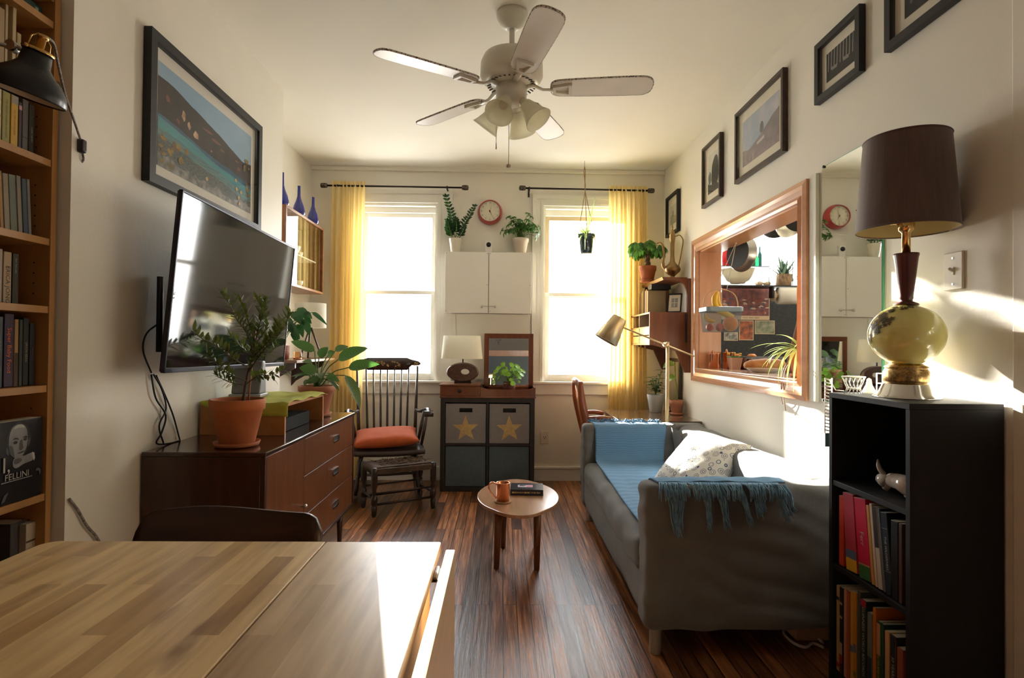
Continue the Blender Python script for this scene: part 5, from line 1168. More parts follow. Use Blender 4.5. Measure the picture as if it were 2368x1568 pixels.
for (px,py0,py1,kn) in ((1148,262,345,0),(1177,262,383,1)):
    A=P(px,py0,Y=2.62); B=P(px,py1,Y=2.62); mb=MB(); mb.tube([(A.x,2.62,A.z),(A.x,2.62,B.z)],.0013,5); cmh=put('pull_chain',mb,M('chain_bronze',(.20,.15,.10),.5,.4),fan)
    mb=MB()
    if kn: mb.lathe((A.x,2.62,B.z),[(.002,-.012),(.010,-.010),(.011,-.004),(.010,.003),(.002,.008)],16,axis=(0,-1,0) if False else (0,0,1))
    else: mb.tube([(A.x,2.62,B.z+.03),(A.x,2.62,B.z)],[.002,.003],6)
    put('pull_knob',mb,M('pull_wood',(.42,.32,.26),.5) if kn else MC['chain_bronze'],cmh)
# ---------------------------------------------------------------- plants on the cupboard
R.seed(31)
q=P(1053,580,Y=4.945); t=thing('potted_zz_plant','dark ZZ plant in a glazed cream pot on the white cupboard','potted plant',(q.x,4.945,cz1))
top=pot(t,(q.x,4.945,cz1),.040,.058,.128,M('cream_glazed_pot',(.66,.62,.50),.2,coat=.5,bump=.4,scale=4,bscale=90),0,False)
sm=MB(); fo=MB()
def zz(pts,n=9,sz=.05,r=.0045,st=.25):
    pl=bez([P(a,b,Y=4.945+dy) for a,b,dy in pts],6); pl[0]=V((q.x+(pl[0].x-q.x)*.6,pl[0].y,top)); sm.tube(pl,[r*(1-.6*i/len(pl)) for i in range(len(pl))],6)
    m=len(pl)
    for i in range(n):
        f=st+(1-st)*i/(n-1); j=min(int(f*(m-1)),m-2); p=pl[j].lerp(pl[j+1],f*(m-1)-j); d=(pl[j+1]-pl[j]).normalized()
        for s in (-1,1):
            o=V((s*.9,-.35*(1 if i%2 else -.3),.0)); fo.leaf(p,d*.75+o,(0,-1,.5),sz*(1.05-.45*f)*R.uniform(.85,1.15),sz*.42,R.uniform(0,.5),.12,5,.8)
    fo.leaf(pl[-1],pl[-1]-pl[-3],(0,-1,.3),sz*.6,sz*.3,.1,.1,5,.8)
zz([(1052,550,0),(1047,520,-.02),(1042,490,-.02),(1032,456,-.03)],11,.062)
zz([(1058,550,0),(1072,520,-.03),(1085,500,-.04),(1097,478,-.04)],10,.052)
zz([(1048,550,0),(1040,530,-.04),(1036,512,-.06)],8,.06); zz([(1054,550,0),(1056,525,-.05),(1054,508,-.07)],8,.06); zz([(1046,552,0),(1040,540,.0),(1034,528,.0)],7,.055); zz([(1062,550,0),(1068,540,-.04),(1074,525,-.05)],6,.05)
put('stems',sm,stemg,t); put('foliage',fo,darkleaf,t)
q=P(1203,580,Y=4.945); t=thing('potted_schefflera','bushy umbrella plant in a cream pot on the white cupboard','potted plant',(q.x,4.945,cz1))
top=pot(t,(q.x,4.945,cz1),.050,.073,.135,M('cream_clay_pot',(.66,.58,.48),.6,c2=(.62,.54,.44),scale=8),.03,False)
sm=MB(); fo=MB()
for i in range(46):
    a=R.uniform(0,2*PI); el=R.uniform(.1,1.3); rr=R.uniform(.07,.17); c=V((q.x,4.93,top+.03))+V((rr*math.cos(a)*math.cos(el)*1.15,rr*math.sin(a)*math.cos(el)*.55-.02,rr*math.sin(el)*1.25))
    if i<5: c=V((P((1246,1240,1168,1175,1222)[i],(540,548,535,500,492)[i],Y=4.90)))
    c.y=min(c.y,4.99); sm.tube(bez([V((q.x+R.uniform(-.02,.02),4.945,top)),(V((q.x,4.945,top+.08))+c)/2,c],3),.0022,5)
    n=7; out=(c-V((q.x,4.96,top))).normalized()
    u=out.orthogonal().normalized(); w=out.cross(u)
    for k in range(n):
        b=2*PI*k/n+a; d=u*math.cos(b)+w*math.sin(b)+out*.25+V((0,0,-.35)); fo.leaf(c,d,out,R.uniform(.038,.056),.019,R.uniform(.3,1.0),.1,4,.6)
put('stems',sm,stemg,t); put('foliage',fo,midleaf,t)
# ---------------------------------------------------------------- hanging spider plant
R.seed(41)
hk=P(1352,372,Z=ZC-.001); HY=hk.y; q=P(1356,543,Y=HY); t=thing('hanging_plant','spider plant in a dark blue glazed pot hanging from the ceiling before the window','hanging plant',(q.x,HY,q.z-.17))
rt=.078; zt_=q.z; pz=P(1356,587,Y=HY).z
mb=MB(); mb.lathe((q.x,HY,pz),[(rt*.55,0),(rt*.62,.006),(rt*.68,.03),(rt*.80,zt_-pz-.035),(rt*.96,zt_-pz-.03),(rt,zt_-pz),(rt*.92,zt_-pz),(rt*.86,zt_-pz-.03)],36,cap1=False); put('pot',mb,M('blue_black_glaze',(.012,.03,.07),.12,c2=(.03,.07,.13),scale=12,coat=.6),t)
mb=MB(); mb.lathe((q.x,HY,pz-.006),[(rt*.5,0),(rt*.62,.002),(rt*.64,.008),(.001,.01)],30); put('drip_tray',mb,M('pale_tray',(.75,.76,.78),.3),t)
mb=MB(); mb.lathe((q.x,HY,zt_-.028),[(rt*.86,0),(rt*.5,.006),(.001,.01)],24,cap0=False); put('soil',mb,soil,t)
mb=MB(); kn=P(1353,450,Y=HY)
mb.tube([hk,hk-V((0,0,.05))],.002,6)
for s in (-1,1): mb.tube([hk-V((0,0,.05)),hk-V((s*.006,0,.09)),kn+V((s*.002,0,.08)),kn],.0035,6)
for k in range(3):
    a=-.1+k*2*PI/3+PI/6; mb.tube([kn+V((0,0,.03)),(q.x+rt*1.04*math.cos(a),HY+rt*1.04*math.sin(a),zt_-.006)],.003,6)
put('hanger_cords',mb,M('jute_twine',(.36,.22,.12),.9),t)
fo=MB(); c=V((q.x,HY,zt_-.01))
for i in range(44):
    a=R.uniform(0,2*PI); e=R.uniform(.2,1.3); d=V((math.cos(a)*math.cos(e),math.sin(a)*math.cos(e)*.8,math.sin(e))); fo.leaf(c+V((d.x*.02,d.y*.02,0)),d,V((-d.x*.5,-d.y*.5,1)),R.uniform(.16,.32),.016,R.uniform(1.2,2.8),.15,9,.35)
T_=P(1378,452,Y=HY-.02); fo.leaf(c,T_-c,(0,-1,.2),(T_-c).length,.022,.15,.15,9,.3); fo.leaf(c,T_-c+V((-.05,0,0)),(0,-1,.2),.25,.018,.2,.15,9,.3)
put('foliage',fo,spider,t)
# ---------------------------------------------------------------- pilea on the organiser
R.seed(51)
q=V((P(1178,895,Y=KY+.12).x,KY+.13,oz+.014)); t=thing('potted_pilea','pilea with round bright green leaves in the tray before the mirror','potted plant',q)
top=pot(t,q,.038,.055,.10,M('plum_pot',(.10,.02,.018),.4),0,False)
sm=MB(); fo=MB(); br=V((q.x,q.y,top+.02))
for i in range(42):
    a=R.uniform(0,2*PI); e=R.uniform(-.35,1.35); rr=R.uniform(.09,.155); c=br+V((rr*math.cos(a)*math.cos(e),rr*math.sin(a)*math.cos(e)*.8-.02,rr*math.sin(e)*1.0+.01))
    if c.z<oz+.115 and c.y>KY: c.z=oz+.12
    sm.tube(bez([br,(br+c)/2+V((0,0,.02)),c],3),.0014,5)
    nrm=(c-br).normalized()*.8+V((0,-.7,.35)); nrm.normalize(); u=nrm.orthogonal().normalized(); w=nrm.cross(u); r_=R.uniform(.012,.022)
    cc=fo.v(c); rg=[fo.v(c+u*r_*math.cos(2*PI*k/12)+w*r_*math.sin(2*PI*k/12)+nrm*.003) for k in range(12)]
    for k in range(12): fo.face([cc,rg[k],rg[(k+1)%12]],True)
put('stems',sm,stemg,t); put('foliage',fo,limeleaf,t)
# ---------------------------------------------------------------- mahogany wall unit
UY0,UY1=4.315,4.98; UX=1.14
wu=thing('wall_unit','red mahogany wall unit with pigeonholes and a top shelf above the small desk','shelf unit',(1.3,4.65,1.0))
zt1=P(1562,641,Y=UY0).z; zb1=P(1560,722,Y=UY0).z; zb0=P(1540,798,Y=UY0).z; zbr=P(1600,862,Y=UY0).z
mb=MB(); mb.prism([(1.245,UY0,zt1-.022),(XR-.03,UY0,zt1-.022),(XR-.03,UY0,zt1),(1.235,UY0,zt1)],(0,UY1-UY0,0)); put('top_shelf',mb,mahogy,wu)
for yy in (UY0,UY1-.05):
    mb=MB(); mb.box(XR-.028,XR-.001,yy-.004,yy+.022,zbr,zt1-.008,.002); mb.prism([(XR-.028,yy,zt1-.022),(XR-.028,yy,zt1-.14),(XR-.034,yy,zt1-.10),(XR-.055,yy,zt1-.05),(XR-.10,yy,zt1-.022)],(0,.018,0))
    mb.prism([(XR-.028,yy,zb0),(XR-.028,yy,zbr),(XR-.045,yy,zbr),(XR-.12,yy,zb0-.045),(UX+.02,yy,zb0)],(0,.018,0)); put('bracket',mb,mahog,wu)
mb=MB(); w=.012
mb.box(UX,XR-.03,UY0,UY0+w,zb0,zb1); mb.box(UX,XR-.03,UY1-w,UY1,zb0,zb1); mb.box(UX,XR-.03,UY0+w,UY1-w,zb1-w,zb1); mb.box(UX,XR-.03,UY0+w,UY1-w,zb0,zb0+w); mb.box(XR-.042,XR-.03,UY0+w,UY1-w,zb0+w,zb1-w); put('box_case',mb,mahog,wu)
mb=MB(); ymid=(UY0+UY1)/2; mb.box(UX+.001,XR-.042,ymid-.004,ymid+.004,zb0+w,zb1-w); put('divider',mb,M('sunlit_shelf_edge',(.62,.52,.42),.4),wu)  # sun on the divider is put into its pale colour
for f in (.55,):
    z=zb0+(zb1-zb0)*f; mb=MB(); mb.box(UX+.001,XR-.042,UY0+w,UY1-w,z-.004,z+.004); put('inner_shelf',mb,mahog,wu)
for a,b in ((UY0+w+.002,ymid-.006),(ymid+.006,UY1-w-.002)):
    for c,d in ((.04,.28),(.30,.53)):
        mb=MB(); mb.box(UX+.004,UX+.016,a,b,zb0+(zb1-zb0)*c+.004,zb0+(zb1-zb0)*d); put('small_drawer',mb,M('honey_drawer_front',(.48,.26,.11),.3,coat=.4),wu)
# black folder gap beside the box
mb=MB(); mb.box(XR-.029,XR-.0285,UY0+.01,UY0+.012,zb0+.02,zb1-.01); mb.bm.free() if False else None
mb=MB(); mb.box(XR-.125+.08,XR-.031,UY0-.006,UY0-.0015,zb0+.02,zb1-.01); put('notebook',mb,blackp,label='slim black notebook hanging on the end of the mahogany wall unit',cat='notebook')
# books on the box
R.seed(61)
bks=[((1496,1503),672,(.45,.36,.22),'tan paperback'),((1504,1509),670,(.60,.50,.32),'cream paperback'),((1510,1515),674,(.40,.36,.30),'grey paperback'),((1513,1518),672,(.66,.58,.40),'pale yellow book'),((1519,1523),668,(.20,.10,.05),'dark brown book'),((1524,1530),666,(.02,.025,.04),'tall navy book')]
y=UY1-.03
cols=[((.45,.36,.22),.02,.20,'tan paperback'),((.60,.50,.32),.022,.21,'cream backed book'),((.36,.33,.28),.03,.205,'dusty grey book'),((.66,.58,.40),.018,.2,'straw yellow thin book'),((.62,.50,.30),.02,.215,'ochre book'),((.16,.09,.05),.03,.235,'dark brown tall book'),((.02,.025,.04),.03,.235,'navy blue tall book'),((.60,.60,.58),.022,.205,'pale grey book'),((.35,.16,.08),.03,.215,'red brown book'),((.52,.43,.27),.035,.20,'wide beige book')]
for i,(c,w_,h,lab) in enumerate(cols):
    mb=MB(); x0=1.215; d=.15+.02*(i%3)
    mb.box(x0,x0+d,y-w_,y,zb1,zb1+h,.002); mb.mi=1; mb.box(x0+.004,x0+d+.001,y-w_+.003,y-.003,zb1+.001,zb1+h+.0005)
    put('book',mb,[M('cover_wu%d'%i,c,.55),paper],label='%s %s'%(lab,'nearest the photo stand on the mahogany wall unit' if i==9 else 'in the row on the mahogany wall unit'),cat='book',group='books on the mahogany wall unit'); y-=w_+.004
bz=P(1528,668,Y=4.60)
mb=MB(); mb.box(1.23,1.39,4.60,4.72,zt1-.064,zt1-.024); mb.bm.clear() if False else None
put('book',mb,M('cover_wu6',(0,0,0)),label='navy book lying flat on top of the upright books under the shelf',cat='book',group='books on the mahogany wall unit')
# small framed photo
t=thing('photo_stand','small black framed print leaning on the mahogany wall unit','picture frame',(1.36,4.42,zb1))
Mr=Matrix.Translation((1.355,4.40,zb1))@Matrix.Rotation(-.55,4,'Z')@Matrix.Rotation(-.25,4,'X')
mb=MB()
for q in ((-.055,.055,0,.012),(-.055,.055,.148,.16),(-.055,-.045,.012,.148),(.045,.055,.012,.148)): mb.box(q[0],q[1],-.006,.006,q[2],q[3],0,Mr)
mb.box(-.05,.05,.002,.006,.006,.154,0,Mr); put('frame',mb,blackfr,t)
mb=MB(); mb.box(-.046,.046,-.003,.001,.011,.149,0,Mr); mb.mi=1; mb.box(-.025,.025,-.0045,-.003,.045,.12,0,Mr); mb.mi=0; mb.box(-.002,.002,-.0055,-.0045,.045,.12,0,Mr); mb.box(-.025,.025,-.0055,-.0045,.08,.084,0,Mr); put('print',mb,[whitemat,M('print_grey',(.30,.32,.33),.5)],t)
# ewer
q=V((1.37,4.50,zt1)); t=thing('brass_ewer','tall aged brass ewer with a slender spout on the top shelf','ewer',q)
mb=MB(); mb.lathe(q,[(.032,0),(.036,.006),(.022,.018),(.018,.028),(.036,.045),(.058,.065),(.066,.085),(.058,.108),(.034,.128),(.020,.150),(.015,.20),(.017,.29),(.023,.345),(.021,.352),(.024,.358),(.020,.375),(.012,.40),(.006,.41),(.006,.418),(.010,.424),(.005,.432),(.002,.45)],36); put('body',mb,oldbrass,t)
mb=MB(); mb.tube(bez([q+V((-.055,0,.085)),q+V((-.075,0,.12)),q+V((-.068,0,.20)),q+V((-.075,0,.27)),q+V((-.10,0,.30)),q+V((-.125,0,.292))],6),[.014]*8+[.009]*18+[.006]*5,8); mb.lathe(q+V((-.035,-.045,.085)),[(.026,0),(.024,.006),(.001,.008)],18,axis=(-.4,-1,0)); put('spout',mb,oldbrass,t)
mb=MB(); mb.tube(bez([q+V((.02,0,.35)),q+V((.06,0,.362)),q+V((.085,0,.32)),q+V((.075,0,.24)),q+V((.062,0,.16)),q+V((.05,0,.11))],6),.0045,8); put('handle',mb,oldbrass,t)
# money tree
R.seed(71)
q=V((P(1500,648,Y=4.66).x,4.70,zt1)); t=thing('potted_money_tree','money tree with drooping leaves in a terracotta pot on the top shelf','potted plant',q)
top=pot(t,q,.050,.072,.125,terra,.038,True)
mb=MB()
for k in range(3):
    mb.tube([(q.x+.014*math.cos(k*2.1+s*.7),q.y+.014*math.sin(k*2.1+s*.7),top+.014*s) for s in range(9)],[.013]*5+[.010,.009,.008,.007],8)
put('braided_trunk',mb,M('trunk_bark',(.14,.08,.05),.8,c2=(.22,.14,.09),scale=30),t)
sm=MB(); fo=MB(); b0=V((q.x,q.y,top+.12))
for i in range(24):
    a=R.uniform(0,2*PI); e=R.uniform(.05,1.3); rr=R.uniform(.09,.15); c=b0+V((rr*math.cos(a)*math.cos(e),rr*math.sin(a)*math.cos(e)*.9,rr*math.sin(e)*.9+.01))
    if i==0: c=P(1468,560,Y=4.6)
    if i==1: c=P(1475,575,Y=4.58)
    sm.tube(bez([b0,(b0+c)/2+V((0,0,.02)),c],3),.0022,5); out=(c-b0); out.z=0; out.normalize()
    for k in range(6):
        b=-1.3+2.6*k/5; d=Matrix.Rotation(b,3,'Z')@out+V((0,0,-.35)); fo.leaf(c,d,(0,0,1),R.uniform(.08,.115),.034,R.uniform(.7,1.5),.12,6,1.2)
put('stems',sm,stemg,t); put('foliage',fo,midleaf,t)
# ---------------------------------------------------------------- small desk, chair, lamp
dz=.668; dk_=thing('writing_desk','small dark wooden desk with a glossy top behind the sofa','desk',(1.15,4.35,0))
dtm=wood('dark_glossy_desk',(.11,.06,.035),(.17,.10,.06),'x',.12,.6)
mb=MB(); mb.box(.855,XR-.01,4.03,4.74,dz-.022,dz,.003); put('desk_top',mb,dtm,dk_)
mb=MB(); mb.box(.88,XR-.03,4.05,4.72,dz-.12,dz-.022); put('drawer_case',mb,mahog,dk_)
for x in (.895,XR-.045):
    for y in (4.065,4.70): mb=MB(); mb.cyl((x,y,0),(x,y,dz-.03),.014,.02,12); put('leg',mb,mahog,dk_)
dc=thing('desk_chair','red brown wooden spindle chair turned towards the small desk','chair',(.82,4.40,0))
cm=wood('cherry_wood',(.22,.055,.022),(.32,.09,.035),'z',.3,.3)
for yy in (4.26,4.62):
    mb=MB(); pts=bez([(.60,yy,.935),(.612,yy,.80),(.650,yy,.62),(.69,yy,.44),(.70,yy,.40)],4); mb.tube(pts,[.010+.012*math.sin(PI*min(1,i/len(pts)*1.1+.1)) for i in range(len(pts))],10,flat=1.3); put('back_post',mb,cm,dc)
mb=MB(); mb.tube(bez([(.602,4.25,.90),(.590,4.34,.925),(.585,4.44,.93),(.590,4.54,.925),(.602,4.63,.90)],4),[.014]*17,8,flat=1.8); put('crest_rail',mb,cm,dc)
for i in range(5):
    y=4.31+.26*i/4; mb=MB(); mb.tube([(.60,y,.905),(.63,y,.70),(.685,y,.46)],.007,6); put('spindle',mb,M('pale_cherry',(.45,.22,.11),.4),dc)
mb=soft_box(.67,1.04,4.22,4.66,.43,.455,.012,0,1,1,(6,6,3)); put('seat',mb,cm,dc)
for yy in (4.25,4.63):
    mb=MB(); mb.tube(bez([(.655,yy,.655),(.76,yy,.662),(.82,yy,.655),(.845,yy,.648)],4),[.014]*13,8,flat=1.2); mb.tube([(.825,yy,.65),(.82,yy,.45)],.009,8); put('armrest',mb,cm,dc)
    for x in (.70,1.0): mb=MB(); mb.cyl((x,yy,0),(x,yy,.435),.012,.017,10); put('leg',mb,cm,dc)
# brass reading lamp: pole behind the sofa
LY=4.016; pb=P(1543,980,Y=LY); pt_=P(1541,797,Y=LY)
lp_=thing('reading_lamp','brass reading lamp with a cone shade on a long arm behind the sofa','floor lamp',(pb.x,LY,0))
pxx=pb.x
LYc=LY-.0
mb=MB(); mb.lathe((pxx,LYc,0),[(.11,0),(.11,.012),(.02,.02)],32); put('base',mb,satinbrass,lp_)
mb=MB(); mb.cyl((pxx,LYc,.015),(pxx,LYc,pt_.z+.02),.0125,n=18); put('pole',mb,satinbrass,lp_)
A=P(1440,757,Y=LY-.05); B=P(1605,824,Y=LY-.05); mb=MB(); mb.tube([A,B],.0065,10); put('arm',mb,satinbrass,lp_)
J=P(1541,797,Y=LY-.04); mb=MB(); mb.cyl(J+V((0,.045,0)),J+V((0,-.018,0)),.016,n=20); mb.lathe(J+V((0,-.018,0)),[(.016,0),(.012,.004),(.001,.005)],20,axis=(0,-1,0)); put('joint',mb,satinbrass,lp_)
s0=P(1431,737,Y=LY-.05); s1=P(1403,785,Y=LY-.05); ax=(s1-s0).normalized(); ln_=(s1-s0).length
mb=MB(); mb.lathe(s0-ax*.01,[(.001,0),(.052,.001),(.055,.006),(.088,ln_+.02),(.085,ln_+.02),(.052,.012)],40,axis=ax,cap0=False,cap1=False); put('lamp_shade',mb,satinbrass,lp_)
mb=MB(); mb.cyl(s0-ax*.008,s0-ax*.018,.006,n=10); mb.sphere(s0+ax*.07,.028,16,10); put('bulb',mb,M('bulb_white'),lp_)
# desk plants and framed mirror
R.seed(81)
q=V((1.27,4.60,dz)); t=thing('potted_plant','small dark leaved plant in a pale grey cone pot on the desk','potted plant',q)
top=pot(t,q,.048,.072,.145,M('grey_ceramic',(.38,.39,.40),.4),0,False)
sm=MB(); fo=MB()
for i in range(5):
    a=2*PI*i/5; c=q+V((.05*math.cos(a),.04*math.sin(a),.15)); h=(.30,.24,.2,.24,.18)[i]; pl=[q+V((0,0,.14)),q+V((.02*math.cos(a),.02*math.sin(a),.14+h*.3)),q+V((.045*math.cos(a),.04*math.sin(a),h+.04))]; sm.tube(pl,.003,5)
    for k in range(10):
        f=.25+.75*k/9; p=pl[0].lerp(pl[2],f); b=k*2.4; fo.leaf(p,(math.cos(b),math.sin(b),.35),(0,0,1),.065,.034,.7,.1,5,.7)
put('stems',sm,stemg,t); put('foliage',fo,leafmat('desk_plant_leaf',(.015,.06,.02),(.03,.11,.03)),t)
q=V((1.385,4.42,dz)); t=thing('potted_seedling','tall thin stemmed plant with one large pale leaf in terracotta on the desk','potted plant',q)
top=pot(t,q,.038,.055,.105,terra2,.035,True)
sm=MB(); fo=MB(); pl=bez([q+V((0,0,.1)),q+V((.005,0,.2)),q+V((-.01,0,.3)),q+V((-.015,0,.42))],5); sm.tube(pl,.0035,6)
fo.leaf(pl[-2],(-.5,-.3,.3),(0,-.6,1),.11,.085,1.6,.1,8,.6); fo.leaf(pl[-6],(-.8,-.2,.1),(0,-.6,1),.085,.07,1.7,.1,8,.6)
put('stem',sm,stemg,t); put('foliage',fo,palegreen,t)
t=thing('framed_mirror','dark framed small mirror leaning on the wall at the back of the desk','mirror',(XR-.02,4.70,dz))
Y0_,Y1_=4.50,4.85; Mr=Matrix.Identity(4)
mb=MB(); z0_,z1_=dz+.002,P(1562,829,X=XR-.03).z; w=.028
for q_ in ((Y0_,Y1_,z1_-w,z1_),(Y0_,Y1_,z0_,z0_+w),(Y0_,Y0_+w,z0_+w,z1_-w),(Y1_-w,Y1_,z0_+w,z1_-w)): mb.box(XR-.03,XR-.008,q_[0],q_[1],q_[2],q_[3],.003)
put('frame',mb,M('black_bronze_frame',(.05,.04,.025),.35,.4),t)
mb=MB(); mb.box(XR-.022,XR-.018,Y0_+w,Y1_-w,z0_+w,z1_-w); put('mirror_glass',mb,MC['mirror_silver'],t)
# ---------------------------------------------------------------- on the pass-through sill
SZ=PT[2]+.006
# kitchen ledge behind the opening
mb=MB(); mb.box(XR+.16,2.15,2.3,YB-.013,SZ-.05,SZ-.004,.003); led=put('kitchen_ledge',mb,M('dark_counter',(.05,.03,.022),.3,coat=.3),label='dark kitchen counter running behind the opening in the wall',cat='counter')
mb=MB(); mb.box(XR+.17,2.12,2.35,YB-.02,0,SZ-.05); put('kitchen_cupboard',mb,mahog,label='low kitchen cupboard carrying the counter behind the opening',cat='cupboard')
def kmug(c,h,lab):
    t=thing('copper_mug',lab,'mug',c,0,'copper mugs'); x,y,z=c
    mb=MB(); mb.lathe(c,[(.036,0),(.039,.003),(.039,h),(.041,h+.003),(.038,h+.003),(.037,h),(.036,.006),(.001,.005)],32,cap1=False); put('cup',mb,copper,t)
    mb=MB(); mb.tube(bez([(x+.01,y+.036,z+h*.92),(x+.01,y+.062,z+h*1.2),(x+.01,y+.075,z+h*.8),(x+.01,y+.04,z+h*.3)],5),.0045,8); put('handle',mb,copper,t)
kmug((1.535,4.03,SZ),.105,'polished copper mug on the sill against the casing'); kmug((1.655,4.07,SZ-.001),.115,'polished copper mug standing second from the casing')
t=thing('succulent_pot','square tapered blush pot with tiny yellow flowers on the sill','potted plant',(1.70,3.86,SZ-.004))
q=P(1699,845,Y=3.9); cx_,cy_=q.x,3.9; zz_=SZ-.003
mb=MB(); a=[mb.v((cx_+sx*.028,cy_+sy*.028,zz_)) for sx,sy in ((-1,-1),(1,-1),(1,1),(-1,1))]; b=[mb.v((cx_+sx*.040,cy_+sy*.040,zz_+.085)) for sx,sy in ((-1,-1),(1,-1),(1,1),(-1,1))]; c=[mb.v((cx_+sx*.036,cy_+sy*.036,zz_+.085)) for sx,sy in ((-1,-1),(1,-1),(1,1),(-1,1))]; d=[mb.v((cx_+sx*.036,cy_+sy*.036,zz_+.07)) for sx,sy in ((-1,-1),(1,-1),(1,1),(-1,1))]
mb.face(a); mb.bridge(a,b,False); mb.bridge(b,c,False); mb.bridge(c,d,False); mb.mi=1; mb.face(d); put('pot',mb,[M('blush_ceramic',(.60,.34,.24),.5),soil],t)
fo=MB(); fl=MB(); R.seed(91)
for i in range(26):
    a=R.uniform(0,6.28); rr=R.uniform(0,.03); p=V((cx_+rr*math.cos(a),cy_+rr*math.sin(a),zz_+.072)); fo.leaf(p,(math.cos(a)*.7,math.sin(a)*.7,.9),(0,0,1),.045,.014,.5,.1,4,.7)
    if i%2: fl.sphere(p+V((math.cos(a)*.02,math.sin(a)*.02,.035+R.uniform(0,.01))),.006,7,5)
put('foliage',fo,midleaf,t); put('flowers',fl,M('yellow_flowers',(.75,.48,.03),.6),t)
amber=M('amber_brown_glass',(.16,.03,.01),.08,trans=.3)
for i,(px,lab) in enumerate(((1719,'amber glass tumbler behind the blush pot'),(1731,'amber glass tumbler standing next to the bread plate'))):
    q=P(px,840,Y=4.05); mb=MB(); mb.lathe((q.x,4.05,SZ-.003),[(.022,0),(.027,.004),(.031,.075),(.029,.075),(.025,.008),(.001,.006)],24,cap1=False); put('tumbler',mb,amber,label=lab,cat='glass',group='amber tumblers')
for px,lab in ((1704,'orange lid lying on the dark box behind the blush pot'),(1739,'orange lid lying behind the bread')):
    q=P(px,818,Y=4.2); mb=MB(); mb.lathe((q.x,4.2,SZ+.086),[(.034,0),(.034,.006),(.02,.018),(.001,.02)],24); put('lid',mb,M('orange_enamel',(.70,.22,.03),.3,coat=.4),label=lab,cat='lid')
mb=MB(); a=P(1695,822,Y=4.2).x; mb.box(a,a+.36,4.13,4.27,SZ-.004,SZ+.086,.004); put('bread_box',mb,dress,label='low dark wooden box behind the amber tumblers',cat='box')
q=P(1775,850,Y=3.38); cc=V((q.x,3.42,SZ-.003))
mb=MB(); mb.lathe(cc,[(.06,0),(.065,.004),(.12,.030),(.118,.033),(.06,.010),(.001,.009)],40,sx=1,sy=.8,cap1=False); put('serving_dish',mb,china,label='shallow white dish under the loaf of bread',cat='dish')
def breadfn(u,v):
    a=2*PI*u; th=PI*v; x=-.125*math.cos(th); r=.05*(math.sin(th)**.6)*(1+.12*math.sin(9*th)*.3)
    return V((cc.x+x,cc.y+r*math.cos(a)*1.0,cc.z+.052+.72*r*math.sin(a)+.018*math.cos(th*.9)*-1*.3))
mb=MB(); mb.grid(breadfn,24,20,closeu=True); bmesh.ops.remove_doubles(mb.bm,verts=mb.bm.verts,dist=.0004); put('bread_loaf',mb,M('bread_crust',(.46,.19,.06),.6,c2=(.58,.30,.11),scale=14,bump=.3,bscale=40),label='long crusty brown loaf of bread on a white dish',cat='bread')
# spider plant on the near end of the sill
R.seed(101)
q=V((1.545,2.86,SZ)); t=thing('potted_spider_plant','sunlit spider plant in a terracotta pot at the mirror end of the sill','potted plant',q)
top=pot(t,q,.045,.066,.135,terra,.035,True,sm=terra2)
fo=MB(); b0=V((q.x,q.y,top+.0))
for (px,py,yy,dr) in ((1756,767,2.95,1.1),(1770,806,2.9,1.2),(1815,745,2.8,1.0),(1790,762,2.85,1.3),(1768,830,2.75,1.6),(1800,860,2.72,2.0),(1812,858,2.65,2.0),(1782,790,3.05,1.4),(1830,835,2.6,1.8)):
    T_=P(px,py,Y=yy); d=(T_-b0); d.z=abs(d.z)*.6+.09; L_=(T_-b0).length*1.15; fo.leaf(b0,d,(-d.x*.4,-d.y*.4,1),L_,.024,dr,.15,12,.35)
T_=P(1848,705,Y=2.80); fo.leaf(b0,T_-b0,(-.4,-1,.2),(T_-b0).length,.035,.2,.1,12,.4)
for i in range(20):
    a=R.uniform(0,6.28); e=R.uniform(.2,1.1); d=V((math.cos(a)*math.cos(e)-.3,math.sin(a)*math.cos(e),math.sin(e))); fo.leaf(b0,d,(-d.x*.4,-d.y*.4,1),R.uniform(.18,.30),.018,R.uniform(1.0,2.2),.15,10,.35)
put('foliage',fo,spider,t)
sm=MB()
for k in range(2): sm.tube(bez([b0+V((-.05,-.02*k,-.02)),b0+V((-.10,-.02*k,-.10)),b0+V((-.11,-.03*k,-.22)),b0+V((-.10,-.03*k,-.27-.03*k))],5),.002,5)
put('runners',sm,stemr,t)
# hanging fruit basket
BYc=3.72; a=P(1622,712,Y=BYc); b=P(1711,720,Y=BYc); zb=P(1670,768,Y=BYc).z; bx=(a.x+b.x)/2; hw=(b.x-a.x)/2*.9
t=thing('fruit_basket','grey translucent plastic fruit basket hanging in the kitchen opening','basket',(bx,BYc,zb))
blm=M('smoky_blue_plastic',(.20,.27,.33),.25)
m_=bpy.data.materials.new('smoky_translucent'); m_.use_nodes=True; tt_=m_.node_tree; tt_.nodes.clear(); o_=tt_.nodes.new('ShaderNodeOutputMaterial'); x_=tt_.nodes.new('ShaderNodeMixShader'); x_.inputs[0].default_value=.3; tr_=tt_.nodes.new('ShaderNodeBsdfTransparent'); tr_.inputs[0].default_value=(.80,.86,.9,1); d_=tt_.nodes.new('ShaderNodeBsdfDiffuse'); d_.inputs[0].default_value=(.22,.27,.30,1); tt_.links.new(tr_.outputs[0],x_.inputs[1]); tt_.links.new(d_.outputs[0],x_.inputs[2]); tt_.links.new(x_.outputs[0],o_.inputs[0])
def rr_(cx,cy,hx,hy,z,n=6,r=.03):
    return [V((x,y,z)) for x,y in rounded(cx-hx,cx+hx,cy-hy,cy+hy,(r,r,r,r),n)]
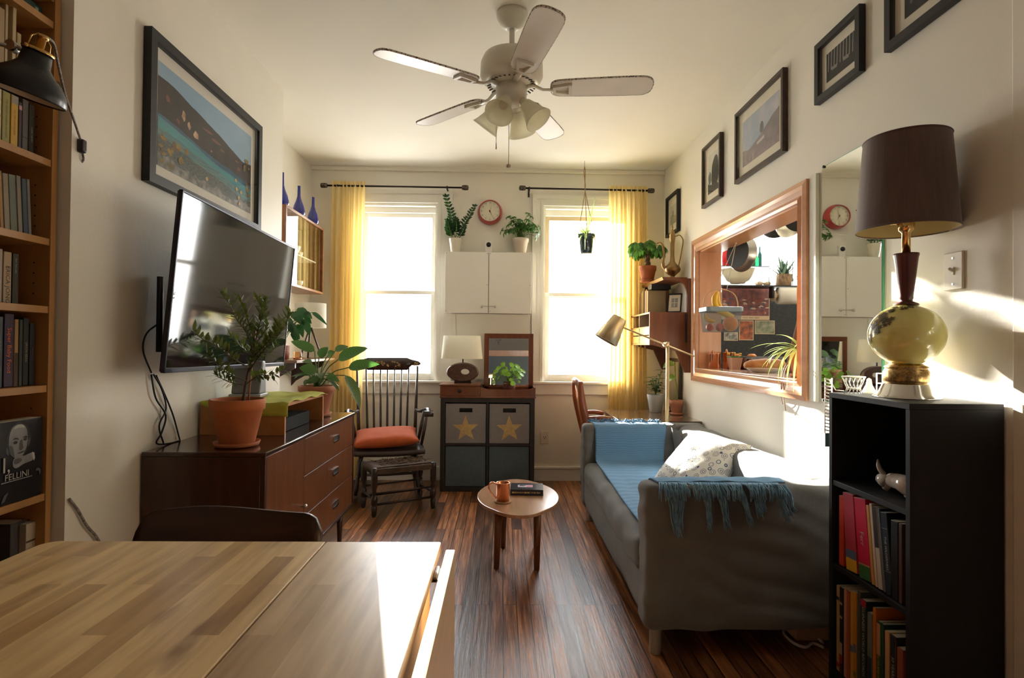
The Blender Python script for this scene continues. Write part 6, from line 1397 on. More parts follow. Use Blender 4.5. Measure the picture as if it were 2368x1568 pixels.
mb=MB(); R0=[mb.v(p) for p in rr_(bx,BYc,hw*.88,.075,zb)]; R1=[mb.v(p) for p in rr_(bx,BYc,hw,.088,a.z-.02)]; mb.face(R0); mb.bridge(R0,R1,False); put('tub',mb,m_,t)
mb=MB(); A_=[[mb.v(p) for p in rr_(bx,BYc,hw+dx,.088+dx,z)] for dx,z in ((.001,a.z-.028),(.006,a.z-.024),(.006,a.z+.002),(0,a.z+.004),(-.003,a.z-.024))]
for p,q_ in zip(A_,A_[1:]): mb.bridge(p,q_,False)
put('rim',mb,blm,t)
mb=MB(); hp=[]
for i in range(17):
    an=PI*i/16; hp.append((bx+hw*1.0*math.cos(an)*(1 if abs(math.cos(an))<.9 else 1),BYc,a.z-.02+.145*math.sin(an)**.55))
mb.tube(hp,.0055,8,flat=.6); put('handle',mb,M('birch_hoop',(.62,.38,.20),.5),t)
hk_=P(1667,568,Y=BYc+.03); hk_.z=PT[3]-.007
mb=MB(); tp=V((bx,BYc,hk_.z)); mb.tube([V((1.56,BYc,hk_.z)),V((bx-.04,BYc,a.z+.122))],.0022,5); mb.tube([V((1.56,BYc,hk_.z)),V((bx+.04,BYc,a.z+.122))],.0022,5); mb.sphere((1.56,BYc,hk_.z-.004),.006,8,6); put('hanging_string',mb,ctn,t)
org=M('orange_peel',(.80,.26,.03),.5,bump=.3,bscale=200,scale=200)
def fruit(x,y,r,nm,lab,m): mb=MB(); mb.sphere((bx+x,BYc+y,zb+.004+r),r,22,14); put(nm,mb,m,label=lab,cat='fruit')
fruit(.058,-.02,.050,'orange_fruit','large orange in the hanging fruit basket',org); fruit(-.02,-.03,.027,'plum_tomato','red tomato in the middle of the hanging basket',M('tomato_red',(.55,.07,.03),.25,coat=.3)); fruit(-.083,-.03,.026,'plum_tomato','red tomato at the casing side of the hanging basket',M('tomato_red'))
bm_=M('ripe_banana',(.80,.52,.05),.5,c2=(.72,.42,.04),scale=20)
def banana(pts,lab,r=.018):
    pl=bez(pts,5); n=len(pl); mb=MB(); mb.tube(pl,[r*(.35 if i==0 else min(1,.45+i*.14,.30+(n-1-i)*.2)) for i in range(n)],7); put('banana',mb,bm_,label=lab,cat='banana',group='bananas')
c=V((bx,BYc,a.z))
banana([c+V((-.02,-.0,.11)),c+V((-.045,-.01,.06)),c+V((-.035,-.02,0)),c+V((.02,-.03,-.04)),c+V((.07,-.03,-.058))],'yellow banana hooked over the rim of the hanging basket',.02)
banana([c+V((-.01,.02,.11)),c+V((-.02,.01,.05)),c+V((.0,0,-.005)),c+V((.05,.0,-.045)),c+V((.09,.0,-.05))],'yellow banana behind the one hooked over the rim',.02)
banana([c+V((-.10,.02,-.03)),c+V((-.095,.02,-.065)),c+V((-.06,.02,-.085)),c+V((-.03,.02,-.086))],'small pale banana lying inside the hanging basket',.014)
# ---------------------------------------------------------------- kitchen: shelves, posters, pans
KB=YB-.012
def kx(px,Y=KB): return P(px,700,Y=Y).x
z1=P(1760,661,Y=4.86).z
t=thing('kitchen_shelf','long thin black metal shelf in front of the bright kitchen window','shelf',(2.4,4.9,z1))
mb=MB(); mb.box(1.7,3.3,4.80,5.0,z1-.012,z1,.001); put('shelf_board',mb,blackp,t)
for px in (1779,1833):
    x=P(px,600,Y=4.82).x; mb=MB(); mb.cyl((x,4.82,z1),(x,4.82,ZC-.002),.004,n=8); put('hanger_rod',mb,steel,t)
z2=P(1720,617,Y=4.86).z; xe=P(1778,617,Y=4.80).x
mb=MB(); mb.box(1.7,xe,4.80,4.98,z2-.008,z2,.001); put('kitchen_shelf',mb,M('smoked_glass',(.10,.13,.14),.2,.3),label='short grey upper shelf holding bottles in the kitchen',cat='shelf')
def kb(px,rad,h,m,nm,lab,cat,z=z2,prof=None,Y=4.88):
    x=P(px,600,Y=Y).x; mb=MB(); mb.lathe((x,Y,z+.001),prof or [(rad*.9,0),(rad,.005),(rad,h*.6),(rad*.4,h*.75),(rad*.35,h)],24); put(nm,mb,m,label=lab,cat=cat)
kb(1684,.055,.20,M('red_tin',(.50,.01,.015),.3),'storage_tin','tall red tin on the upper kitchen shelf behind the frying pan','tin',prof=[(.055,0),(.055,.2),(.05,.205),(.001,.206)])
kb(1748,.024,.13,M('green_glass',(.01,.32,.08),.06,trans=.6),'glass_bottle','bright green glass bottle beside the hanging frying pan','bottle')
kb(1741,.022,.10,M('dark_green_glass',(.01,.08,.03),.06),'glass_bottle','dark green bottle partly hidden by the frying pan','bottle')
kb(1757,.018,.18,M('teal_glass',(.02,.14,.13),.08),'glass_bottle','slim teal bottle at the end of the upper kitchen shelf','bottle')
kb(1706,.13,.09,M('cream_mixing_bowl',(.66,.60,.45),.25,c2=(.60,.54,.40),scale=4,stretch=(.1,.1,8),coat=.5),'mixing_bowl','large cream ribbed mixing bowl on the black kitchen shelf','bowl',z=z1,prof=[(.06,0),(.065,.012),(.09,.022),(.125,.075),(.138,.115),(.143,.118),(.138,.124),(.12,.08),(.08,.03),(.001,.02)],Y=4.72)
def pumpkin(px,r,lab):
    x=P(px,655,Y=4.86).x; mb=MB()
    mb.grid(lambda u,v:V((x+r*math.sin(PI*v)*math.cos(2*PI*u)*(1+.07*math.cos(16*PI*u)),4.88+r*math.sin(PI*v)*math.sin(2*PI*u)*(1+.07*math.cos(16*PI*u)),z1+.001+r*.62*(1-math.cos(PI*v)))),48,12,closeu=True); bmesh.ops.remove_doubles(mb.bm,verts=mb.bm.verts,dist=.0004)
    mb.tube([(x,4.88,z1+r*1.2),(x+.004,4.88,z1+r*1.45)],.005,6); put('mini_pumpkin',mb,M('cream_pumpkin',(.52,.38,.24),.5,c2=(.60,.48,.34),scale=10),label=lab,cat='pumpkin')
pumpkin(1758,.034,'small pale pumpkin at the bowl side of the pair on the kitchen shelf'); pumpkin(1776,.034,'small pale pumpkin next to the wicker basket on the kitchen shelf')
x=P(1812,640,Y=4.86).x; t=thing('pineapple_basket','spiky pineapple top in a woven basket on the kitchen shelf','plant basket',(x,4.87,z1))
mb=MB(); mb.lathe((x,4.87,z1+.001),[(.065,0),(.068,.004),(.075,.10),(.072,.10),(.064,.01),(.001,.008)],32,cap1=False); put('basket',mb,M('wicker_basket',(.32,.21,.12),.8,c2=(.16,.10,.06),scale=90,stretch=(1,1,.35),bump=.7,bscale=90),t)
fo=MB(); R.seed(5)
for i in range(26):
    a=R.uniform(0,6.28); e=R.uniform(.5,1.45); d=V((math.cos(a)*math.cos(e),math.sin(a)*math.cos(e),math.sin(e))); fo.leaf((x+d.x*.02,4.87+d.y*.02,z1+.08),d,(-d.x,-d.y,1),R.uniform(.14,.24),.034,R.uniform(-.1,.4),.2,5,.35)
put('foliage',fo,leafmat('pineapple_leaf',(.03,.05,.035),(.05,.08,.06),ct=(.03,.05,.03)),t)
xx=P(1848,648,Y=4.86).x; fo=MB()
t=thing('trailing_ivy','small trailing ivy sprig in a tiny pot on the kitchen shelf by the casing','potted plant',(xx,4.86,z1)); mb=MB(); mb.lathe((xx+.05,4.87,z1+.001),[(.025,0),(.032,.045),(.028,.045),(.001,.04)],20,cap1=False); put('pot',mb,M('pale_tray'),t)
for i in range(22): fo.leaf((xx+.05+R.uniform(-.12,.03),4.86+R.uniform(-.02,.02),z1+.045+R.uniform(-.005,.04)),rv(),(0,-.4,1),.024,.02,.3,.1,4,.6)
put('foliage',fo,darkleaf,t)
# posters
def poster(x0,x1,z0,z1_,label,pm,extra=None):
    mb=MB(); mb.box(x0,x1,KB-.004,KB-.001,z0,z1_); mb.mi=1; m=.006; mb.poly([(x0+m,KB-.0045,z0+m*(1 if not extra else 6)),(x1-m,KB-.0045,z0+m*(1 if not extra else 6)),(x1-m,KB-.0045,z1_-m),(x0+m,KB-.0045,z1_-m)])
    if extra: extra(mb)
    put('poster',mb,[M('poster_cream_paper',(.62,.46,.30),.6)]+pm,label=label,cat='poster')
PA=P(1668,664,Y=KB); PB=P(1779,740,Y=KB)
def ex(mb):
    mb.mi=2; zb_=PB.z+.018; mb.text('COO SINO OBO',.020,((PA.x+PB.x)/2+.05,KB-.005,zb_),(1,0,0),(0,0,1),maxw=.20)
    mb.mi=3; r=random.Random(2)
    for i in range(46):
        cx=r.uniform(PA.x+.02,PB.x-.02); cz=r.uniform(PB.z+.055,PA.z-.1); mb.mi=3+r.randrange(3); mb.poly([(cx+r.uniform(.008,.03)*math.cos(k*1.05),KB-.005-i*.00004,cz+r.uniform(.004,.012)*math.sin(k*1.05)) for k in range(6)])
poster(PA.x,PB.x,PB.z,PA.z,'faded cream edged market poster on the dark kitchen wall',[M('poster_rust_crowd',(.30,.10,.08),.6,c2=(.12,.05,.06),scale=22),M('poster_ink',(.05,.03,.02),.6),M('poster_slate',(.08,.09,.13),.6),M('poster_cream_spot',(.52,.36,.28),.6),M('poster_brick',(.34,.07,.05),.6)],ex)
for (p0,p1,lab,pm) in (((1674,768),(1706,788),'small black and white photograph pinned below the market poster',M('photo_bw',(.45,.43,.40),.5,c2=(.03,.03,.03),scale=26)),((1709,741),(1742,787),'orange tinted painting postcard pinned below the market poster',M('photo_orange',(.55,.13,.04),.5,c2=(.07,.03,.02),scale=20)),((1745,741),(1791,773),'pale landscape postcard pinned beside the spider plant leaves',M('photo_green',(.36,.34,.24),.5,c2=(.12,.16,.10),scale=20))):
    a=P(*p0,Y=KB);b=P(*p1,Y=KB); poster(a.x,b.x,b.z,a.z,lab,[pm])
# paper towel roll
a=P(1800,684,Y=4.82); t=thing('paper_towel_roll','white paper towel roll on a black holder below the kitchen shelf','paper towel',(a.x+.1,4.82,a.z-.06))
mb=MB(); mb.lathe((a.x-.005,4.82,a.z),[(.02,0),(.073,.001),(.073,.30),(.02,.301)],40,axis=(1,0,0)); put('roll',mb,M('paper_towel',(.76,.73,.66),.9),t)
mb=MB(); mb.lathe((a.x-.05,4.82,a.z),[(.05,0),(.052,.003),(.05,.01),(.018,.012),(.018,.38)],24,axis=(1,0,0)); put('holder',mb,M('tan_card_core',(.45,.34,.22),.8),t); mb=MB(); mb.box(a.x-.064,a.x-.05,4.79,4.86,a.z-.02,z1-.012); mb.box(a.x+.33,a.x+.344,4.79,4.86,a.z-.02,z1-.012); put('bracket',mb,blackp,t)
# brown board leaning in the kitchen
a=P(1842,720,Y=3.6); mb=MB(); mb.prism([(a.x-.10,3.55,SZ-.003),(a.x+.15,3.55,SZ-.003),(a.x+.2,3.63,a.z+.1),(a.x+.05,3.63,a.z+.04)],(0,.015,0)); put('cutting_board',mb,mahogy,label='brown wooden board leaning behind the spider plant',cat='cutting board')
# frying pans
def pan(c,r,ax,dp,m_in,m_out,lab,hdl):
    t=thing('frying_pan',lab,'frying pan',c,0,'hanging pans'); ax=V(ax).normalized()
    mb=MB(); mb.lathe(c,[(.001,0),(r*.8,.0005),(r*.98,dp),(r*1.02,dp)],44,axis=ax,cap0=False,cap1=False); mb.lathe(V(c)-ax*.003,[(.001,0),(r*.84,0)],44,axis=ax,cap0=False,cap1=False); mb.mi=1; mb.lathe(V(c)-ax*.003,[(r*.84,0),(r*.97,dp*.6),(r,dp),(r*1.02,dp+.003)],44,axis=ax,cap0=False,cap1=False); put('pan_body',mb,[m_in,m_out],t)
    mb=MB(); mb.tube([V(c)+V(hdl[0]),V(c)+V(hdl[1])],.011,8,flat=.6); put('handle',mb,blackp,t)
    tipp=V(c)+V(hdl[1]); mb=MB(); mb.tube([tipp,(tipp.x,tipp.y,ZC-.002)],.003,6); put('hook_rod',mb,steel,t)
nonst=M('nonstick_black',(.012,.012,.013),.35)
q=P(1706,586,Y=3.85); pan(q,.122,(.93,.36,-.05),.05,nonst,steel,'large black frying pan hanging nearest the casing in the kitchen',((.0,0,.115),(.02,.0,.30)))
q=P(1850,505,Y=3.3); pan(q,.085,(-.5,-.85,0),.04,nonst,copper,'dark frying pan with a copper rim at the top of the opening',((0,0,.08),(.01,0,.26)))
q=P(1822,508,Y=3.55); pan(q,.10,(.2,-.8,-.75),.05,M('pale_pan',(.45,.43,.36),.3,.6),steel,'pale steel pan hanging at the top of the kitchen opening',((0,0.03,.06),(.01,.05,.26)))
q=P(1792,516,Y=3.9); pan(q,.09,(-.3,-.7,-.75),.05,nonst,blackp,'small dark pan hanging between the other pans',((0,.04,.05),(0,.05,.24)))
# ---------------------------------------------------------------- black bookcase on the right
BX0,BX1,BY0,BY1,BZ=1.178,1.454,1.60,2.0,1.044
bc=thing('black_bookcase','narrow black bookcase carrying the green glass lamp','bookcase',((BX0+BX1)/2,(BY0+BY1)/2,0))
w=.018
for a in (BY0,BY1-w): mb=MB(); mb.box(BX0,BX1,a,a+w,0,BZ-w,.001); put('side_panel',mb,blackm,bc)
mb=MB(); mb.box(BX0-.001,BX1,BY0,BY1,BZ-w,BZ,.0015); put('top_panel',mb,blackm,bc)
mb=MB(); mb.box(BX1-.005,BX1,BY0+w,BY1-w,.04,BZ-w); put('back_panel',mb,blackm,bc)
BS=[.735,.444,.07]
for z in BS: mb=MB(); mb.box(BX0+.003,BX1-.006,BY0+w,BY1-w,z-w,z,.001); put('shelf_board',mb,blackm,bc)
mb=MB(); mb.box(BX0+.01,BX0+.02,BY0+w,BY1-w,0,.05); put('plinth',mb,blackm,bc)
# figurine
R.seed(3)
p=P(2072,1135,X=1.27); q=V((1.29,p.y-.0,BS[0])); t=thing('ceramic_figurine','glossy white and tan ceramic figurine on the top shelf of the black bookcase','figurine',q)
por=M('ivory_porcelain',(.62,.56,.50),.15,c2=(.42,.30,.22),scale=14,coat=.6)
y0=q.y
mb=MB(); mb.tube(bez([(1.27,y0-.09,.757),(1.27,y0-.05,.775),(1.27,y0,.777),(1.27,y0+.035,.765)],5),[.012,.020,.025,.028,.030,.030,.030,.028,.027,.026,.025,.024,.022,.02,.017,.012],14); put('body',mb,por,t)
mb=MB(); mb.tube(bez([(1.262,y0+.03,.765),(1.258,y0+.052,.772),(1.256,y0+.07,.762)],4),[.018,.021,.022,.021,.019,.016,.013,.01,.006],12); put('head',mb,M('white_porcelain',(.70,.69,.67),.12,coat=.6),t)
for (a,b,c) in (((1.262,y0+.04,.785),(1.258,y0+.062,.806),(1.262,y0+.075,.832)),((1.275,y0+.01,.79),(1.27,y0+.03,.79),(1.25,y0+.045,.752))):
    mb=MB(); mb.tube(bez([a,b,c],4),[.009,.011,.012,.011,.010,.009,.007,.005,.003],8,flat=.5); put('ear' if a[1]>y0+.03 else 'arm',mb,por,t)
for dy in (-.07,.03): mb=MB(); mb.tube([(1.27,y0+dy,.765),(1.262,y0+dy+.01,.741)],[.014,.010],10); put('foot',mb,por,t)
# book builder: spine at x=xs facing sg
def book(y0,y1,z0,h,xs,sg,d,cov,label,title=None,tcol=None,group=None,tilt=0,ts=.5,bands=(),tdir=-1,toff=0):
    mb=MB(); xa,xb=sorted((xs,xs-sg*d)); ym=(y0+y1)/2
    mats=[cov,paper]
    mb.box(xa,xb,y0,y1,z0,z0+h,.0015); mb.mi=1
    e=.0003; mb.box(min(xs-sg*.004,xs-sg*(d+e)),max(xs-sg*.004,xs-sg*(d+e)),y0+.0022,y1-.0022,z0+.003,z0+h+e)
    for (a,b,m) in bands:
        mats.append(m); mb.mi=len(mats)-1; x=xs+sg*.0004; mb.poly([(x,y0+.0005,z0+h*a),(x,y1-.0005,z0+h*a),(x,y1-.0005,z0+h*b),(x,y0+.0005,z0+h*b)])
    if title:
        mats.append(tcol or M('title_white',(.7,.7,.68),.5)); mb.mi=len(mats)-1
        # reads top to bottom (tdir -1): x axis of the text points down
        xd=V((0,0,tdir)); yd=V((0,-sg*tdir*-1,0)); yd=V((sg,0,0)).cross(xd)
        mb.text(title,(y1-y0)*ts,(xs+sg*.0009,ym,z0+h*(.5+toff)),xd,yd,maxw=h*.86)
    if tilt:
        piv=V((0,(y0+y1)/2,z0+h/2-.004)); Mr=Matrix.Translation(piv+V((0,0,.003)))@Matrix.Rotation(tilt,4,'X')@Matrix.Translation(-piv)
        for v in mb.bm.verts: v.co=Mr@v.co
    return put('book',mb,mats,label=label,cat='book',group=group)
C=lambda n,c,r=.45,**k:M('book_'+n,c,r,**k)
g1='books on the middle shelf of the black bookcase'; xs=BX0+.012
ytop=BY1-w
def yb(px): return P(px,1250,X=xs).y
# middle shelf, leaning towards the far end
tl=-.12
row=[(1940,1951,.245,'orange',(.50,.05,.02),'thin orange red book at the sofa end of the middle shelf',None,(),.03),
(1953,1978,.262,'rose',(.42,.04,.07),'rose red picture book with a blue and yellow foot on the middle shelf',None,((0,.16,C('yellow_foot',(.60,.34,.03))),(.16,.27,C('blue_foot',(.09,.13,.24)))),-.10),
(1981,2008,.27,'crimson',(.50,.008,.05),'bright crimson book with a green foot on the middle shelf','Ferr',((0,.17,C('green_foot',(.03,.12,.04))),(.17,.19,C('tan_line',(.4,.25,.1)))),-.13),
(2009,2016,.25,'tan',(.48,.25,.08),'thin tan book leaning on the middle shelf',None,(),-.14),(2017,2023,.26,'cream',(.52,.44,.33),'thin cream book leaning on the middle shelf',None,(),-.14),
(2024,2034,.255,'white',(.42,.38,.34),'white backed book with a dark top on the middle shelf',None,((.5,1,C('dark_top',(.03,.025,.03))),),-.14),
(2036,2041,.255,'bluegrey',(.09,.12,.14),'thin blue grey book on the middle shelf',None,(),-.14),(2043,2058,.25,'ink',(.012,.02,.032),'black book with tiny white lettering on the middle shelf','THE WILDERNESS',((.28,.285,C('grey_line',(.25,.27,.28))),(.8,.805,C('grey_line',(0,0,0)))),-.14),
(2060,2076,.24,'black',(.008,.008,.010),'plain black book leaning near the figurine',None,(),-.14),(2078,2086,.24,'choc',(.06,.03,.022),'dark chocolate book leaning on the middle shelf',None,(),-.14)]
for (p0,p1,h,n,c,lab,ti,bd,tt_) in row:
    a,b=yb(p1),yb(p0); book(a+.001,b,BS[1]+.0015,min(h*.985,.258),xs,-1,.18,C(n,c),lab,ti,M('title_pale',(.45,.42,.40),.5),g1,tilt=(0 if p0==1940 else -.09 if p0<1960 else -.12 if p0<2050 else 0),bands=bd,ts=.45,tdir=-1)
g2='books on the bottom shelf of the black bookcase'
def yb2(px): return P(px,1480,X=xs).y
cream=C('old_cream',(.50,.31,.15),.6,c2=(.42,.25,.11),scale=20)
row=[(1934,1941,.265,cream,'cream spined book with dark bands at the sofa end of the bottom shelf',None,None,((.05,.10,C('blood_red',(.30,.01,.01))),(.83,.87,C('black_band',(.01,.01,.01))))),
(1941,1948,.265,C('star_black',(.012,.012,.014)),'black book with white stars and a red foot on the bottom shelf',None,None,((0,.12,C('maroon',(.05,.01,.008))),(.12,.22,C('blood_red',(0,0,0))),(.22,.36,C('star_white',(.42,.30,.22))),(.8,.83,C('star_white',(0,0,0))),(.64,.67,C('star_white',(0,0,0))))),
(1951,1957,.27,C('peach',(.48,.22,.14)),'thin peach book on the bottom shelf',None,None,()),(1957,1964,.27,C('burnt',(.34,.08,.02)),'burnt orange book on the bottom shelf',None,None,()),
(1966,1973,.275,C('mustard',(.50,.27,.04)),'mustard book with faint title on the bottom shelf',None,None,((.35,.42,C('blue_foot',(0,0,0))),)),(1973,1980,.28,C('amber',(.52,.20,.01)),'amber yellow book with a blue square on the bottom shelf',None,None,((.36,.45,C('blue_foot',(0,0,0))),(.1,.16,C('olive_sq',(.14,.14,.03))))),
(1982,1989,.29,C('slate',(.06,.075,.065)),'slate grey tall book on the bottom shelf',None,None,()),
(1990,2003,.275,C('records_green',(.008,.022,.014)),'dark green book titled Guinness World Records on the bottom shelf','GUINNESS WORLD RECORDS 2017',C('title_silver',(.42,.44,.42)),((.93,1,C('red_corner',(.35,.01,.03))),)),
(2005,2016,.25,C('children',(.14,.16,.14)),'grey green narrow book with a faded title on the bottom shelf','Children',C('title_dim',(.03,.05,.05)),((0,.5,C('navy_half',(.015,.025,.05))),)),
(2018,2025,.275,C('vivid_orange',(.50,.14,.008)),'vivid orange book on the bottom shelf',None,None,()),
(2027,2036,.245,C('torn_green',(.015,.07,.02)),'green book with torn tan jacket and yellow title on the bottom shelf','GO DOG GO AND HATTIE',C('title_yellow',(.62,.36,.01)),((.62,.98,C('torn_tan',(.48,.24,.12))),)),(2036,2043,.245,C('deep_green',(.012,.05,.02)),'deep green book on the bottom shelf',None,None,()),
(2046,2056,.235,C('parchment',(.52,.30,.14)),'parchment coloured book on the bottom shelf',None,None,()),
(2058,2072,.235,C('space',(.018,.018,.016)),'black book titled Years in Space on the bottom shelf','50 YEARS IN SPACE',C('title_cream',(.48,.42,.34)),((0,.1,C('moss',(.10,.10,.03))),)),
(2074,2088,.215,C('rust',(.24,.06,.03)),'rust red book on the bottom shelf',None,None,()),(2089,2094,.21,C('darkred',(.09,.006,.01)),'thin dark red book on the bottom shelf',None,None,()),(2095,2101,.215,C('smoke',(.05,.05,.055)),'smoke grey book near the end of the bottom shelf',None,None,()),(2103,2110,.205,C('magenta',(.16,.01,.07)),'magenta book at the near end of the bottom shelf',None,None,())]
for (p0,p1,h,m,lab,ti,tc,bd) in row:
    a,b=yb2(p1),yb2(p0); book(a+.0006,b,BS[2]+.0015,h*1.12,xs,-1,.19,m,lab,ti,tc,g2,bands=bd,ts=.62,tdir=-1)
# things behind the lamp on the bookcase top
p=P(1955,903,Z=BZ+.001); wm=M('white_wire',(.82,.82,.80),.35)
wb_c=V((1.238,1.955,BZ)); mb=MB(); 
def oncircle(r,z,n=24): return [(wb_c.x+r*math.cos(2*PI*i/n),wb_c.y+r*.8*math.sin(2*PI*i/n),wb_c.z+z) for i in range(n+1)]
mb.tube(oncircle(.038,.058),.0022,5); mb.tube(oncircle(.022,.018),.0018,5)
for i in range(14):
    a=2*PI*i/14; mb.tube([(wb_c.x+.038*math.cos(a),wb_c.y+.030*math.sin(a),wb_c.z+.058),(wb_c.x+.030*math.cos(a+.2),wb_c.y+.024*math.sin(a+.2),wb_c.z+.036),(wb_c.x+.022*math.cos(a),wb_c.y+.018*math.sin(a),wb_c.z+.018),(wb_c.x+.03*math.cos(a+.3),wb_c.y+.024*math.sin(a+.3),wb_c.z+.001)],.0015,4)
put('wire_bowl',mb,wm,label='small white openwork bowl on the black bookcase beside the mirror',cat='bowl')
c=V((1.36,1.965,BZ)); mb=MB(); s_=.022
for (x,y) in ((-1,-1),(1,-1),(1,1),(-1,1)): mb.cyl(c+V((x*s_,y*s_*.7,0)),c+V((x*s_,y*s_*.7,.07)),.0022,n=5)
for z in (.002,.035,.07): mb.tube([c+V((x*s_,y*s_*.7,z)) for x,y in ((-1,-1),(1,-1),(1,1),(-1,1),(-1,-1))],.0018,4)
for k in range(4): mb.tube([c+V((-s_,-s_*.7,.005+.017*k)),c+V((s_,-s_*.7,.02+.015*k))],.0014,4)
put('wire_cube',mb,wm,label='small white wire cube holder behind the lamp base',cat='holder')
mb=MB(); mb.lathe((1.30,1.965,BZ),[(.030,0),(.022,.006),(.010,.03),(.007,.05),(.001,.054)],18); put('white_bell',mb,china,label='tiny white bell between the wire bowl and the lamp',cat='bell')
# ribbed wire letter rack beside the bookcase, floating without a support
a=P(1913,870,Y=2.07); mb=MB(); zz0=a.z-.01; 
for i in range(16):
    z=zz0-.0125*i; mb.tube([(a.x-.012,2.06,z),(a.x,2.052,z-.003),(a.x+.012,2.06,z)],.0028,5)
mb.cyl((a.x-.013,2.062,zz0+.004),(a.x-.013,2.062,zz0-.20),.0022,n=5); mb.cyl((a.x+.013,2.062,zz0+.004),(a.x+.013,2.062,zz0-.20),.0022,n=5)
mb.mi=1; mb.box(a.x-.012,a.x+.012,2.06,2.064,zz0-.25,zz0-.2); mb.mi=0; mb.tube([(a.x,2.06,zz0+.0),(a.x+.02,2.05,BZ+.004),(1.25,2.03,BZ+.003)],.002,5)
put('wire_letter_rack',mb,[wm,M('teal_tassel',(.02,.06,.07),.7)],label='white ribbed wire hanger floating at the corner of the black bookcase',cat='rack')
# ---------------------------------------------------------------- green glass lamp
q=P(2098,913,Z=BZ); q=V((1.316,1.805,BZ)); gl=thing('green_glass_lamp','large table lamp with a pale green glass globe and brown drum shade','lamp',q)
mb=MB(); mb.lathe(q,[(.094,0),(.094,.003),(.080,.012),(.066,.044),(.062,.047),(.001,.048)],56,cap1=False); put('base',mb,chrome,gl)
mb=MB(); mb.lathe(q,[(.055,.047),(.062,.050),(.064,.056),(.064,.084),(.061,.088),(.058,.095),(.062,.10),(.05,.106),(.045,.110)],48,cap0=False,cap1=False)
bb_=put('brass_band',mb,M('filigree_brass',(.55,.38,.16),.3,1,c2=(.35,.22,.09),scale=160,bump=.06,bscale=160,lo=.4,hi=.6),gl)
zc=.203; rg=.108
mb=MB(); pf=[]
for i in range(25):
    th=PI*(.1+.83*i/24); pf.append((rg*math.sin(th)*1.0,zc-rg*.93*math.cos(th)))
pf[0]=(.045,pf[0][1]); mb.lathe(q,pf,56,cap0=False,cap1=False)
gm_,t_,b_=nt('pale_green_cased_glass'); N=t_.nodes.new; L=t_.links.new
S(b_,'Base Color',(.78,.74,.30,1)); S(b_,'Roughness',.12); S(b_,'Subsurface Weight',.6); S(b_,'Subsurface Scale',.05); S(b_,'Subsurface Radius',(1,.9,.3)); S(b_,'Coat Weight',.7)
gb=put('glass_globe',mb,gm_,gl)
mb=MB(); R.seed(17)
def onglobe(az,th,off=.0015): return q+V(((rg+off)*math.sin(th)*math.cos(az),(rg+off)*math.sin(th)*math.sin(az),zc+(rg*.93+off)*math.cos(th)))
for (az,th,n,r0) in ((-2.75,.62,9,.16),(-2.35,.55,6,.14),(-2.0,.45,5,.12),(-3.0,.95,9,.18),(-2.75,1.18,8,.17),(-3.05,1.45,7,.16),(-1.75,.42,4,.10),(-3.2,1.25,8,.18),(-3.25,1.65,6,.13)):
    for k in range(n):
        a=az+R.uniform(-.16,.16); h=th+R.uniform(-.13,.13); cpt=onglobe(a,h,.001); ph=R.uniform(0,6); pts=[]
        for j in range(10):
            rr=(r0*R.uniform(.55,.95))*(1 if j%2 else .5); pts.append(onglobe(a+rr*math.cos(ph+j*.628)/max(.4,math.sin(h))*.8,h+rr*math.sin(ph+j*.628)*.8,.0012+.00012*k))
        cv=mb.v(onglobe(a,h,.0016+.00012*k)); vs=[mb.v(p) for p in pts]
        for j in range(10): mb.face([cv,vs[j],vs[(j+1)%10]])
put('leaf_decal',mb,M('smoky_leaf_decal',(.07,.05,.03),.35,c2=(.16,.12,.05),scale=40),gb)
mb=MB(); mb.lathe(q,[(.036,.300),(.034,.305),(.018,.312),(.018,.318),(.020,.322),(.020,.33),(.034,.455),(.036,.462),(.036,.468),(.012,.470)],36); put('wood_neck',mb,M('oxblood_wood',(.085,.018,.016),.3,c2=(.13,.03,.024),scale=30,stretch=(1,1,.1),coat=.4),gl)
mb=MB(); mb.lathe(q,[(.0125,.47),(.0125,.535),(.016,.54),(.022,.545),(.024,.56),(.024,.60),(.020,.605),(.022,.66),(.016,.665)],24); mb.cyl(q+V((-.022,0,.565)),q+V((-.055,-.01,.565)),.004,n=8); mb.sphere(q+V((-.057,-.01,.565)),.006,8,6); put('socket',mb,brass,gl)
zs0=P(2100,545,X=q.x).z-q.z; zs0=.545; zs1=.842
mb=MB(); mb.lathe(q,[(.144,zs0),(.121,zs1)],72,cap0=False,cap1=False); mb.mi=1; mb.lathe(q,[(.1425,zs0+.001),(.1195,zs1-.001)],72,cap0=False,cap1=False); mb.mi=0
mb.tube([q+V((.144*math.cos(i*2*PI/60),.144*math.sin(i*2*PI/60),zs0)) for i in range(61)],.0025,5); mb.tube([q+V((.121*math.cos(i*2*PI/60),.121*math.sin(i*2*PI/60),zs1)) for i in range(61)],.0025,5)
put('lamp_shade',mb,[M('brown_silk_shade',(.10,.062,.055),.6,c2=(.125,.08,.07),scale=90,stretch=(1,1,.04),sheen=.3),M('shade_lining',(.52,.42,.24),.8)],gl)
mb=MB(); mb.cyl(q+V((0,0,.66)),q+V((0,0,zs1-.02)),.003,n=6)
for k in range(3): a=k*2.09; mb.tube([q+V((0,0,zs1-.03)),q+V((.120*math.cos(a),.120*math.sin(a),zs1-.004))],.002,5)
mb.sphere(q+V((0,0,.71)),.03,14,10); put('shade_harp',mb,brass,gl)
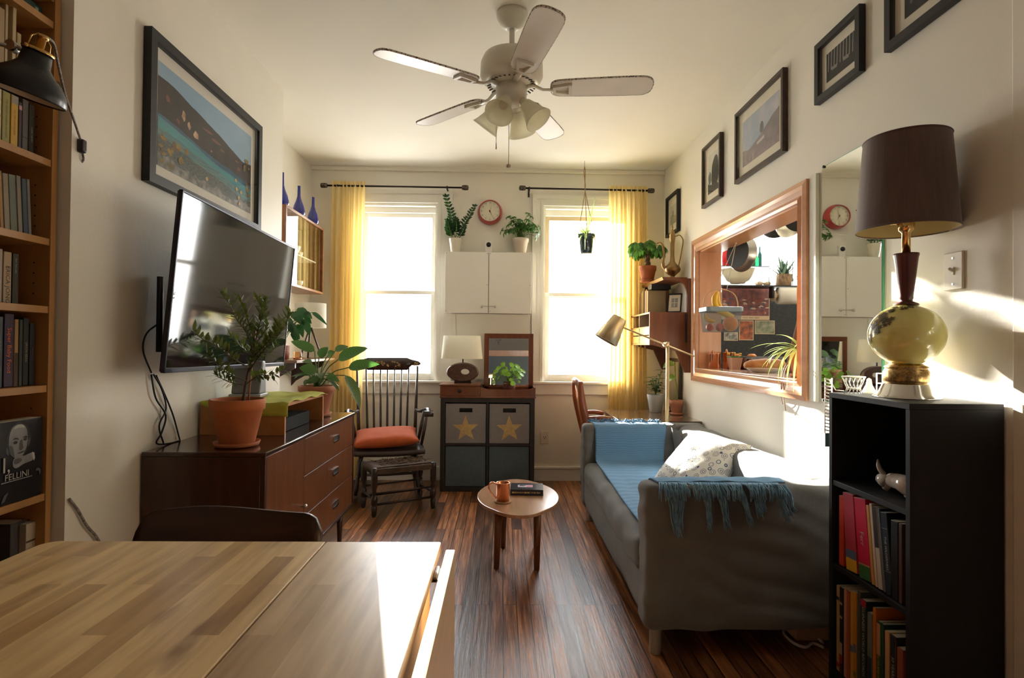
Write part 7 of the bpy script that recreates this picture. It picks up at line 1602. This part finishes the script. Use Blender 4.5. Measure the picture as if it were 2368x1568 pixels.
# ---------------------------------------------------------------- tall beech bookcase on the left
HX=-1.415; HB=-1.708; HYa,HYb=.62,1.805
def LZ(py): return P(160,py,X=HX).z
bk=thing('tall_bookcase','tall warm beech bookcase full of books at the edge of the room','bookcase',((HX+HB)/2,1.2,0))
mb=MB(); mb.box(HB,HX,HYb-.022,HYb,0,2.02,.001); put('side_panel',mb,beech,bk)
mb=MB(); mb.box(HB,HX+.001,HYb-.022,HYb+.002,2.024,2.29,.001); put('extension_side_panel',mb,beech,bk)
mb=MB(); mb.box(HB,HX,HYa,HYa+.022,0,2.29,.001); put('side_panel',mb,beech,bk)
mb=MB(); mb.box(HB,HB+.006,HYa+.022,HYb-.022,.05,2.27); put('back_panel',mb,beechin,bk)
holes=MB()
shelves=[]
for py in (8,84,236,388,562,712,887,1128,1400):
    p=P({8:168,84:172,236:168,388:163,562:158,712:154,887:150,1128:146,1400:140}[py],py,X=HX); shelves.append(p.z)
shelves[0]=2.29
for i,z in enumerate(shelves):
    mb=MB(); mb.box(HB+.006,HX-.003,HYa+.022,HYb-.0225,z-.022,z,.001); put('shelf_board',mb,beech,bk)
for z0_,z1_ in zip(shelves[1:],shelves[:-1]):
    n=int((z1_-z0_-.06)/.032)
    for k in range(n): z=z0_+.03+.032*k+.01; holes.cyl((HX-.05,HYb-.0225,z),(HX-.05,HYb-.0218,z),.0026,n=8)
put('peg_holes',holes,M('hole_dark',(.02,.01,.006),.9),bk)
mb=MB(); mb.box(HX-.02,HX-.008,HYa+.022,HYb-.022,0,.05); put('plinth',mb,beech,bk)
BXS=HX-.03
def bl_(px,py,dx=0): return P(px,py,X=BXS-dx).y
def lbook(px0,px1,py,h,shelf,name,c,lab,title=None,tc=None,bands=(),inset=0,d=.17,ts=.55,tdir=-1,toff=0,tilt=0):
    x=BXS-inset; a,b=P(px0,py,X=x).y,P(px1,py,X=x).y
    return book(a,b-.0008,shelves[shelf]+.0012,h,x,1,d,C(name,c),lab,title,tc,'books in the tall beech bookcase',bands=bands,ts=ts,tdir=tdir,toff=toff,tilt=tilt)
# lying green book on the top shelf
za=shelves[1]+.001; mb=MB(); mb.box(BXS-.20,BXS-.0,1.36,1.772,za,za+.036,.002); mb.mi=1; mb.box(BXS-.2005,BXS-.004,1.362,1.770,za+.003,za+.033); mb.mi=2; mb.text('BEAUTIFUL COOKBOOK',.014,(BXS+.0008,1.52,za+.018),(0,1,0),(0,0,1),maxw=.28); mb.box(BXS,BXS+.0006,1.745,1.757,za+.010,za+.026); put('book',mb,[C('cookbook_green',(.008,.05,.035),.3),paper,M('title_grey',(.35,.38,.36),.5)],label='dark green cookbook lying flat on the topmost visible shelf',cat='book',group='books in the tall beech bookcase')
lbook(-4,9,190,.17,2,'kraft',(.36,.25,.14),'brown paper covered book behind the black clamp lamp',tilt=0)
lbook(10,17,190,.19,2,'oatmeal',(.42,.33,.20),'oatmeal book behind the black clamp lamp'); lbook(27,36,190,.205,2,'sand',(.46,.36,.20),'sand coloured tall book behind the black clamp lamp'); lbook(38,48,190,.13,2,'sand2',(.40,.30,.16),'short tan book behind the black clamp lamp')
lbook(-22,-6,300,.16,3,'brick',(.42,.10,.05),'brick red book at the photo edge, third shelf'); lbook(-4,3,300,.155,3,'palecream',(.55,.47,.33),'cream book at the photo edge, third shelf',title='ONE',tc=C('title_brown',(.2,.1,.05)))
lbook(5,23,300,.155,3,'chartreuse',(.30,.27,.07),'olive yellow book on the third shelf down','THE GREAT NORTH WOODS',C('title_dkgreen',(.05,.06,.02)),ts=.35)
lbook(25,42,300,.155,3,'goldband',(.52,.30,.02),'golden yellow book with grey head on the third shelf','NOT THE LAST WORDS',C('title_brown',(0,0,0)),((.84,1,C('grey_head',(.25,.23,.17))),),ts=.3)
lbook(43,51,300,.145,3,'aubergine',(.05,.018,.022),'thin aubergine book on the third shelf',bands=((.84,.93,C('pink_logo',(.45,.22,.2))),)); lbook(52,66,300,.16,3,'pewter',(.10,.095,.10),'pewter grey book on the third shelf','J',C('black_band',(0,0,0)),ts=1.1,toff=-.22)
lbook(67,80,300,.155,3,'noir',(.022,.016,.013),'near black book at the end of the row, third shelf','DARK HEART',M('title_grey',(0,0,0)),ts=.4,toff=-.1)
lbook(-22,-3,470,.16,4,'wine',(.06,.02,.018),'wine dark book at the photo edge, fourth shelf')
for (a,b,h,n,c,lab) in ((-1,7,.165,'ochre2',(.36,.20,.07),'ochre book leaning on the fourth shelf'),(9,22,.162,'stone',(.27,.24,.20),'stone grey book leaning on the fourth shelf'),(23,39,.165,'sage',(.16,.19,.17),'sage grey book leaning on the fourth shelf'),(41,51,.168,'dove',(.28,.25,.21),'dove grey book leaning on the fourth shelf'),(53,64,.165,'denim',(.07,.10,.14),'denim blue book leaning on the fourth shelf'),(65,72,.168,'ash',(.20,.20,.20),'ash grey thin book, last of the leaning row on the fourth shelf')):
    lbook(a,b,470,h,4,n,c,lab,tilt=.07,d=.15)
lbook(-14,6,640,.155,5,'photo',(.30,.24,.20),'pale photo spined book at the photo edge, fifth shelf'); 
lbook(8,27,640,.15,5,'jong',(.36,.25,.15),'tan book titled Erica Jong on the fifth shelf','ERICA JONG',C('title_ink',(.02,.015,.01)),ts=.75,toff=-.14); lbook(29,44,640,.15,5,'onyx',(.014,.011,.010),'black book beside the tan one on the fifth shelf','Dark Years Later',M('title_grey',(0,0,0)),ts=.3,toff=.25)
mb=MB(); a=P(70,692,X=BXS-.03).y; mb.box(BXS-.1,BXS-.03,a,a+.06,shelves[5]+.001,shelves[5]+.016,.003); put('small_tin',mb,M('dull_tin',(.06,.055,.05),.4,.5),label='small dull flat tin at the end of the fifth shelf',cat='tin')
lbook(-14,7,800,.205,6,'steelblue',(.05,.07,.085),'steel blue book at the photo edge, sixth shelf','HIDDEN BRAIN',C('title_silver',(0,0,0)),ts=.45)
lbook(10,32,800,.215,6,'purple',(.030,.014,.05),'purple book titled Super Baby Food in orange','Super Baby Food',C('title_orange',(.72,.13,.015)),ts=.62,toff=.0)
lbook(34,43,800,.20,6,'manila',(.33,.20,.08),'manila brown book next to the purple one',bands=((0,.5,C('darkbrown',(.05,.03,.02))),)); lbook(45,53,800,.20,6,'blackgreen',(.03,.04,.032),'thin black green book on the sixth shelf')
lbook(54,67,800,.205,6,'bean',(.010,.014,.012),'black book titled Bean on the sixth shelf','ORSON BEAN',C('title_tan',(.35,.27,.2)),ts=.5); lbook(69,82,800,.19,6,'jet',(.008,.008,.009),'jet black book at the end of the sixth shelf','after the end',C('title_rust',(.25,.05,.03)),ts=.35)
for (a,b,h,n,c,lab,ins) in ((-5,15,.245,'pineg',(.02,.05,.035),'pine green book behind the portrait book',.14),(17,28,.25,'bottle',(.02,.07,.045),'bottle green book behind the portrait book',.14),(30,40,.25,'forest',(.015,.05,.03),'forest green book at the end behind the portrait book',.14)):
    lbook(a,b,980,h,7,n,c,lab,inset=ins,d=.10)
# portrait book standing face out
zb_=shelves[7]+.0015; A=P(15,1146,Z=zb_); 
t=thing('portrait_book','black book titled I, Fellini with a grey portrait standing face out','book',(BXS-.02,1.6,zb_),0)
ya,ybb=1.612,1.772; hh=.238
X0=HX-.004
def FP(u,v,l=0): return V((X0+.00007*l+.0003,ya+(ybb-ya)*u,zb_+hh*v))
mb=MB(); mb.box(X0-.045,X0,ya,ybb,zb_,zb_+hh,.002); put('cover',mb,C('jacket_black',(.008,.008,.011),.25),t)
mb=MB(); mb.box(X0-.042,X0-.003,ya+.002,ybb-.004,zb_+.004,zb_+hh+.0008); put('pages',mb,paper,t)
mb=MB(); lay=[0]
def fpoly(pts,m): mb.mi=m; lay[0]+=1; mb.poly([FP(u,v,lay[0]) for u,v in (chaikin(pts,3) if len(pts)>4 else pts)])
sk=0
def ellp(cx,cy,rx,ry,n=22,a0=0,a1=2*PI): return [(cx+rx*math.cos(a0+(a1-a0)*i/(n-1 if a1-a0<6 else n)),cy+ry*math.sin(a0+(a1-a0)*i/(n-1 if a1-a0<6 else n))) for i in range(n)]
fpoly(ellp(.46,.76,.27,.215),3)                       # hair
fpoly([(.24,.72),(.27,.88),(.36,.95),(.52,.955),(.63,.90),(.66,.76),(.64,.66),(.56,.56),(.50,.52),(.40,.53),(.30,.60)],0)
fpoly([(.24,.66),(.20,.70),(.20,.62),(.26,.58)],1); fpoly([(.66,.74),(.71,.77),(.70,.69),(.66,.66)],1)
fpoly([(.24,.72),(.28,.60),(.38,.54),(.36,.62),(.33,.70)],1)
fpoly([(.33,.89),(.40,.95),(.55,.95),(.60,.89),(.48,.92)],2)
fpoly([(.31,.765),(.38,.80),(.46,.775),(.46,.76),(.38,.78)],3); fpoly([(.52,.775),(.60,.80),(.65,.785),(.64,.765),(.58,.78)],3)
fpoly(ellp(.385,.735,.045,.018,12),3); fpoly(ellp(.595,.755,.04,.018,12),3); fpoly(ellp(.375,.738,.012,.008,8),1); fpoly(ellp(.605,.758,.011,.008,8),1)
fpoly([(.485,.76),(.47,.66),(.46,.64),(.50,.63),(.56,.645),(.55,.67),(.53,.76)],1); fpoly([(.465,.645),(.50,.632),(.555,.645),(.50,.625)],3)
fpoly([(.41,.598),(.48,.606),(.55,.615),(.60,.612),(.56,.597),(.48,.588)],3)
fpoly([(.33,.535),(.42,.56),(.60,.55),(.74,.575),(.80,.54),(.78,.47),(.68,.46),(.55,.45),(.42,.41),(.33,.44)],0); fpoly([(.36,.53),(.48,.54),(.55,.50),(.42,.46),(.35,.48)],1); fpoly([(.74,.575),(.80,.565),(.82,.49),(.79,.46)],2)
fpoly([(.83,.35),(.92,.36),(.97,.30),(.93,.24),(.90,.33),(.86,.31)],1); fpoly([(.10,.03),(.16,.12),(.26,.16),(.18,.05)],1)
for k,(y0_,y1_) in enumerate(((.0,.0),)): pass
mb.mi=2; mb.text('I,',.062,FP(.19,.475,40),(0,1,0),(0,0,1)); mb.text('FELLINI',.026,FP(.42,.325,40),(0,1,0),(0,0,1),maxw=.10); mb.rbox(FP(.42,.275,40),(.0004,.105,.0018))
put('jacket_portrait',mb,[M('portrait_grey',(.17,.175,.185),.35,c2=(.24,.245,.255),scale=30),M('portrait_shade_grey',(.07,.072,.08),.35),M('portrait_pale',(.40,.38,.34),.35),M('portrait_black',(.010,.010,.012),.3)],t)
mb=MB(); mb.text('FELLINI',.028,(X0-.022,ya-.0008,zb_+hh*.55),(0,0,-1),(1,0,0)); put('spine_title',mb,M('spine_silver',(.16,.16,.17),.4),t)
# bottom visible shelf
lbook(-40,-14,1250,.2,8,'slate2',(.05,.05,.055),'dark slate book at the photo edge, lowest visible shelf')
a=P(60,1250,X=BXS).y
book(a,P(82,1250,X=BXS).y,shelves[8]+.0015,LZ(1185)-shelves[8],BXS,1,.2,C('linen_spine',(.40,.34,.25)),'thick linen spined book on the lowest visible shelf',None,None,'books in the tall beech bookcase',bands=((.80,.82,C('darkbrown',(0,0,0))),))
lbook(24,58,1250,.30,8,'charcoal',(.055,.05,.05),'broad charcoal grey book on the lowest visible shelf',inset=.02)
lbook(-5,5,1290,.20,8,'celadon',(.30,.32,.22),'slim celadon book leaning on the lowest visible shelf','POEMS',C('title_ink',(0,0,0)),ts=.4,tilt=.16)
# ---------------------------------------------------------------- black clamp lamp
xl=-1.20
def CP(px,py,X=xl): return P(px,py,X=X)
top_=CP(100,100,X=-1.22); 
cl=thing('clamp_lamp','black metal clamp lamp with brass neck fixed to the tall bookcase','lamp',top_)
bot_=CP(62,208,X=-1.19); apx=CP(88,120,X=-1.205); ax=(bot_-apx).normalized(); Lh=(bot_-apx).length
rv_=(apx-CAM).normalized(); ax=(ax-rv_*ax.dot(rv_)).normalized(); ax=(ax-rv_*.16).normalized()
mb=MB(); mb.lathe(apx,[(.030,0),(.032,.012),(.034,.035),(.046,.050),(.066,.068),(.082,.09),(.086,.115),(.084,.118),(.062,.07),(.04,.05),(.03,.03)],48,axis=ax,cap0=True,cap1=False); put('lamp_shade',mb,M('matte_black_enamel',(.010,.014,.018),.38,coat=.15),cl)
mb=MB(); mb.lathe(apx,[(.0835,.1165),(.0800,.110),(.06,.073),(.03,.045)],48,axis=ax,cap0=False,cap1=True); put('shade_inside',mb,M('white_enamel_inside',(.62,.58,.50),.5),cl)
mb=MB(); mb.lathe(apx,[(.034,.002),(.036,-.003),(.030,-.006)],32,axis=ax,cap0=False); mb.lathe(apx,[(.012,-.045),(.014,-.043),(.014,-.036),(.010,-.034),(.010,.0)],20,axis=ax); put('brass_neck',mb,M('warm_brass',(.62,.40,.14),.25,1),cl)
mb=MB(); sd=ax.cross(V((1,0,0))).normalized()
for s in (-1,1): mb.tube([apx+sd*s*.034,apx+sd*s*.030-ax*.03,apx+sd*s*.012-ax*.042],.0018,6)
mb.sphere(apx+sd*.037,.006,10,8); mb.sphere(apx-sd*.037,.006,10,8); put('yoke',mb,MC['warm_brass'],cl)
mb=MB(); j=CP(30,108,X=-1.28); k2=V((HX+.01,j.y-.10,j.z-.01)); mb.tube([apx-sd*.037,j,k2],.006,8); mb.cyl(j+V((0,-.012,0)),j+V((0,.012,0)),.014,n=16); mb.cyl(j+V((.012,0,0)),j+V((.03,.0,-.01)),.005,n=8); put('arm',mb,steel,cl)
mb=MB(); mb.box(k2.x-.03,k2.x+.012,k2.y-.02,k2.y+.02,shelves[2]-.05,k2.z+.01,.003); put('clamp',mb,blackp,cl)
# cord with switch
sw=P(188,338,X=-1.375)
mb=MB(); pts=[apx-ax*.045]+[P(a,b,X=x) for a,b,x in ((124,100,-1.21),(135,150,-1.25),(150,215,-1.30),(170,275,-1.345),(187,325,-1.372))]; mb.tube(bez(pts,6),.0035,7); mb.tube(bez([P(190,350,X=-1.375),P(193,368,X=-1.375),P(187,376,X=-1.385),P(176,376,X=-1.41)],5),.0035,7)
put('lamp_cord',mb,M('grey_braided_cord',(.34,.31,.27),.85,c2=(.16,.15,.14),scale=160,lo=.45,hi=.55),cl)
mb=MB(); mb.rbox(sw,(.024,.024,.044),.006); put('inline_switch',mb,M('plum_black_plastic',(.022,.016,.03),.3),cl)
mb=MB(); mb.tube(bez([P(160,1154,X=-1.374),P(180,1180,X=-1.372),P(200,1215,X=-1.37),P(225,1245,X=-1.37),P(245,1290,X=-1.37)],6),.0045,7); put('braided_cord',mb,MC['grey_braided_cord'],label='grey braided cord slanting out from behind the tall bookcase',cat='cord')
# ---------------------------------------------------------------- under the sofa
mb=MB(); a=P(1880,1455,Z=0.0)
mb.box(1.22,1.42,SY0+.13,SY0+.6,.0,.115,.003); put('storage_box',mb,M('pale_cardboard',(.42,.28,.20),.8),label='pale cardboard box pushed under the sofa near the black bookcase',cat='box')
mb=MB(); mb.tube(bez([P(a,b,Z=.006) for a,b in ((1905,1498),(1880,1488),(1862,1497),(1832,1485),(1812,1462),(1830,1452),(1870,1460),(1893,1478),(1903,1487))],6),.006,8); put('power_cord',mb,M('white_cord',(.55,.50,.46),.5),label='white looped power cord on the floor under the sofa',cat='cord')
# ---------------------------------------------------------------- light, sky, camera
SUNE=26.0; SKYE=7.5
w=bpy.data.worlds.new('daylight'); sc.world=w; w.use_nodes=True; t=w.node_tree; bg=t.nodes['Background']
N=t.nodes.new; L=t.links.new
tc=N('ShaderNodeTexCoord'); sp=N('ShaderNodeSeparateXYZ'); r=N('ShaderNodeValToRGB'); mr=N('ShaderNodeMapRange'); mr.inputs['From Min'].default_value=-.4; mr.inputs['From Max'].default_value=.6
L(tc.outputs['Generated'],sp.inputs[0]); L(sp.outputs[2],mr.inputs[0]); L(mr.outputs[0],r.inputs[0])
e=r.color_ramp.elements; e[0].position=0; e[0].color=(.62,.60,.55,1); e[1].position=1; e[1].color=(.86,.93,1,1); x=e.new(.4); x.color=(1,.98,.93,1)
L(r.outputs[0],bg.inputs[0]); bg.inputs[1].default_value=SKYE
sd=V((.25,-1,-.285)).normalized()
s=bpy.data.lights.new('sun','SUN'); s.energy=SUNE; s.angle=.012; s.color=(1,.93,.80); so=bpy.data.objects.new('sun',s); COL.objects.link(so); so.rotation_euler=sd.to_track_quat('-Z','Y').to_euler()
def portal(x0,x1,z0,z1,y):
    l=bpy.data.lights.new('window_portal','AREA'); l.shape='RECTANGLE'; l.size=x1-x0; l.size_y=z1-z0; l.cycles.is_portal=True
    o=bpy.data.objects.new('window_portal',l); COL.objects.link(o); o.location=((x0+x1)/2,y,(z0+z1)/2); o.rotation_euler=V((0,-1,0)).to_track_quat('-Z','Y').to_euler()
for (a,b,c,d) in (W1,W2,W3): portal(a,b,c,d,YB+.21)
cam=bpy.data.cameras.new('camera'); cam.sensor_width=36; cam.lens=F/W_*36; cam.clip_start=.02
co=bpy.data.objects.new('camera',cam); COL.objects.link(co); co.matrix_world=Matrix.Translation(CAM)@CR; sc.camera=co
vs=sc.view_settings; vs.view_transform='Standard'; vs.look='None'; vs.gamma=1; vs.use_curve_mapping=False; vs.exposure=1.15
